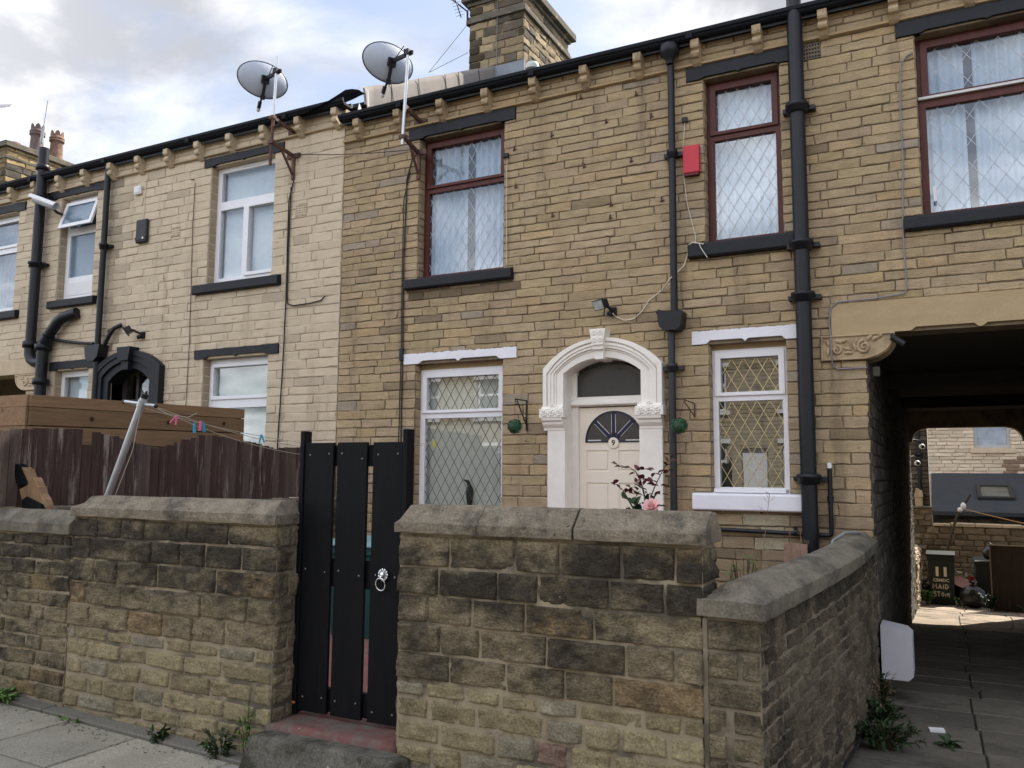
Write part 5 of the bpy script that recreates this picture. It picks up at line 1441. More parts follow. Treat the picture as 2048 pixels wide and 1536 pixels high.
F = thing('plank_fence', (-6.9, -2.6, 0.24), 'new orange brown fence of wide horizontal planks', 'fence')
b = MB()
def pl(b, along, a0, a1, fx, z0, z1, dz, n=3):
    k = random.uniform(0.85, 1.15)
    col = (0.235*k, 0.145*k, 0.078*k); fx += random.uniform(-0.006, 0.006)
    if along == 'y':
        b.add([(fx, a0, z0), (fx, a1, z0+dz), (fx-0.022, a1, z0+dz), (fx-0.022, a0, z0), (fx, a0, z1), (fx, a1, z1+dz), (fx-0.022, a1, z1+dz), (fx-0.022, a0, z1)], [(0, 3, 2, 1), (4, 5, 6, 7), (0, 1, 5, 4), (1, 2, 6, 5), (2, 3, 7, 6), (3, 0, 4, 7)], 0, False, col)
    else:
        b.box(a0, a1, fx, fx+0.022, z0, z1, 0, col)
def knots(b, fx, ys): pass
tops = 2.375
for k in range(9):
    z1 = tops-0.165*k-(0.0 if k == 0 else 0.0); z0 = z1-0.158 if k else z1-0.10
    if k: z1 = tops-0.106-0.165*(k-1); z0 = z1-0.154
    if z0 < 0.3: break
    pl(b, 'y', -3.78, -1.32, -6.90, z0, z1, 0.05)
b.box(-6.945, -6.928, -3.77, -1.34, 0.3, 2.33, 0, (0.05, 0.028, 0.014))
b.build('plank_panel', M.plank, F)
b = MB()
for k in range(9):
    z1 = tops if k == 0 else tops-0.103-0.165*(k-1); z0 = z1-0.10 if k == 0 else z1-0.160
    if z0 < 0.3: break
    pl(b, 'x', -9.2, -6.925, -3.80, z0, z1, 0)
b.box(-9.2, -6.93, -3.772, -3.76, 0.3, 2.33, 0, (0.05, 0.028, 0.014))
b.build('front_panel', M.plank, F)
b = MB()
mk = mat('dark knot', (0.05, 0.022, 0.01), rough=0.8, bump=0)
for (y, z) in ((-3.2, 2.2), (-1.62, 2.25), (-1.55, 2.08), (-2.35, 2.22), (-3.45, 2.06)): MB().lathe([(0.021, 0), (0.012, 0.001)], (-6.8925, y, z), (1, 0, 0), 10, caps=True).build('knot', mk, F)
for (x, y) in ((-6.965, -3.72), (-6.965, -1.42), (-9.0, -3.775)): MB().box(x, x+0.04, y, y+0.07, 0.24, 2.30, col=(0.2, 0.1, 0.045)).build('fence_post', M.plank, F)

# broken post in front of the paling fence
b = MB()
def lean(u, v, d): return (u, -4.03+d, v)
b.prism([(-6.420, 1.524), (-6.240, 1.473), (-6.197, 1.406), (-6.17, 1.30), (-6.44, 1.30), (-6.457, 1.400), (-6.486, 1.491)], -0.04, 0.05, fr=lean, mi=0)
b.prism([(-6.525, 1.754), (-6.500, 1.745), (-6.470, 1.728), (-6.44, 1.69), (-6.410, 1.642), (-6.400, 1.61), (-6.381, 1.677), (-6.355, 1.65), (-6.323, 1.609), (-6.305, 1.60), (-6.285, 1.552), (-6.23, 1.50), (-6.181, 1.424), (-6.222, 1.468), (-6.419, 1.521), (-6.491, 1.497), (-6.533, 1.577), (-6.439, 1.613)], -0.03, 0.045, fr=lean, mi=1)
b.prism([(-6.617, 1.772), (-6.59, 1.781), (-6.569, 1.775), (-6.524, 1.751), (-6.421, 1.625), (-6.467, 1.615), (-6.534, 1.589), (-6.56, 1.63), (-6.605, 1.716)], -0.04, 0.03, fr=lean, mi=0)
tag(b.build('broken_post', [M.gate, M.rotwood], loc=(-6.35, -4.0, 1.3), bevel=0.004), 'splintered stump of a black painted post leaning by the paling fence', 'post')
# ================================================================== WASHING LINE
P = thing('washing_pole', (-6.33, -3.85, 0.3), 'leaning galvanised steel washing pole with a short crossbar', 'washing pole')
pt, pb = Vector((-5.41, -3.85, 2.285)), Vector((-6.33, -3.85, 0.3))
b = MB(); b.tube([pb, pt], 0.027, 14); b.build('pole', M.galv, P)
b = MB(); d = (pt-pb).normalized()
b.tube([pt-d*0.075, pt-d*0.02], 0.033, 14); b.tube([Vector((-5.60, -3.87, 2.262)), Vector((-5.30, -3.83, 2.222))], 0.013, 8); b.build('crossbar', M.galv, P)
b = MB(); b.tube([pt, pt+d*0.035], 0.028, 12); b.tube([pt+Vector((-.02, 0, .02)), pt+Vector((-.025, 0, .06))], 0.009, 8); b.tube([pt+Vector((.02, 0, .02)), pt+Vector((.03, 0, .05))], 0.009, 8)
for q in ((-5.605, -3.87, 2.263), (-5.295, -3.83, 2.221)): b.ball(q, 0.017, 8)
b.build('cap', M.plastic, P)
def sag(a, c, s, n=16):
    a, c = Vector(a), Vector(c)
    return [a.lerp(c, k/n)-Vector((0, 0, s*4*(k/n)*(1-k/n))) for k in range(n+1)]
A1, A2 = Vector((-5.30, -3.83, 2.215)), Vector((-5.60, -3.87, 2.255))
hook = Vector((-5.56, -0.04, 2.06))
lines = [sag(A1, hook, 0.17), sag(A2, hook+Vector((0.02, 0, -0.03)), 0.12), sag(A1+Vector((0, 0, -.01)), hook+Vector((0, 0, -0.02)), 0.23)]
b = MB()
for ln in lines: b.tube(ln, 0.0028, 5)
b.tube([A1, A1+Vector((0.05, 0.06, -0.05)), A1+Vector((0.10, 0.22, -0.07)), A1+Vector((0.11, 0.30, -0.03))], 0.0028, 5)
b.tube([pt-d*0.05, pt-d*0.05+Vector((-.02, -.04, -0.35)), pt+Vector((-0.2, -0.05, -0.75)), pt+Vector((-0.32, -0.06, -1.1))], 0.003, 5)
b.tube([(-4.9, -1.95, 1.9), (-4.9, -1.95, 1.6)], 0.003, 5)
b.tube([hook, hook+Vector((0, 0.04, 0))], 0.008, 6)
b.tube([hook, hook+Vector((0.15, -0.03, 0.005)), hook+Vector((0.34, -0.02, 0.03))], 0.0025, 5)
b.tube([hook+Vector((0, 0, -.03)), hook+Vector((0.15, -0.03, -0.015)), hook+Vector((0.34, -0.02, 0.02))], 0.0025, 5)
tag(b.build('washing_line', M.rope, loc=(-5.5, -2, 2)), 'thin pale washing line strung from the leaning pole to the house', 'washing line')
def peg(m, label, p, ang, op=0.18):
    b = MB()
    for s in (1, -1):
        a = ang+s*op
        dd = Vector((math.sin(a)*0.8, math.sin(a)*0.6, -math.cos(a)))
        c = Vector(p)+Vector((s*0.003, 0, 0.012))
        b.obox(c+dd*0.036, Vector((0.006, 0.002, 0)), Vector((0, 0.005, 0)), dd*0.040, 0, taper=0.75)
    b.lathe([(0.007, -0.008), (0.007, 0.008)], Vector(p)+Vector((0, 0, -0.005)), (0, 1, 0), 8)
    tag(b.build('clothes_peg', m, loc=p), label, 'clothes peg', 'clothes pegs on the washing line')
def on(ln, px):     # the point of a line seen at a given picture column
    best = None
    for a, c in zip(ln[:-1], ln[1:]):
        for k in range(20):
            q = a.lerp(c, k/20); w = q-CAM; u = 1024+FPX*w.dot(CR)/w.dot(_F)
            if best is None or abs(u-px) < best[0]: best = (abs(u-px), q)
    return best[1]
peg(M.pegpink, 'pink and purple peg nearest to the washing pole', on(lines[1], 352), -0.35, 0.3)
peg(M.pegblue, 'turquoise peg beside the pink peg pair, hanging upright', on(lines[2], 388), 0.05, 0.04)
peg(M.pegpink, 'pink peg touching a blue peg on the washing line', on(lines[0], 402), -0.1, 0.05)
peg(M.pegblue, 'blue peg touching a pink peg on the washing line', on(lines[0], 407)+Vector((0, 0, -0.005)), 0.15, 0.05)
peg(M.pegblue, 'lone dark blue peg in front of the white downstairs window', on(lines[1], 523), 0.1, 0.28)
peg(M.pegyellow, 'yellow peg at the house end of the line before the leaded window', hook+Vector((0.36, -0.02, 0.03)), 0.1, 0.12)

# ================================================================== SATELLITE DISHES
def dish(loc, mast_h, label, brx, plate, drop):
    """loc = foot of the mast"""
    T = thing('satellite_dish', loc, label, 'satellite dish', 'satellite dishes above the gutter')
    L = Vector(loc); top = L+Vector((0.05, 0, mast_h))
    b = MB(); b.tube([L+Vector((0.022, 0, mast_h*0.43)), top], 0.019, 10); b.build('mast', M.galv, T)
    b = MB(); b.tube([L, L+Vector((0.022, 0, mast_h*0.43))], 0.020, 10); b.build('lower_mast', M.rusty if brx else M.galv, T)
    n = Vector((-0.87, 0.40, 0.30)).normalized(); a = Vector((0.42, 0.907, 0.0)); a = (a-n*a.dot(n)).normalized(); u = n.cross(a).normalized()
    if u.z < 0: u = -u
    c = top+Vector((-0.36, 0.16, drop))
    b = MB(); nr, na = 8, 36; vs = []; fs = []
    for side in (0, 1):
        for i in range(nr+1):
            t = i/nr
            for k in range(na):
                th = 2*PI*k/na
                r = Vector(a*0.345*t*math.cos(th)+u*0.228*t*math.sin(th))
                vs.append(c+r+n*(0.075*t*t-0.0075+(0.008 if side else 0.0)))
    o = (nr+1)*na
    for side in (0, 1):
        for i in range(nr):
            for k in range(na):
                k2 = (k+1) % na; q = (i*na+k, i*na+k2, (i+1)*na+k2, (i+1)*na+k)
                fs.append(tuple(side*o+x for x in (q if side else q[::-1])))
    for k in range(na):
        k2 = (k+1) % na; fs.append((nr*na+k, nr*na+k2, o+nr*na+k2, o+nr*na+k))
    b.add(vs, fs, 0, True)
    b.build('dish', M.dish, T)
    b = MB(); rimp = [c+a*0.345*math.cos(2*PI*k/36)+u*0.228*math.sin(2*PI*k/36)+n*0.07 for k in range(37)]; b.tube(rimp, 0.007, 6); b.build('rim', M.plastic, T)
    mt = top+Vector((-0.01, 0, drop-0.03))
    b = MB()
    b.bar(mt+Vector((0.06, 0.02, 0.0)), c-n*0.02+u*0.01, 0.045, 0.028, up=(0, 0, 1)); b.obox(mt, Vector((0.034, 0, 0)), Vector((0, 0.03, 0)), Vector((0, 0, 0.034)))
    b.obox(c-n*0.03, a*0.05, u*0.05, n*0.02)
    b.tube([c-n*0.03, c-n*0.06+Vector((0.05, 0, 0.06)), mt+Vector((-0.03, -0.03, 0.07))], 0.006, 6)
    b.build('mount', M.plastic, T)
    b = MB(); e0 = c-n*0.035-u*0.03; e1 = c-u*0.20-n*0.02; e2 = c-u*0.30+n*0.05
    b.bar(e0, e1, 0.035, 0.02, up=a); b.bar(e1, e1-u*0.06, 0.06, 0.022, up=a); b.bar(e1, e2, 0.022, 0.018, up=a); b.build('feed_arm', M.plastic, T)
    b = MB(); e3 = e2-u*0.07+n*0.02; b.tube([e2+u*0.02, e3], 0.026, 10); lnb = b.build('receiver', M.plastic, T)
    b = MB(); b.tube([e3, e3-u*0.03+n*0.01, e3-u*0.05+n*0.015], [0.028, 0.026, 0.006], 10); b.build('cap', M.whiteplastic, lnb)
    b = MB()
    pz = plate[1]; px = plate[0]; b2 = MB()
    b.box(px-0.022, px+0.022, -0.03, -0.001, pz-0.33, pz+0.03); b.box(px-0.11, px+0.11, -0.028, -0.002, pz-0.03, pz+0.03)
    b.bar((px, -0.03, pz), (L.x+0.01, L.y+0.0, pz+0.005), 0.045, 0.028); b.bar((px, -0.03, pz-0.26), (L.x+(px-L.x)*0.45, L.y*0.55, pz-0.02), 0.03, 0.02)
    b.box(L.x-0.035, L.x+0.05, L.y-0.03, L.y+0.03, pz-0.02, pz+0.025)
    if brx:
        z2 = pz+0.33
        b2.bar((px, -0.03, z2), (L.x+0.012, L.y, z2+0.005), 0.04, 0.025); b2.box(px-0.10, px+0.11, -0.028, -0.002, z2-0.03, z2+0.03); b2.box(L.x-0.03, L.x+0.05, L.y-0.03, L.y+0.03, z2-0.02, z2+0.02)
    else:
        z2 = pz+0.38
        b2.bar((px+0.03, -0.03, z2), (L.x+0.02, L.y, z2), 0.05, 0.03); b2.box(px-0.07, px+0.11, -0.032, -0.002, z2-0.045, z2+0.035)
    b.build('wall_bracket', M.rusty, T); b2.build('wall_bracket', M.rusty, T)
    return T
dish((-7.465, -0.5, 5.63), 1.44, 'satellite dish on a rusty bracket above the cream painted house', True, (-7.52, 5.93), -0.16)
dish((-5.425, -0.5, 5.53), 1.10, 'satellite dish above the left end of the bare stone house', False, (-5.52, 5.62), 0.05)

# ================================================================== THINGS FIXED TO THE WALLS
b = MB(); b.box(-2.235, -2.065, -0.075, -0.012, 4.80, 5.09)
T = thing('alarm_box', (-2.15, -0.01, 4.78), 'plain red alarm box beside the narrow upstairs window', 'alarm box')
b.build('cover', M.red, T, bevel=0.008)
MB().box(-2.225, -2.075, -0.068, -0.011, 4.775, 4.799).build('base', mat('dark red base', (0.12, 0.015, 0.02), rough=0.5), T)
T = thing('alarm_box', (-10.39, -0.01, 5.07), 'black rounded plastic alarm box on the cream painted wall', 'alarm box')
MB().box(-10.51, -10.27, -0.06, -0.008, 5.09, 5.45).build('cover', M.plastic, T, bevel=0.04, seg=3)
b = MB(); b.box(-10.50, -10.28, -0.068, -0.061, 5.13, 5.18); b.build('flap', M.plastic, T, bevel=0.003)
MB().box(-10.345, -10.315, -0.0705, -0.0685, 5.14, 5.17).build('sticker', M.whiteplastic, T)
T = thing('junction_box', (-10.54, -0.01, 5.85), 'small white box high on the cream painted wall', 'junction box')
MB().box(-10.615, -10.465, -0.045, -0.008, 5.855, 5.985).build('body', M.whiteplastic, T, bevel=0.008)
MB().box(-10.595, -10.485, -0.055, -0.0455, 5.875, 5.965).build('cover', M.whiteplastic, T, bevel=0.006)
T = thing('junction_box', (-2.22, -0.01, 5.39), 'tiny black box on the stone wall above the red alarm', 'junction box')
MB().box(-2.25, -2.19, -0.04, -0.011, 5.365, 5.42).build('body', M.plastic, T, bevel=0.006)
T = thing('junction_box', (-4.30, -0.01, 5.36), 'small black box right of the left upstairs mahogany window', 'junction box')
MB().box(-4.345, -4.275, -0.05, -0.011, 5.345, 5.395).build('body', M.plastic, T, bevel=0.006)
T = thing('junction_box', (-5.705, -0.02, 3.17), 'slim black cable joint on the stone wall left of the white lintel', 'junction box')
MB().box(-5.73, -5.675, -0.045, -0.012, 3.07, 3.22).build('body', M.plastic, T, bevel=0.008)
T = thing('junction_box', (-0.55, 1.0, 2.8), 'small pale box on the dark passage wall under the carved bracket', 'junction box')
MB().box(-0.562, -0.50, 0.55, 0.64, 2.70, 2.79).build('body', mat('grey box', (0.30, 0.30, 0.28), rough=0.6), T, bevel=0.006)

def floodlight(loc, head, aim, label, big=1.0, lit=True):
    T = thing('floodlight', loc, label, 'floodlight')
    h = Vector(head); f = Vector(aim).normalized(); s = f.cross(Vector((0, 0, 1))).normalized(); u = s.cross(f)
    b = MB(); w, hh, dp = 0.085*big, 0.055*big, 0.035*big
    b.obox(h-f*dp*0.4, s*w*0.8, u*hh*0.75, -f*dp, 0); b.obox(h+f*dp*0.8, s*w, u*hh, f*dp*0.35, 0)
    b.build('housing', M.plastic, T, bevel=0.006)
    b = MB(); b.obox(h+f*(dp*1.17), s*w*0.86, u*hh*0.84, f*0.002); b.build('lens', mat('lamp glass', (0.42, 0.44, 0.42), rough=0.15, var=0.3, scale=25, bump=0.2), T)
    b = MB(); b.tube([h-f*dp-u*0.01, h-f*dp*1.6-u*0.03, Vector((loc[0], -0.03, h.z-0.05))], 0.016, 8); b.obox((loc[0], -0.02, h.z-0.06), (0.035, 0, 0), (0, 0.018, 0), (0, 0, 0.045)); b.ball((loc[0]-0.02, -0.07, h.z-0.09), 0.032, 10); b.build('arm', M.plastic, T)
    return T
floodlight((-3.02, -0.01, 3.4), (-3.10, -0.17, 3.50), (-0.45, -0.8, -0.42), 'black floodlight with a pale lens above the cream front door')
floodlight((-10.27, -0.01, 3.68), (-10.40, -0.17, 3.76), (-0.6, -0.6, -0.6), 'unlit black floodlight above the black door arch', 1.1)
# white camera on the painted house
T = thing('security_camera', (-12.2, -0.02, 5.85), 'white bullet shaped security camera beside the thick black pipe', 'security camera')
b = MB(); b.tube([(-12.24, -0.20, 5.865), (-12.60, -0.30, 6.01)], 0.058, 14); b.build('housing', M.greyplastic, T)
b = MB(); b.strip_prism
c0, c1 = Vector((-12.20, -0.20, 5.855)), Vector((-12.68, -0.31, 6.045)); dv = (c1-c0).normalized(); sd = dv.cross(Vector((0, 0, 1))).normalized(); up = sd.cross(dv)
pts = []
for q in (c0, c1):
    for k in range(9): pts.append(q+sd*0.066*math.cos(PI*k/8)+up*0.066*math.sin(PI*k/8))
b.add(pts, [(k, k+1, 9+k+1, 9+k) for k in range(8)], 0, True); b.build('sun_shield', M.whiteplastic, T)
b = MB(); b.tube([(-12.30, -0.22, 5.86), (-12.29, -0.12, 5.80), (-12.32, -0.01, 5.80)], 0.022, 8); b.build('arm', M.plastic, T)
b = MB(); b.tube([(-12.86, -0.03, 6.06), (-12.98, -0.04, 5.95), (-12.98, -0.04, 5.72), (-12.9, -0.04, 5.60), (-12.80, -0.04, 5.60)], 0.009, 6); b.build('lead', M.cablegrey, T)
# black camera under the carved bracket at the passage
T = thing('security_camera', (-0.34, -0.04, 2.98), 'black tube camera tucked under the carved passage bracket', 'security camera')
b = MB(); b.tube([(-0.355, -0.075, 2.975), (-0.255, -0.075, 2.90)], 0.030, 12); b.build('housing', M.plastic, T)
b = MB(); b.tube([(-0.35, -0.06, 2.98), (-0.35, -0.02, 3.02)], 0.014, 8); b.build('arm', M.plastic, T)

def cable(name_label, pts, r, m, cat='cable', wob=0.006, group=None):
    P = []
    for k in range(len(pts)-1):
        a, c = Vector(pts[k]), Vector(pts[k+1]); n = max(2, int((c-a).length/0.12))
        for j in range(n):
            q = a.lerp(c, j/n); nn = Vector((q.z*3+k, q.x*3, 0.5))
            P.append(q+Vector((wob*mnoise.noise(nn), 0, wob*0.6*mnoise.noise(nn+Vector((9, 3, 1))))))
    P.append(Vector(pts[-1]))
    b = MB(); b.tube(P, r, 6)
    return tag(b.build('cable', m, loc=P[0]), name_label, cat, group)
cy = -0.022
b = cable('black cable running down the stone wall from the right satellite dish', [(-5.60, cy, 5.60), (-5.685, cy, 5.30), (-5.705, cy, 4.2), (-5.69, cy, 3.2), (-5.69, cy, 1.9), (-5.70, cy, 1.2)], 0.008, M.cable)
cable('thinner black cable beside the dish cable on the stone wall', [(-5.64, cy, 5.40), (-5.725, cy, 5.06), (-5.725, cy, 4.2), (-5.715, cy, 3.2), (-5.72, cy, 2.2), (-5.72, cy, 1.2)], 0.006, M.cable)
cable('black cable down the cream wall from the rusty dish bracket', [(-7.50, cy, 5.58), (-7.57, cy, 5.33), (-7.56, cy, 4.0), (-7.565, cy, 3.32), (-7.61, cy, 2.08), (-7.62, cy, 1.5)], 0.0085, M.cable)
cable('black cable curling right along the cream wall at mid height', [(-7.54, cy, 5.5), (-7.545, cy, 4.9), (-7.545, cy, 4.05), (-7.53, cy, 3.93), (-7.44, cy, 3.89), (-7.15, cy, 3.90), (-6.97, cy, 3.92), (-6.91, cy, 3.97)], 0.0085, M.cable)
cable('fine brown wire down the cream wall left of its wide upstairs window', [(-9.355, -.014, 5.86), (-9.36, -.014, 5.2), (-9.31, -.014, 3.5), (-9.33, -.014, 2.4)], 0.005, M.rusty)
cable('fine white wire hanging down to the black alarm box', [(-10.38, -.014, 6.10), (-10.40, -.014, 5.8), (-10.40, -.02, 5.45)], 0.005, M.cablewhite)
cable('fine pale wire down the stone wall right of the left mahogany window', [(-4.30, cy, 5.35), (-4.303, cy, 5.0), (-4.30, cy, 4.6), (-4.295, cy, 4.08)], 0.004, M.cablewhite)
cable('thin cream wire from the tiny black box down past the red alarm', [(-2.22, cy, 5.37), (-2.245, cy, 5.07), (-2.24, cy, 4.8), (-2.21, cy, 4.5), (-2.13, -0.03, 4.15), (-2.13, -0.03, 4.05)], 0.004, M.cablewhite)
cable('cream cable looping from the black sill down to the floodlight', [(-2.03, -0.085, 4.035), (-2.14, -0.085, 4.065), (-2.19, -0.06, 4.05), (-2.215, -0.03, 3.95), (-2.25, -0.03, 3.85), (-2.37, -0.135, 3.70), (-2.48, -0.03, 3.62), (-2.62, -0.02, 3.53), (-2.70, -0.02, 3.42), (-2.79, -0.02, 3.345), (-2.90, -0.02, 3.335), (-2.98, -0.025, 3.38), (-3.02, -0.04, 3.42)], 0.007, M.cablewhite, wob=0.004)
cable('short loose cream cable end hanging over the black sill', [(-2.08, -0.086, 4.055), (-2.06, -0.09, 4.0), (-2.02, -0.09, 3.93), (-1.995, -0.086, 3.89)], 0.005, M.cablewhite, wob=0.001)
cable('grey cable down the stone wall above the passage and around its carved bracket', [(-0.08, cy, 5.62), (-0.13, cy, 5.60), (-0.18, cy, 5.53), (-0.20, cy, 5.2), (-0.20, cy, 4.6), (-0.225, cy, 4.02), (-0.225, cy, 3.8), (-0.215, cy, 3.42), (-0.24, cy, 3.37), (-0.50, -0.035, 3.345), (-0.80, -0.035, 3.34), (-0.865, -0.035, 3.29), (-0.88, -0.035, 3.18), (-0.87, -0.045, 3.0), (-0.865, -0.05, 2.8), (-0.86, cy, 2.74), (-0.82, cy, 2.715), (-0.57, cy, 2.715)], 0.008, M.cablegrey, wob=0.005)
cable('black cable stapled low along the base of the curved wall', [(-0.575, -3.2, 0.06), (-0.575, -2.6, 0.035), (-0.555, -1.5, -0.04), (-0.548, -0.6, -0.12)], 0.012, M.cable)
cable('telephone wire slung between the two satellite dish brackets', sag((-7.45, -0.06, 5.93), (-5.58, -0.06, 5.66), 0.03, 6), 0.005, M.cable, 'wire', 0)
cable('telephone wire crossing the sky to the distant chimney', sag((-10.75, -0.12, 6.42), (-21.2, 4.1, 9.50), 0.12, 8), 0.006, M.cable, 'wire', 0)
cable('telephone wire from the cream wall past the thick black pipe to the far left', sag((-9.36, -0.03, 5.90), (-20.9, 3.95, 8.95), 0.15, 10), 0.006, M.cable, 'wire', 0)
T = thing('grey_hose', (-0.75, -0.6, 1.0), 'grey hose looping up behind the curved wall', 'hose')
b = MB(); b.tube([(-0.86, -0.85, 0.7), (-0.86, -0.80, 1.10), (-0.83, -0.75, 1.20), (-0.75, -0.62, 1.255), (-0.66, -0.45, 1.25), (-0.62, -0.3, 1.20)], 0.014, 8); b.build('hose', M.cablegrey, T)

# hanging brackets and topiary balls
def hanging_bracket(x, tip, label, scroll=True):
    T = thing('hanging_bracket', (x, -0.02, 2.37), label, 'hanging bracket', 'hanging brackets beside the front door')
    b = MB()
    t = Vector(tip)
    if scroll:
        b.box(x-0.009, x+0.009, -0.020, -0.0115, 2.20, 2.535)
        b.bar((x, -0.016, 2.53), (t.x, t.y, t.z), 0.012, 0.008)
        b.bar((x, -0.018, 2.26), (x+(t.x-x)*0.8, t.y*0.8, t.z-0.02), 0.012, 0.008)
        for (cx, cz, r, s) in ((0.86, -0.035, 0.035, 1), (0.2, -0.20, 0.03, -1)):
            c = Vector((x+(t.x-x)*cx, t.y*cx, t.z+cz)); dv = Vector((t.x-x, t.y, 0)).normalized()
            b.tube([c+dv*(r*(1-0.7*k/18)*math.cos(s*k*0.45))+Vector((0, 0, r*(1-0.7*k/18)*math.sin(s*k*0.45))) for k in range(19)], 0.004, 5)
    else:
        b.box(x-0.006, x+0.006, -0.018, -0.0115, 2.30, 2.44)
        b.bar((x, -0.014, 2.44), (t.x, t.y, t.z), 0.010, 0.006)
        b.bar((x, -0.014, 2.31), (t.x, t.y, t.z-0.01), 0.010, 0.006)
    b.build('bracket', M.iron if scroll else M.rusty, T)
b1 = (-4.05, -0.27, 2.53); b2 = (-2.20, -0.30, 2.455)
hanging_bracket(-4.035, b1, 'black scrolled wall bracket left of the cream door')
hanging_bracket(-2.17, b2, 'small rusty triangular bracket right of the cream door', False)
def topiary(c, tip, label):
    T = thing('topiary_ball', c, label, 'topiary ball', 'topiary balls either side of the front door')
    b = MB(); rb = random.Random(4); c = Vector(c); R = 0.079
    b.ball(c, R*0.82, 12)
    for k in range(620):
        z = rb.uniform(-1, 1); a = rb.uniform(0, 2*PI); n = Vector((math.sqrt(1-z*z)*math.cos(a), math.sqrt(1-z*z)*math.sin(a), z))
        t = n.orthogonal().normalized(); t = (Matrix.Rotation(rb.uniform(0, 2*PI), 3, n) @ t); s = n.cross(t); p = c+n*R*rb.uniform(0.82, 1.02); L = rb.uniform(0.010, 0.018); W = L*0.5
        tip2 = p+t*L+n*rb.uniform(0.001, 0.009)
        b.add([p-t*L*0.6, p+s*W, tip2, p-s*W], [(0, 1, 2, 3)])
    b.build('foliage', M.topiary, T)
    b = MB(); b.tube([c+Vector((0, 0, R*0.8)), Vector(tip)], 0.0022, 5); b.build('chain', M.cable, T)
topiary((-4.05, -0.27, 2.235), b1, 'green topiary ball hanging left of the cream front door')
topiary((-2.255, -0.27, 2.205), (-2.2, -0.29, 2.45), 'green topiary ball hanging in front of the splashed drainpipe')

# gas meter box
T = thing('meter_box', (-0.41, 0.0, -0.05), 'white chamfered meter box low on the passage corner', 'meter box')
b = MB(); b.prism([(-0.545, -0.02), (-0.335, -0.02), (-0.295, 0.02), (-0.295, 0.36), (-0.335, 0.40), (-0.545, 0.435)], -0.07, 0.24); b.build('body', mat('meter box plastic', (0.56, 0.56, 0.60), rough=0.5, var=0.05, scale=5, spots=((0.3, 0.2, 0.15), 25, 0.72, 0.76), bump=0.03), T, bevel=0.006)

# ================================================================== BACK OF THE PASSAGE
def wheelie(x, yf, zb, w, h, label, m=M.binblack, lidm=M.binblack, lid_open=0.0, group=None, rot=0.0):
    T = thing('wheelie_bin', (x, yf+0.3, zb), label, 'wheelie bin', group)
    b = MB(); t = 0.86; d0, d1 = 0.50, 0.60
    P = []
    for (z, ww, y0, y1) in ((zb, w*t, yf+0.07, yf+d0), (zb+h*0.86, w*0.96, yf+0.01, yf+d1), (zb+h*0.865, w, yf-0.02, yf+d1+0.02), (zb+h*0.94, w, yf-0.02, yf+d1+0.02)):
        P += [(x-ww/2, y0, z), (x+ww/2, y0, z), (x+ww/2, y1, z), (x-ww/2, y1, z)]
    fs = [(0, 3, 2, 1), (12, 13, 14, 15)]
    for k in range(3):
        for j in range(4): fs.append((k*4+j, k*4+(j+1) % 4, k*4+4+(j+1) % 4, k*4+4+j))
    b.add(P, fs); b.build('body', m, T, bevel=0.012)
    b = MB(); z = zb+h*0.943
    poly = [(yf-0.045, z), (yf-0.045, z+0.02), (yf+0.02, z+0.05), (yf+d1*0.8, z+0.065), (yf+d1+0.05, z+0.04), (yf+d1+0.05, z)]
    if lid_open:
        c, s = math.cos(lid_open), math.sin(lid_open); hy = yf+d1+0.02
        poly = [(hy+(p[0]-hy)*c+(p[1]-z)*s, z-(p[0]-hy)*s+(p[1]-z)*c) for p in poly]
    b.prism(poly, x-w/2-0.01, x+w/2+0.01, fr=lambda u, v, d: (d, u, v)); b.build('lid', lidm, T, bevel=0.01)
    b = MB(); b.tube([(x-w*0.4, yf+d1+0.07, z-0.03), (x+w*0.4, yf+d1+0.07, z-0.03)], 0.015, 8); b.build('handle', m, T)
    for s in (1, -1):
        b = MB(); b.lathe([(0.09, -0.025), (0.10, -0.015), (0.10, 0.015), (0.09, 0.025)], (x+s*w*0.42, yf+d0, zb+0.07), (1, 0, 0), 16); b.build('wheel', M.plastic, T)
    return T
B11 = wheelie(-0.12, 12.25, -1.0, 0.535, 1.12, 'black bin with hand painted number eleven beyond the passage', group='wheelie bins')
sl = -0.066
def bin_text(txt, z, size, off=0.006, xo=0.0):
    yy = 12.25+0.07-0.06*(z+1.0)/(1.12*0.86)-0.004
    text_mesh('lettering', txt, (-0.13+xo, yy, z), size, M.letter, B11, rotx=PI/2+0.06, off=off)
bin_text('1', -0.30, 0.25, 0.016, -0.07); bin_text('1', -0.30, 0.25, 0.016, 0.085); bin_text('CBMDC', -0.475, 0.088, 0.002, 0.0)
def hand(txt_strokes, x0, z0, sx, sz, r):
    b = MB()
    for st in txt_strokes:
        P = []
        for (u, v) in st:
            z = z0+v*sz; P.append((x0+u*sx, 12.25+0.07-0.06*(z+1.0)/(1.12*0.86)-0.004, z))
        b.tube(P, r, 6)
    b.build('lettering', M.letter, B11)
hand([[(0, 0), (0.05, 1), (0.35, 0.3), (0.65, 1), (0.7, 0)], [(1.0, 0), (1.3, 0.95), (1.6, 0)], [(1.1, 0.35), (1.5, 0.35)], [(1.95, 0.05), (1.95, 0.75)], [(1.95, 0.95), (1.96, 1.0)], [(2.3, 0), (2.3, 0.95), (2.75, 0.7), (2.8, 0.3), (2.3, 0)]], -0.295, -0.655, 0.105, 0.105, 0.011)
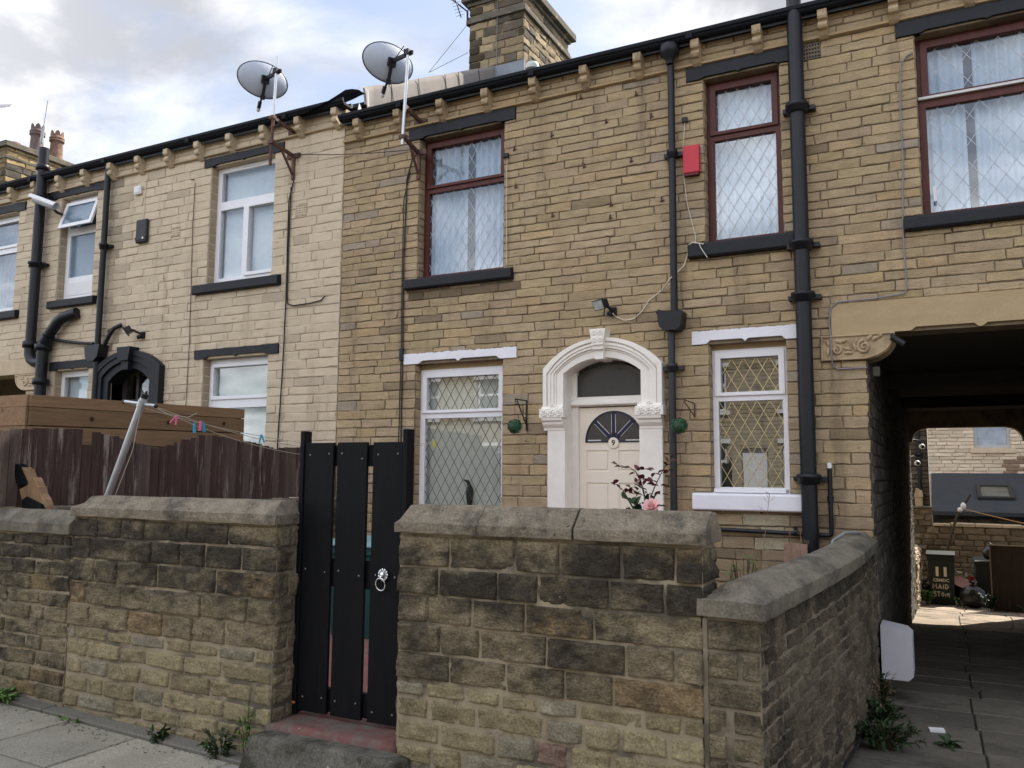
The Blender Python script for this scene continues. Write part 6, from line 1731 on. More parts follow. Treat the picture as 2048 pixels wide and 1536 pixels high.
hand([[(0.55, 0.95), (0.15, 0.9), (0.1, 0.6), (0.5, 0.45), (0.5, 0.1), (0.05, 0.0)], [(0.7, 0.95), (1.3, 0.98)], [(1.0, 0.95), (1.0, 0)], [(1.75, 0.9), (1.5, 0.45), (1.7, 0.05), (2.0, 0.4), (1.75, 0.9)], [(2.25, 0), (2.3, 0.7), (2.6, 0.15), (2.65, 0.75)], [(3.1, 0.75), (2.85, 0.7), (2.85, 0.05), (3.12, 0.05)], [(2.85, 0.4), (3.05, 0.4)]], -0.29, -0.82, 0.103, 0.10, 0.011)
wheelie(0.80, 12.35, -1.0, 0.56, 1.02, 'overfull black bin behind the brown fence panel', group='wheelie bins', lid_open=-0.55)
def bag(c, r, label, seed, tie=True):
    T = thing('refuse_bag', (c[0], c[1], c[2]-r*0.9), label, 'refuse bag', 'black refuse bags by the bins')
    b = MB(); n, m = 28, 18; vs = []; fs = []
    for i in range(m+1):
        th = PI*i/m
        for k in range(n):
            a = 2*PI*k/n; d = Vector((math.sin(th)*math.cos(a), math.sin(th)*math.sin(a), math.cos(th)))
            nn = d*2.2+Vector((seed, seed*2, 0)); q = r*(1+0.12*mnoise.noise(nn)+0.10*abs(mnoise.noise(d*6+Vector((seed, 0, 3)))))
            vs.append((c[0]+d.x*q, c[1]+d.y*q*0.9, max(c[2]-r*0.9, c[2]+d.z*q*0.95)))
    fs = [(i*n+k, (i+1)*n+k, (i+1)*n+(k+1) % n, i*n+(k+1) % n) for i in range(m) for k in range(n)]
    b.add(vs, fs, 0, True); b.build('sack', M.bag, T)
    if tie:
        b = MB(); top = Vector((c[0], c[1], c[2]+r*1.0))
        for k in range(7):
            a = 2*PI*k/7+seed; e = top+Vector((math.cos(a)*r*0.35, math.sin(a)*r*0.35, r*0.22)); s = Vector((-math.sin(a), math.cos(a), 0))*r*0.16
            b.add([top-s*0.2, e-s, e+s+Vector((0, 0, 0.02)), top+s*0.2], [(0, 1, 2, 3)])
        b.build('knot', M.bag, T)
bag((0.46, 11.95, -0.74), 0.25, 'shiny black refuse bag standing in front of the bins', 1.3)
bag((0.84, 12.55, 0.13), 0.16, 'small black refuse bag squashed into the overfull bin', 4.1)
bag((-0.46, 12.6, -0.78), 0.20, 'black refuse bag wedged behind the pale wall left of the numbered bin', 7.7)
bag((0.30, 12.75, -0.75), 0.24, 'black refuse bag behind the pink lid, between the two bins', 9.2, False)
T = thing('rubbish_sheet', (0.22, 12.4, -0.4), 'pink round sheet of rubbish lying on the bags', 'rubbish')
b = MB(); vs = [(0.27+0.20*math.cos(2*PI*k/20), 12.40+0.1*math.sin(2*PI*k/20), -0.50+0.10*math.sin(2*PI*k/20)-0.05*math.cos(2*PI*k/20)) for k in range(20)]
b.add(vs+[(v[0], v[1]+.01, v[2]-0.012) for v in vs], [tuple(range(20)), tuple(range(39, 19, -1))]+[(k, 20+k, 20+(k+1) % 20, (k+1) % 20) for k in range(20)]); b.build('sheet', M.pinkcloth, T)
T = thing('rubbish_pile', (0.4, 12.6, -0.4), 'crumpled red and white rubbish piled between the bins', 'rubbish')
rr = random.Random(6)
for k, (x, z, m) in enumerate(((0.24, -0.33, M.whiteplastic), (0.36, -0.36, M.whiteplastic), (0.47, -0.44, M.reddish), (0.42, -0.50, M.reddish))):
    b = MB(); c = Vector((x, 12.55, z)); vs = [c+Vector((rr.uniform(-.09, .09), rr.uniform(-.05, .05), rr.uniform(-.07, .07))) for _ in range(9)]
    b.add(vs, [(0, 1, 2), (0, 2, 3), (1, 4, 2), (4, 5, 2), (5, 6, 3), (6, 7, 3), (7, 8, 0), (8, 1, 0), (4, 6, 8)]); b.build('wrapper', m, T)
# brown panel
T = thing('fence_panel', (1.3, 11.6, -0.95), 'dark brown upright board panel right of the bins', 'fence panel')
b = MB(); x = 0.80
while x < 2.9: b.box(x, x+0.138, 11.62, 11.645, -0.98, 0.36); x += 0.14
b.build('boards', M.brownpanel, T)
b = MB(); b.box(0.785, 2.9, 11.60, 11.6195, 0.35, 0.37); b.box(0.775, 0.798, 11.60, 11.65, -0.98, 0.375)
b.build('edge_trim', mat('worn panel edge', (0.20, 0.16, 0.12), rough=0.8, var=0.4, scale=20), T)
# low pale wall running on from the passage
rngq = random.Random(15)
def bcol(base):
    def f(u, v):
        k = rngq.uniform(0.65, 1.2); return tuple(c*k for c in base)
    return f
T = thing('yard_wall', (-0.66, 12.0, -1.0), 'low sunlit rough stone wall running back from the passage', 'yard wall')
b = MB(); b.box(-0.95, -0.575, 10.62, 13.9, -1.3, 0.10, 1)
stones(b, lay(courses(-1.2, 0.10, 0.13, 0.2, rngq), 10.62, 13.9, 0.2, 0.5, [], rngq), plane_fr((-0.57, 0, 0), (0, 1, 0), (0, 0, 1), (1, 0, 0)), rngq, gap=0.015, prot=0.03, cell=0.06, rough=0.03, jit=0.015, colf=bcol((0.42, 0.33, 0.22)))
stones(b, lay([0, 0.14], 10.62, 13.9, 0.3, 0.6, [], rngq), plane_fr((-0.575, 0, 0.10), (0, 1, 0), (-1, 0, 0), (0, 0, 1)), rngq, gap=0.015, prot=0.05, cell=0.08, rough=0.03, jit=0.015, colf=bcol((0.42, 0.33, 0.22)))
for k in range(6):
    y = 10.62+0.54*k; zt = 0.16+0.08*mnoise.noise(Vector((k*1.7, 3, 1)))-0.05*k
    b.box(-0.96, -0.555, y+0.01, y+0.53, 0.105, zt+0.06, 0, col=(0.45, 0.36, 0.25))
b.build('stonework', [M.backstone, M.mortar], T, bevel=0)
# rough wall across the yard
T = thing('yard_wall', (1.5, 14.7, -1.1), 'tumbledown brown stone wall across the back yard', 'yard wall')
b = MB(); b.box(-0.72, 7.0, 14.62, 14.88, -1.3, 0.55, 1); b.box(-0.72, -0.27, 14.62, 14.88, 0.55, 0.98, 1)
stones(b, lay(courses(-1.2, 0.56, 0.12, 0.25, rngq), -0.72, 7.0, 0.2, 0.5, [], rngq), front_fr(14.60), rngq, gap=0.018, prot=0.02, cell=0.07, rough=0.02, jit=0.014, colf=bcol((0.17, 0.135, 0.09)))
stones(b, lay(courses(0.56, 0.98, 0.13, 0.2, rngq), -0.72, -0.27, 0.2, 0.4, [], rngq), front_fr(14.60), rngq, gap=0.018, prot=0.02, cell=0.07, rough=0.02, jit=0.014, colf=bcol((0.17, 0.135, 0.09)))
b.build('stonework', [M.backstone, M.mortar], T)
x = -0.26
for k in range(12):
    w = rngq.uniform(0.28, 0.62); MB().box(x, x+w-0.01, 14.55, 14.92, 0.562, 0.615+rngq.uniform(-0.008, 0.03)).build('coping_stone', M.sunstone, T, bevel=0.012); x += w
MB().box(-0.74, -0.25, 14.56, 14.92, 0.983, 1.02).build('coping_stone', M.copingdark, T, bevel=0.01)
T = thing('stone_post', (-0.56, 14.75, 1.02), 'short pale stone post standing on the end of the yard wall', 'post')
b = MB(); b.box(-0.63, -0.47, 14.66, 14.82, 1.022, 1.25); b.prism([(-0.65, 1.252), (-0.45, 1.252), (-0.47, 1.40), (-0.60, 1.47)], 14.64, 14.84); b.build('post', M.sunstone, T, bevel=0.01)
T = thing('washing_post', (0.3, 14.4, -1), 'leaning wooden washing post with white cloth tied at its top', 'washing post')
b = MB(); b.tube([(-0.25, 14.42, -0.9), (0.24, 14.42, 0.78), (0.56, 14.42, 1.33)], 0.028, 8); b.build('post', M.stem, T)
b = MB(); b.ball((0.40, 14.40, 1.06), 0.075, 8, 0, (0.8, .8, 1.1)); b.ball((0.33, 14.40, 0.97), 0.06, 8); b.build('cloth', M.whiteplastic, T)
tag((lambda b: (b.tube(sag((0.37, 14.40, 1.0), (3.4, 13.2, 0.40), 0.05, 8), 0.012, 6), b.build('rope', M.ropeorange, loc=(1, 14, 0.8)))[1])(MB()), 'orange rope stretched from the leaning washing post', 'rope')

# far buildings
FH = thing('far_house', (2.5, 20, -1.05), 'pale painted stone house beyond the yard with a white framed window', 'house')
rngz = random.Random(77)
fwin = (0.86, 1.78, 2.60, 3.9)
b = MB(); holed_wall(b, -0.36, 8.0, -1.2, 7.5, 19.82, 20.1, [fwin], 1)
b.box(-0.36, -0.1, 20.1, 27, -1.2, 7.5, 1); b.box(7.8, 8, 20.1, 27, -1.2, 7.5, 1)
def cfh(u, v):
    k = rngz.uniform(0.86, 1.08)
    if v < 2.4 and u > 1.5 and rngz.random() < 0.5: return (0.24*k, 0.17*k, 0.12*k)
    return (0.66*k, 0.56*k, 0.43*k)
stones(b, lay(courses(1.8, 7.4, 0.11, 0.1, rngz), -0.36, 4.0, 0.25, 0.5, [fwin], rngz), front_fr(19.80), rngz, gap=0.012, prot=0.008, cell=0.12, rough=0.010, jit=0.008, colf=cfh)
b.build('wall', [M.farpaint, M.paintmortar], FH)
b = MB(); b.prism([(19.5, 7.4), (23.5, 9.6), (27.5, 7.4), (27.5, 7.3), (23.5, 9.5), (19.5, 7.3)], -0.4, 8.1, fr=lambda u, v, d: (d, u, v)); b.build('roof', M.slate, FH)
b = MB(); holed_wall(b, fwin[0], fwin[1], fwin[2], fwin[3], 19.86, 19.93, [(fwin[0]+.08, fwin[1]-.08, fwin[2]+.08, fwin[3]-.08)]); w = b.build('window', M.greyplastic, FH)
MB().box(fwin[0]+.05, fwin[1]-.05, 19.90, 19.905, fwin[2]+.05, fwin[3]-.05).build('pane', mat('misty pane', (0.34, 0.40, 0.47), rough=0.2, var=0.3, scale=3, bump=0), w)
MB().box(fwin[0]-.1, fwin[1]+.12, 19.74, 19.86, fwin[2]-.15, fwin[2]-.004).build('sill', M.paintmortar, w)
b = MB(); b.prism([(16.2, 0.86), (19.79, 1.86), (19.79, 1.76), (16.2, 0.76)], -0.30, 6.5, fr=lambda u, v, d: (d, u, v)); er = b.build('extension_roof', mat('dark slate', (0.045, 0.05, 0.057), rough=0.7, spec=0.15, var=0.2, scale=4, bump=0.2), FH)
b = MB()
sl = (1.86-0.86)/(19.79-16.2)
def rp(x, y, d): return (x, y, 0.86+(y-16.2)*sl+d)
def rquad(b, x0, x1, y0, y1, d0, d1):
    vs = [rp(x0, y0, d0), rp(x1, y0, d0), rp(x1, y1, d0), rp(x0, y1, d0), rp(x0, y0, d1), rp(x1, y0, d1), rp(x1, y1, d1), rp(x0, y1, d1)]
    b.add(vs, [(0, 3, 2, 1), (4, 5, 6, 7), (0, 1, 5, 4), (1, 2, 6, 5), (2, 3, 7, 6), (3, 0, 4, 7)])
for (x0, x1, y0, y1) in ((0.80, 0.90, 17.2, 18.4), (1.55, 1.65, 17.2, 18.4), (0.90, 1.55, 17.2, 17.32), (0.90, 1.55, 18.28, 18.4)): rquad(b, x0, x1, y0, y1, 0.004, 0.08)
sk = b.build('skylight', M.plastic, er)
b = MB(); rquad(b, 0.90, 1.55, 17.32, 18.28, 0.02, 0.05); b.build('pane', mat('skylight pane', (0.10, 0.10, 0.08), rough=0.15, var=0.3, scale=3), sk)
b = MB(); holed_wall(b, -0.28, 6.4, -1.2, 0.75, 16.5, 16.6, [(-0.05+0.62*k, 0.5+0.62*k, -0.2, 0.66) for k in range(9)]); ex = b.build('extension_wall', mat('dark painted timber', (0.03, 0.03, 0.033), rough=0.6), FH)
MB().box(-0.25, 6.3, 16.62, 16.63, -0.3, 0.7).build('pane', mat('brown glass', (0.13, 0.11, 0.085), rough=0.15, var=0.3, scale=1.5), ex)
NH = thing('far_house', (-4, 21, -1.05), 'shaded dark stone house beyond the yard, left of the pale one', 'house')
b = MB(); b.box(-9, -0.375, 20.02, 20.3, -1.2, 7.2, 1)
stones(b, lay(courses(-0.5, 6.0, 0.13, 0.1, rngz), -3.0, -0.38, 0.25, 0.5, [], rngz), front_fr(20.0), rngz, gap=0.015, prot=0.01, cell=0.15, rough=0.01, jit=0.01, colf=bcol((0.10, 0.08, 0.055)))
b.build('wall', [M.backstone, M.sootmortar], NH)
b = MB(); b.prism([(19.7, 7.2), (24, 9.4), (28, 7.2), (28, 7.1), (24, 9.3), (19.7, 7.1)], -9.1, -0.38, fr=lambda u, v, d: (d, u, v)); b.build('roof', M.slate, NH)
b = MB(); pipe(b, -0.62, 19.92, -1.0, 3.2, 0.05, (2.4, 1.2), yw=19.996); b.build('drainpipe', M.iron, NH)
for (c, lab) in (((-0.36, 10.95, 2.36), 'white globe lamp at the back end of the passage wall, upper'), ((-0.46, 10.95, 2.02), 'small round lamp hanging at the back end of the passage wall, lower')):
    T = thing('wall_lamp', (-0.56, 10.9, c[2]), lab, 'wall lamp')
    b = MB(); b.lathe([(0.055, -0.01), (0.055, 0.03), (0.04, 0.05)], (c[0], c[1], c[2]), (0.4, -0.9, -0.2), 14); b.build('lamp_head', M.whiteplastic, T)
    b = MB(); b.lathe([(0.028, 0), (0.0285, 0.056)], (c[0], c[1], c[2]), (0.4, -0.9, -0.2), 12); b.build('lens', M.plastic, T)
    b = MB(); b.tube([(-0.575, 10.63, c[2]+0.12), (-0.52, 10.8, c[2]+0.14), (c[0]-0.02, c[1], c[2]+0.12), c], 0.011, 6); b.build('arm', M.plastic, T)

# bin in the garden, seen between the boards of the gate
wheelie(-4.82, -2.05, 0.25, 0.56, 0.86, 'teal lidded bin in the front garden behind the black gate', M.binteal, mat('teal bin lid', (0.17, 0.30, 0.30), rough=0.45, var=0.1), group='wheelie bins')

# ================================================================== AERIALS
T = thing('tv_aerial', (-7.24, 3.95, 9.6), 'spiky television aerial fixed to the big stone chimney', 'aerial')
b = MB(); b.tube([(-7.225, 3.97, 9.98), (-7.60, 3.9, 10.34)], 0.014, 6); b.tube([(-7.215, 3.97, 9.70), (-7.225, 3.97, 10.0)], 0.018, 6); b.box(-7.24, -7.195, 3.96, 4.03, 9.72, 9.8); b.build('arm', M.plastic, T)
b = MB(); a0, a1 = Vector((-7.50, 3.9, 10.42)), Vector((-7.30, 3.88, 9.84)); b.tube([a0, a1], 0.010, 6)
for k in range(9):
    q = a0.lerp(a1, k/8.5); L = 0.10-0.003*k; b.tube([q-Vector((L, 0.02, 0.0)), q+Vector((L, -0.02, 0.05*0))], 0.004, 4)
b.build('elements', M.plastic, T)
b = MB(); b.tube([(-7.2, 3.97, 9.75), (-7.52, 3.2, 8.55)], 0.004, 4); b.tube([(-7.2, 3.97, 9.2), (-7.52, 3.2, 8.55)], 0.004, 4); b.build('stay_wire', M.cable, T)
T = thing('rod_aerial', (-13.9, 0.4, 6.7), 'thin white whip aerial rising behind the gutter at the far left', 'aerial')
b = MB(); b.tube([(-13.88, 0.5, 6.7), (-13.78, 0.5, 7.65)], 0.016, 6); b.tube([(-13.78, 0.5, 7.65), (-13.70, 0.5, 8.2)], 0.008, 6); b.tube([(-13.80, 0.5, 7.45), (-13.775, 0.5, 7.70)], 0.026, 8); b.build('rod', M.greyplastic, T)
T = thing('yagi_aerial', (-21.8, 4.4, 8.5), 'tip of a distant comb shaped aerial at the left edge of the sky', 'aerial')
b = MB(); b.tube([(-22.6, 4.6, 8.0), (-22.6, 4.6, 11.6)], 0.02, 6); b.build('mast', M.greyplastic, T)
b = MB(); b.tube([(-22.7, 4.6, 11.62), (-20.75, 4.0, 10.98)], 0.014, 6)
for k in range(16):
    q = Vector((-22.7, 4.6, 11.62)).lerp(Vector((-20.8, 4.0, 11.0)), k/15); b.tube([q-Vector((0, 0.1, 0.09)), q+Vector((0, 0.1, 0.09))], 0.006, 4)
b.build('elements', M.greyplastic, T)
b = MB(); b.tube([(-5.43, 5.1, 8.6), (-5.43, 5.1, 9.25)], 0.016, 6)
tag(b.build('flue_pipe', M.rusty, loc=(-5.43, 5.1, 8.6)), 'thin upright pipe on the roof right of the big chimney', 'pipe')

# ================================================================== PLANTS
def leaf(b, p, d, n, L, W, mi=0, fold=0.25, droop=0.15):
    p, d, n = Vector(p), Vector(d).normalized(), Vector(n)
    s = d.cross(n)
    if s.length < 1e-4: s = d.orthogonal()
    s.normalize(); n = s.cross(d).normalized()
    a = p; m1 = p+d*L*0.35; m2 = p+d*L*0.72-n*L*droop*0.4; t = p+d*L-n*L*droop
    vs = [a, m1+s*W*0.5+n*W*fold, m1, m1-s*W*0.5+n*W*fold, m2+s*W*0.40+n*W*fold*0.8, m2, m2-s*W*0.40+n*W*fold*0.8, t]
    b.add(vs, [(0, 2, 1), (0, 3, 2), (1, 2, 5, 4), (2, 3, 6, 5), (4, 5, 7), (5, 6, 7)], mi, True)
def rnd_dir(r, up=0.3):
    v = Vector((r.gauss(0, 1), r.gauss(0, 1), r.gauss(0, 1)+up)); return v.normalized()
rr = random.Random(19)
R = thing('rose_bush', (-1.5, -3.62, 0.25), 'bronze leaved rose bush with one pink bloom peeping over the wall by the cream door', 'rose bush')
bs = MB(); bl = MB(); bg = MB()
stems = [[(-1.50, -3.62, 0.25), (-1.50, -3.61, 1.2), (-1.50, -3.60, 1.55), (-1.455, -3.60, 1.66), (-1.395, -3.60, 1.775)], [(-1.50, -3.61, 1.45), (-1.515, -3.60, 1.60), (-1.535, -3.60, 1.68), (-1.565, -3.60, 1.74), (-1.60, -3.60, 1.765)],
         [(-1.50, -3.62, 1.3), (-1.56, -3.61, 1.5), (-1.62, -3.61, 1.60), (-1.645, -3.60, 1.635)], [(-1.5, -3.61, 1.5), (-1.46, -3.60, 1.60), (-1.44, -3.6, 1.63)], [(-1.49, -3.62, 1.3), (-1.46, -3.64, 1.50)]]
for st in stems: bs.tube(st, [0.006-0.0009*k for k in range(len(st))], 6)
def sprig(b, p, d, r, n=5, L=0.032, mi=0):
    p = Vector(p); d = Vector(d).normalized()
    for k in range(n):
        q = p+d*L*0.45*k
        s = Vector((r.uniform(-1, 1), r.uniform(-0.6, 0.6), r.uniform(-0.3, 0.6)))
        leaf(b, q, d*0.5+s, Vector((0, 0, 1))+rnd_dir(r)*0.7, L*r.uniform(0.8, 1.3), L*0.62, mi)
for (x, z, dx, dz) in ((-1.395, 1.77, 0.5, .5), (-1.41, 1.745, 0.6, 0), (-1.45, 1.665, 0.9, -.1), (-1.45, 1.67, -0.6, .3), (-1.56, 1.745, 0.7, 0.1), (-1.60, 1.765, -0.5, 0.1), (-1.535, 1.70, 0.8, -.1), (-1.53, 1.68, -.6, -.3), (-1.50, 1.635, -.8, 0), (-1.475, 1.61, 0.8, 0.1), (-1.645, 1.635, -.4, .3), (-1.63, 1.62, 0.5, 0), (-1.57, 1.735, 0.2, -0.5), (-1.42, 1.72, -0.5, 0.3)):
    sprig(bl, (x, -3.60, z), (dx, -0.3, dz), rr, 5, 0.040)
for k in range(22):
    x = rr.uniform(-1.66, -1.45); z = rr.uniform(1.44, 1.585)
    sprig(bg, (x, -3.60+rr.uniform(-.04, .04), z), (rr.uniform(-1, 1), -0.3, rr.uniform(-.2, .5)), rr, 5, 0.046)
bs.build('stem', M.stem, R); bl.build('young_leaves', M.leafred, R); bg.build('leaves', M.leaf, R)
b = MB(); c = Vector((-1.455, -3.66, 1.545))
for ring, (nn, tilt, L) in enumerate(((5, 0.2, 0.028), (6, 0.5, 0.036), (8, 0.9, 0.042), (9, 1.25, 0.045))):
    for k in range(nn):
        a = 2*PI*k/nn+ring*0.4; o = Vector((math.cos(a), math.sin(a), 0)); up = (Vector((0.1, -0.75, 0.65))).normalized()
        t1 = up.orthogonal().normalized(); t2 = up.cross(t1); od = t1*o.x+t2*o.y
        dd = up*math.cos(tilt)+od*math.sin(tilt)
        leaf(b, c+od*0.004*ring, dd, (up*math.sin(tilt)-od*math.cos(tilt)), L, L*0.95, 0, 0.12, -0.15)
b.build('bloom', M.petal, R)

def weed(base, label, seed, n=14, h=0.22, spread=0.14, L=0.07, W=0.03, m=M.leaf, group=None, stem_lean=(0, 0), name='weed', cat='weed'):
    r = random.Random(seed); T = thing(name, base, label, cat, group)
    bs = MB(); bl = MB(); B = Vector(base)
    for k in range(n):
        a = r.uniform(0, 2*PI); rad_ = spread*r.uniform(0.2, 1); hh = h*r.uniform(0.4, 1.0)
        top = B+Vector((math.cos(a)*rad_+stem_lean[0]*hh, math.sin(a)*rad_*0.6+stem_lean[1]*hh, hh)); mid = B.lerp(top, 0.5)+Vector((0, 0, hh*0.12))
        bs.tube([B+Vector((math.cos(a)*0.02, math.sin(a)*0.02, -0.02)), mid, top], 0.0025, 4)
        for t in (0.35, 0.55, 0.75, 0.9, 1.0):
            q = B.lerp(top, t)+Vector((0, 0, hh*0.12*4*t*(1-t)))
            for s in range(2):
                leaf(bl, q, Vector((math.cos(a), math.sin(a), 0.3))+rnd_dir(r)*0.9, Vector((0, 0, 1))+rnd_dir(r)*0.4, L*r.uniform(0.5, 1.2), W*r.uniform(0.6, 1.2), 0)
    bs.build('stem', M.stem, T); bl.build('leaves', m, T)
    return T
def dock(base, label, seed, n=12, L=0.35, W=0.09, m=M.leaf, group=None):
    r = random.Random(seed); T = thing('weed', base, label, 'weed', group); b = MB(); B = Vector(base)
    for k in range(n):
        a = r.uniform(0, 2*PI); el = r.uniform(0.25, 1.2); d = Vector((math.cos(a)*math.cos(el), math.sin(a)*math.cos(el), math.sin(el))); LL_ = L*r.uniform(0.55, 1.1)
        sd = d.cross(Vector((0, 0, 1))).normalized(); vs = []; fs = []
        for i in range(7):
            t = i/6; p = B+d*LL_*t-Vector((0, 0, LL_*0.45*t*t)); w = W*math.sin(PI*min(1, 0.08+t*0.92))*0.5*(1+0.25*math.sin(i*2.6))
            up = Vector((0, 0, w*0.4))
            vs += [p-sd*w+up, p, p+sd*w+up]
        for i in range(6): fs += [(i*3, i*3+1, i*3+4, i*3+3), (i*3+1, i*3+2, i*3+5, i*3+4)]
        b.add(vs, fs, 0, True)
    b.build('leaves', m, T); return T
wg = 'weeds at the foot of the walls'
weed((-4.42, -4.40, 0.02), 'small green weed at the foot of the left wall', 3, 9, 0.12, 0.10, 0.05, 0.022, M.leaf, wg)
weed((-3.86, -4.42, 0.02), 'bushier green weed at the foot of the left wall beside the step', 5, 15, 0.19, 0.13, 0.045, 0.02, M.leaf, wg)
weed((-3.72, -4.36, 0.05), 'pale straggling weed climbing the corner by the gate step', 6, 8, 0.34, 0.09, 0.035, 0.015, M.leaflight, wg)
weed((-6.05, -4.44, 0.08), 'bright green tuft of grass on the pavement at the far left', 7, 34, 0.09, 0.20, 0.06, 0.02, M.leaflight, wg)
weed((-5.2, -4.46, 0.05), 'tiny green sprout in a pavement joint', 8, 7, 0.05, 0.09, 0.035, 0.014, M.leaflight, wg)
weed((-0.47, -1.35, -0.11), 'tangled dark weeds at the base of the curved wall', 11, 40, 0.22, 0.18, 0.045, 0.02, M.leaf, wg)
weed((-0.42, -1.95, -0.08), 'spreading dark weeds nearest the camera in the passage', 12, 55, 0.17, 0.26, 0.05, 0.022, M.leaf, wg)
weed((-0.48, -0.72, -0.16), 'dark leafy weed in front of the white meter box', 13, 12, 0.34, 0.08, 0.07, 0.026, M.leaf, wg)
weed((-0.50, -1.0, -0.13), 'dry straw coloured weed by the curved wall', 14, 7, 0.40, 0.12, 0.05, 0.008, M.dry, wg, (0.05, 0.1))
dock((-0.05, -1.6, -0.09), 'flat rosette of small leaves on the passage flags', 15, 12, 0.14, 0.035, M.leaf, wg)
weed((-0.40, 11.9, -0.95), 'sunlit weed at the foot of the numbered bin', 16, 14, 0.26, 0.16, 0.09, 0.05, M.leaflight, wg)
weed((0.24, 12.1, -0.98), 'small bright weed between the numbered bin and the bag', 17, 10, 0.16, 0.12, 0.08, 0.05, M.leaflight, wg)
weed((0.74, 11.5, -0.95), 'dark green weed at the corner of the brown panel', 18, 14, 0.30, 0.16, 0.09, 0.05, M.leaf, wg)
weed((1.35, 11.45, -0.94), 'low green weed under the brown panel', 22, 10, 0.14, 0.2, 0.08, 0.04, M.leaf, wg)
weed((0.34, 13.2, -1.0), 'tall dry yellow weed between the two bins', 20, 26, 0.85, 0.22, 0.07, 0.02, M.dry, wg)
def stalks(base, label, seed, n, h, spread, m, head, hm):
    r = random.Random(seed); T = thing('dry_stalks', base, label, 'dry plant', 'dry plants behind the curved wall'); bs = MB(); bh = MB(); B = Vector(base)
    for k in range(n):
        a = r.uniform(-1, 1)*spread; hh = h*r.uniform(0.6, 1.0); top = B+Vector((a, r.uniform(-.1, .1), hh)); mid = B+Vector((a*0.35, 0, hh*0.55))
        P = [B, mid, top]; bs.tube(P, 0.0022, 4)
        for j in range(head):
            t = r.uniform(0.55, 1.0); q = mid.lerp(top, (t-0.55)/0.45); e = q+Vector((r.uniform(-.07, .07), r.uniform(-.04, .04), r.uniform(0.01, 0.07)))
            bs.tube([q, e], 0.0011, 3)
            for z in range(3): bh.ball(q.lerp(e, 0.4+0.3*z)+Vector((r.uniform(-.008, .008), 0, r.uniform(-.008, .008))), r.uniform(0.002, 0.0038), 5)
    bs.build('stem', m, T); bh.build('seed_heads', hm, T)
stalks((-1.42, -1.0, 0.25), 'tall thin dry stalk with pink seed heads below the white sill', 2, 3, 1.36, 0.16, M.dry, 13, M.drypink)
stalks((-1.38, -0.95, 0.25), 'clump of reddish dry stalks behind the curved wall', 3, 9, 1.0, 0.22, M.dry, 8, M.drypink)
stalks((-1.12, -0.7, 0.25), 'pale dry grass in front of the thick black pipe', 5, 12, 1.05, 0.18, M.dry, 6, M.dry)
weed((-1.5, -1.1, 0.25), 'feathery green plant behind the curved wall', 25, 40, 0.86, 0.14, 0.06, 0.008, M.leaflight, None, (0, 0), 'fennel_plant', 'plant')
T = thing('leaning_board', (-1.22, -0.4, 0.25), 'rust stained orange board leaning behind the curved wall', 'board')
b = MB(); b.add([(-1.30, -0.50, 0.25), (-1.10, -0.50, 0.25), (-1.10, -0.30, 1.12), (-1.30, -0.30, 1.135), (-1.30, -0.47, 0.25), (-1.10, -0.47, 0.25), (-1.10, -0.27, 1.12), (-1.30, -0.27, 1.135)], [(0, 1, 2, 3), (7, 6, 5, 4), (0, 4, 5, 1), (1, 5, 6, 2), (2, 6, 7, 3), (3, 7, 4, 0)]); b.build('board', M.terracotta, T)

# stray scraps on the ground
for k, (x, y, m, lab) in enumerate(((-0.12, -1.15, M.whiteplastic, 'white paper scrap on the dark passage flags'), (-3.66, -4.56, M.felt, 'small pale stone chip on the pavement by the step'))):
    b = MB(); z = (gz(x, y)+0.012 if y > -4.2 else pav_z(x, y)+0.045); b.obox((x, y, z), (0.05, 0.012, 0), (-0.006, 0.022, 0.004), (0, 0, 0.008)); tag(b.build('scrap', m, loc=(x, y, z)), lab, 'scrap')

# grit, leaf litter and chips along the foot of the walls
b = MB(); rg = random.Random(91)
for k in range(900):
    if rg.random() < 0.6: x = rg.uniform(-9, -0.9); y = -4.46-abs(rg.gauss(0, 0.12)); z = pav_z(x, y)+0.033
    elif rg.random() < 0.5: x = rg.uniform(-9, -1); y = rg.uniform(-6.3, -4.45); z = pav_z(x, y)+0.033
    else: x = rg.uniform(-0.53, 1.3); y = rg.uniform(-3.0, 10); x = -0.5+abs(rg.gauss(0, 0.2)) if rg.random() < 0.6 else x; z = pas_z(x, y)+0.006
    if -3.7 < x < -2.5 and y > -4.6: continue
    r = rg.uniform(0.003, 0.011); a = rg.uniform(0, PI); c = rg.choice(((0.09, 0.075, 0.05), (0.16, 0.14, 0.11), (0.05, 0.04, 0.025), (0.30, 0.27, 0.22), (0.10, 0.085, 0.03)))
    b.add([(x+r*math.cos(a), y+r*math.sin(a), z), (x-r*0.6*math.sin(a), y+r*0.6*math.cos(a), z), (x-r*math.cos(a), y-r*math.sin(a), z), (x+r*0.6*math.sin(a), y-r*0.6*math.cos(a), z), (x, y, z+r*0.5)], [(0, 1, 4), (1, 2, 4), (2, 3, 4), (3, 0, 4)], 0, False, c)
tag(b.build('grit', mat('grit', (1, 1, 1), attr=True, rough=0.95, bump=0)), 'grit and leaf litter strewn along the pavement and passage', 'grit', kind='stuff')

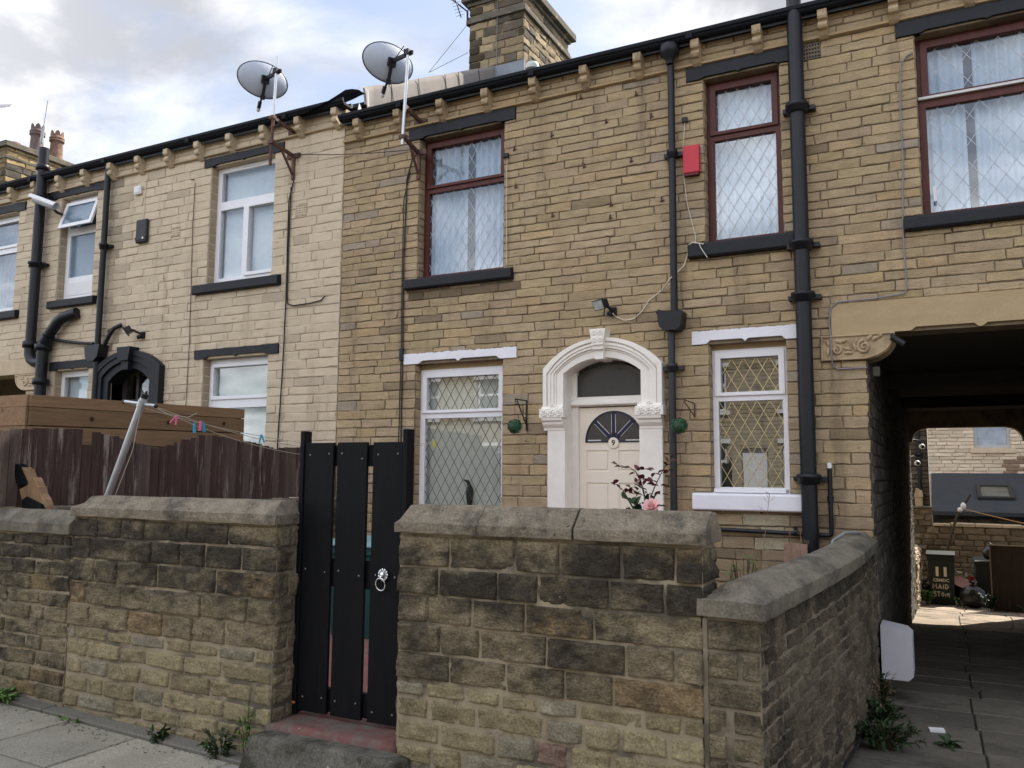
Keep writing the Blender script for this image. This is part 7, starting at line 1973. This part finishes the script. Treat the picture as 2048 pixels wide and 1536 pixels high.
# ================================================================== LIGHT, SKY
SUN_AZ, SUN_EL = rad(25), rad(44.5)
sv = Vector((math.sin(SUN_AZ)*math.cos(SUN_EL), math.cos(SUN_AZ)*math.cos(SUN_EL), math.sin(SUN_EL)))
sd = bpy.data.lights.new('sun', 'SUN'); sd.energy = 3.6; sd.angle = rad(0.55); sd.color = (1.0, 0.93, 0.82)
so = bpy.data.objects.new('sun', sd); COL.objects.link(so); so.rotation_euler = sv.to_track_quat('Z', 'Y').to_euler()
W = bpy.data.worlds.new('World'); SC.world = W; W.use_nodes = True
nt = W.node_tree; g = NT(nt)
for n_ in list(nt.nodes): nt.nodes.remove(n_)
out = g.n('ShaderNodeOutputWorld'); bg = g.n('ShaderNodeBackground'); g.l(bg.outputs[0], out.inputs[0])
sky = g.n('ShaderNodeTexSky'); sky.sky_type = 'NISHITA'; sky.sun_disc = False; sky.sun_elevation = SUN_EL; sky.sun_rotation = SUN_AZ
sky.air_density = 1.0; sky.dust_density = 2.0
tc = g.n('ShaderNodeTexCoord'); sx = g.n('ShaderNodeSeparateXYZ'); g.l(tc.outputs['Generated'], sx.inputs[0])
zz_ = g.n('ShaderNodeMath', operation='MAXIMUM'); g.l(sx.outputs['Z'], zz_.inputs[0]); zz_.inputs[1].default_value = 0.02
za = g.n('ShaderNodeMath', operation='ADD'); g.l(zz_.outputs[0], za.inputs[0]); za.inputs[1].default_value = 0.22
dx = g.n('ShaderNodeMath', operation='DIVIDE'); g.l(sx.outputs['X'], dx.inputs[0]); g.l(za.outputs[0], dx.inputs[1])
dy = g.n('ShaderNodeMath', operation='DIVIDE'); g.l(sx.outputs['Y'], dy.inputs[0]); g.l(za.outputs[0], dy.inputs[1])
cb = g.n('ShaderNodeCombineXYZ'); g.l(dx.outputs[0], cb.inputs[0]); g.l(dy.outputs[0], cb.inputs[1])
OFF = (3.1, 1.7, 0.0)
mp = g.n('ShaderNodeMapping'); mp.inputs['Location'].default_value = OFF; g.l(cb.outputs[0], mp.inputs[0])
def noi(scale, det, rough, dist=0.0, vec=None):
    n = g.n('ShaderNodeTexNoise'); n.inputs['Scale'].default_value = scale; n.inputs['Detail'].default_value = det; n.inputs['Roughness'].default_value = rough; n.inputs['Distortion'].default_value = dist
    g.l(vec or mp.outputs[0], n.inputs['Vector']); return n.outputs['Fac']
def mrange(src, a, b_, c, d, smooth=True):
    n = g.n('ShaderNodeMapRange'); n.inputs[1].default_value = a; n.inputs[2].default_value = b_; n.inputs[3].default_value = c; n.inputs[4].default_value = d
    if smooth: n.interpolation_type = 'SMOOTHSTEP'
    g.l(src, n.inputs[0]); return n.outputs[0]
def lobe(az, el, c0, c1):      # 1 inside a patch of sky centred at azimuth az (from +y towards +x), elevation el
    d = g.n('ShaderNodeVectorMath', operation='DOT_PRODUCT'); g.l(tc.outputs['Generated'], d.inputs[0])
    d.inputs[1].default_value = (math.sin(rad(az))*math.cos(rad(el)), math.cos(rad(az))*math.cos(rad(el)), math.sin(rad(el)))
    return mrange(d.outputs['Value'], math.cos(rad(c0)), math.cos(rad(c1)), 0, 1)
def madd(a, k, b_):
    n = g.n('ShaderNodeMath', operation='MULTIPLY_ADD'); g.l(a, n.inputs[0]); n.inputs[1].default_value = k
    g.l(b_, n.inputs[2]); return n.outputs[0]
base = noi(1.25, 8, 0.55, 0.35)
base = madd(lobe(-56, 28, 22, 8), 0.16, base)       # the big cloud bank to the left
base = madd(lobe(-40, 35, 9, 3), -0.17, base)       # blue gap right of it
base = madd(lobe(-30, 36, 7, 2), -0.10, base)
base = madd(lobe(-5, 40, 22, 8), 0.10, base)
cover = mrange(base, 0.40, 0.60, 0.0, 1.0)
shade = mrange(noi(2.3, 6, 0.55, 0.4), 0.36, 0.62, 0.0, 1.0)
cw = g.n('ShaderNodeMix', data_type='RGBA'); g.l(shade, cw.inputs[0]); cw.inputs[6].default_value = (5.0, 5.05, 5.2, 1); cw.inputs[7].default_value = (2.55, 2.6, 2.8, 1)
# cumulus lit from the front (away from the sun) are brighter than those seen against it
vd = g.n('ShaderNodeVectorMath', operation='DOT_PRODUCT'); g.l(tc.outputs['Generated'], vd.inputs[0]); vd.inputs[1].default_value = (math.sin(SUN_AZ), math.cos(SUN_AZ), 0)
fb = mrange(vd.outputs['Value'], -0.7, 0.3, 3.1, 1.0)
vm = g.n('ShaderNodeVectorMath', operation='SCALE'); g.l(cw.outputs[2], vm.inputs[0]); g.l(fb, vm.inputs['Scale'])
haz = g.n('ShaderNodeMix', data_type='RGBA'); haz.inputs[0].default_value = 0.5; g.l(sky.outputs[0], haz.inputs[6]); haz.inputs[7].default_value = (2.9, 3.25, 4.2, 1)
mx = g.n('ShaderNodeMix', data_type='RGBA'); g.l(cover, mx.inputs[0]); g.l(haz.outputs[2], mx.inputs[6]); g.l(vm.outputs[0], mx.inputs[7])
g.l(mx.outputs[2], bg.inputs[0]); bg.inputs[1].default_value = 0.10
SC.view_settings.exposure = 1.25
SC.cycles.max_bounces = 8; SC.cycles.transparent_max_bounces = 16
SC.cycles.use_denoising = True
SC.cycles.caustics_reflective = False; SC.cycles.caustics_refractive = False
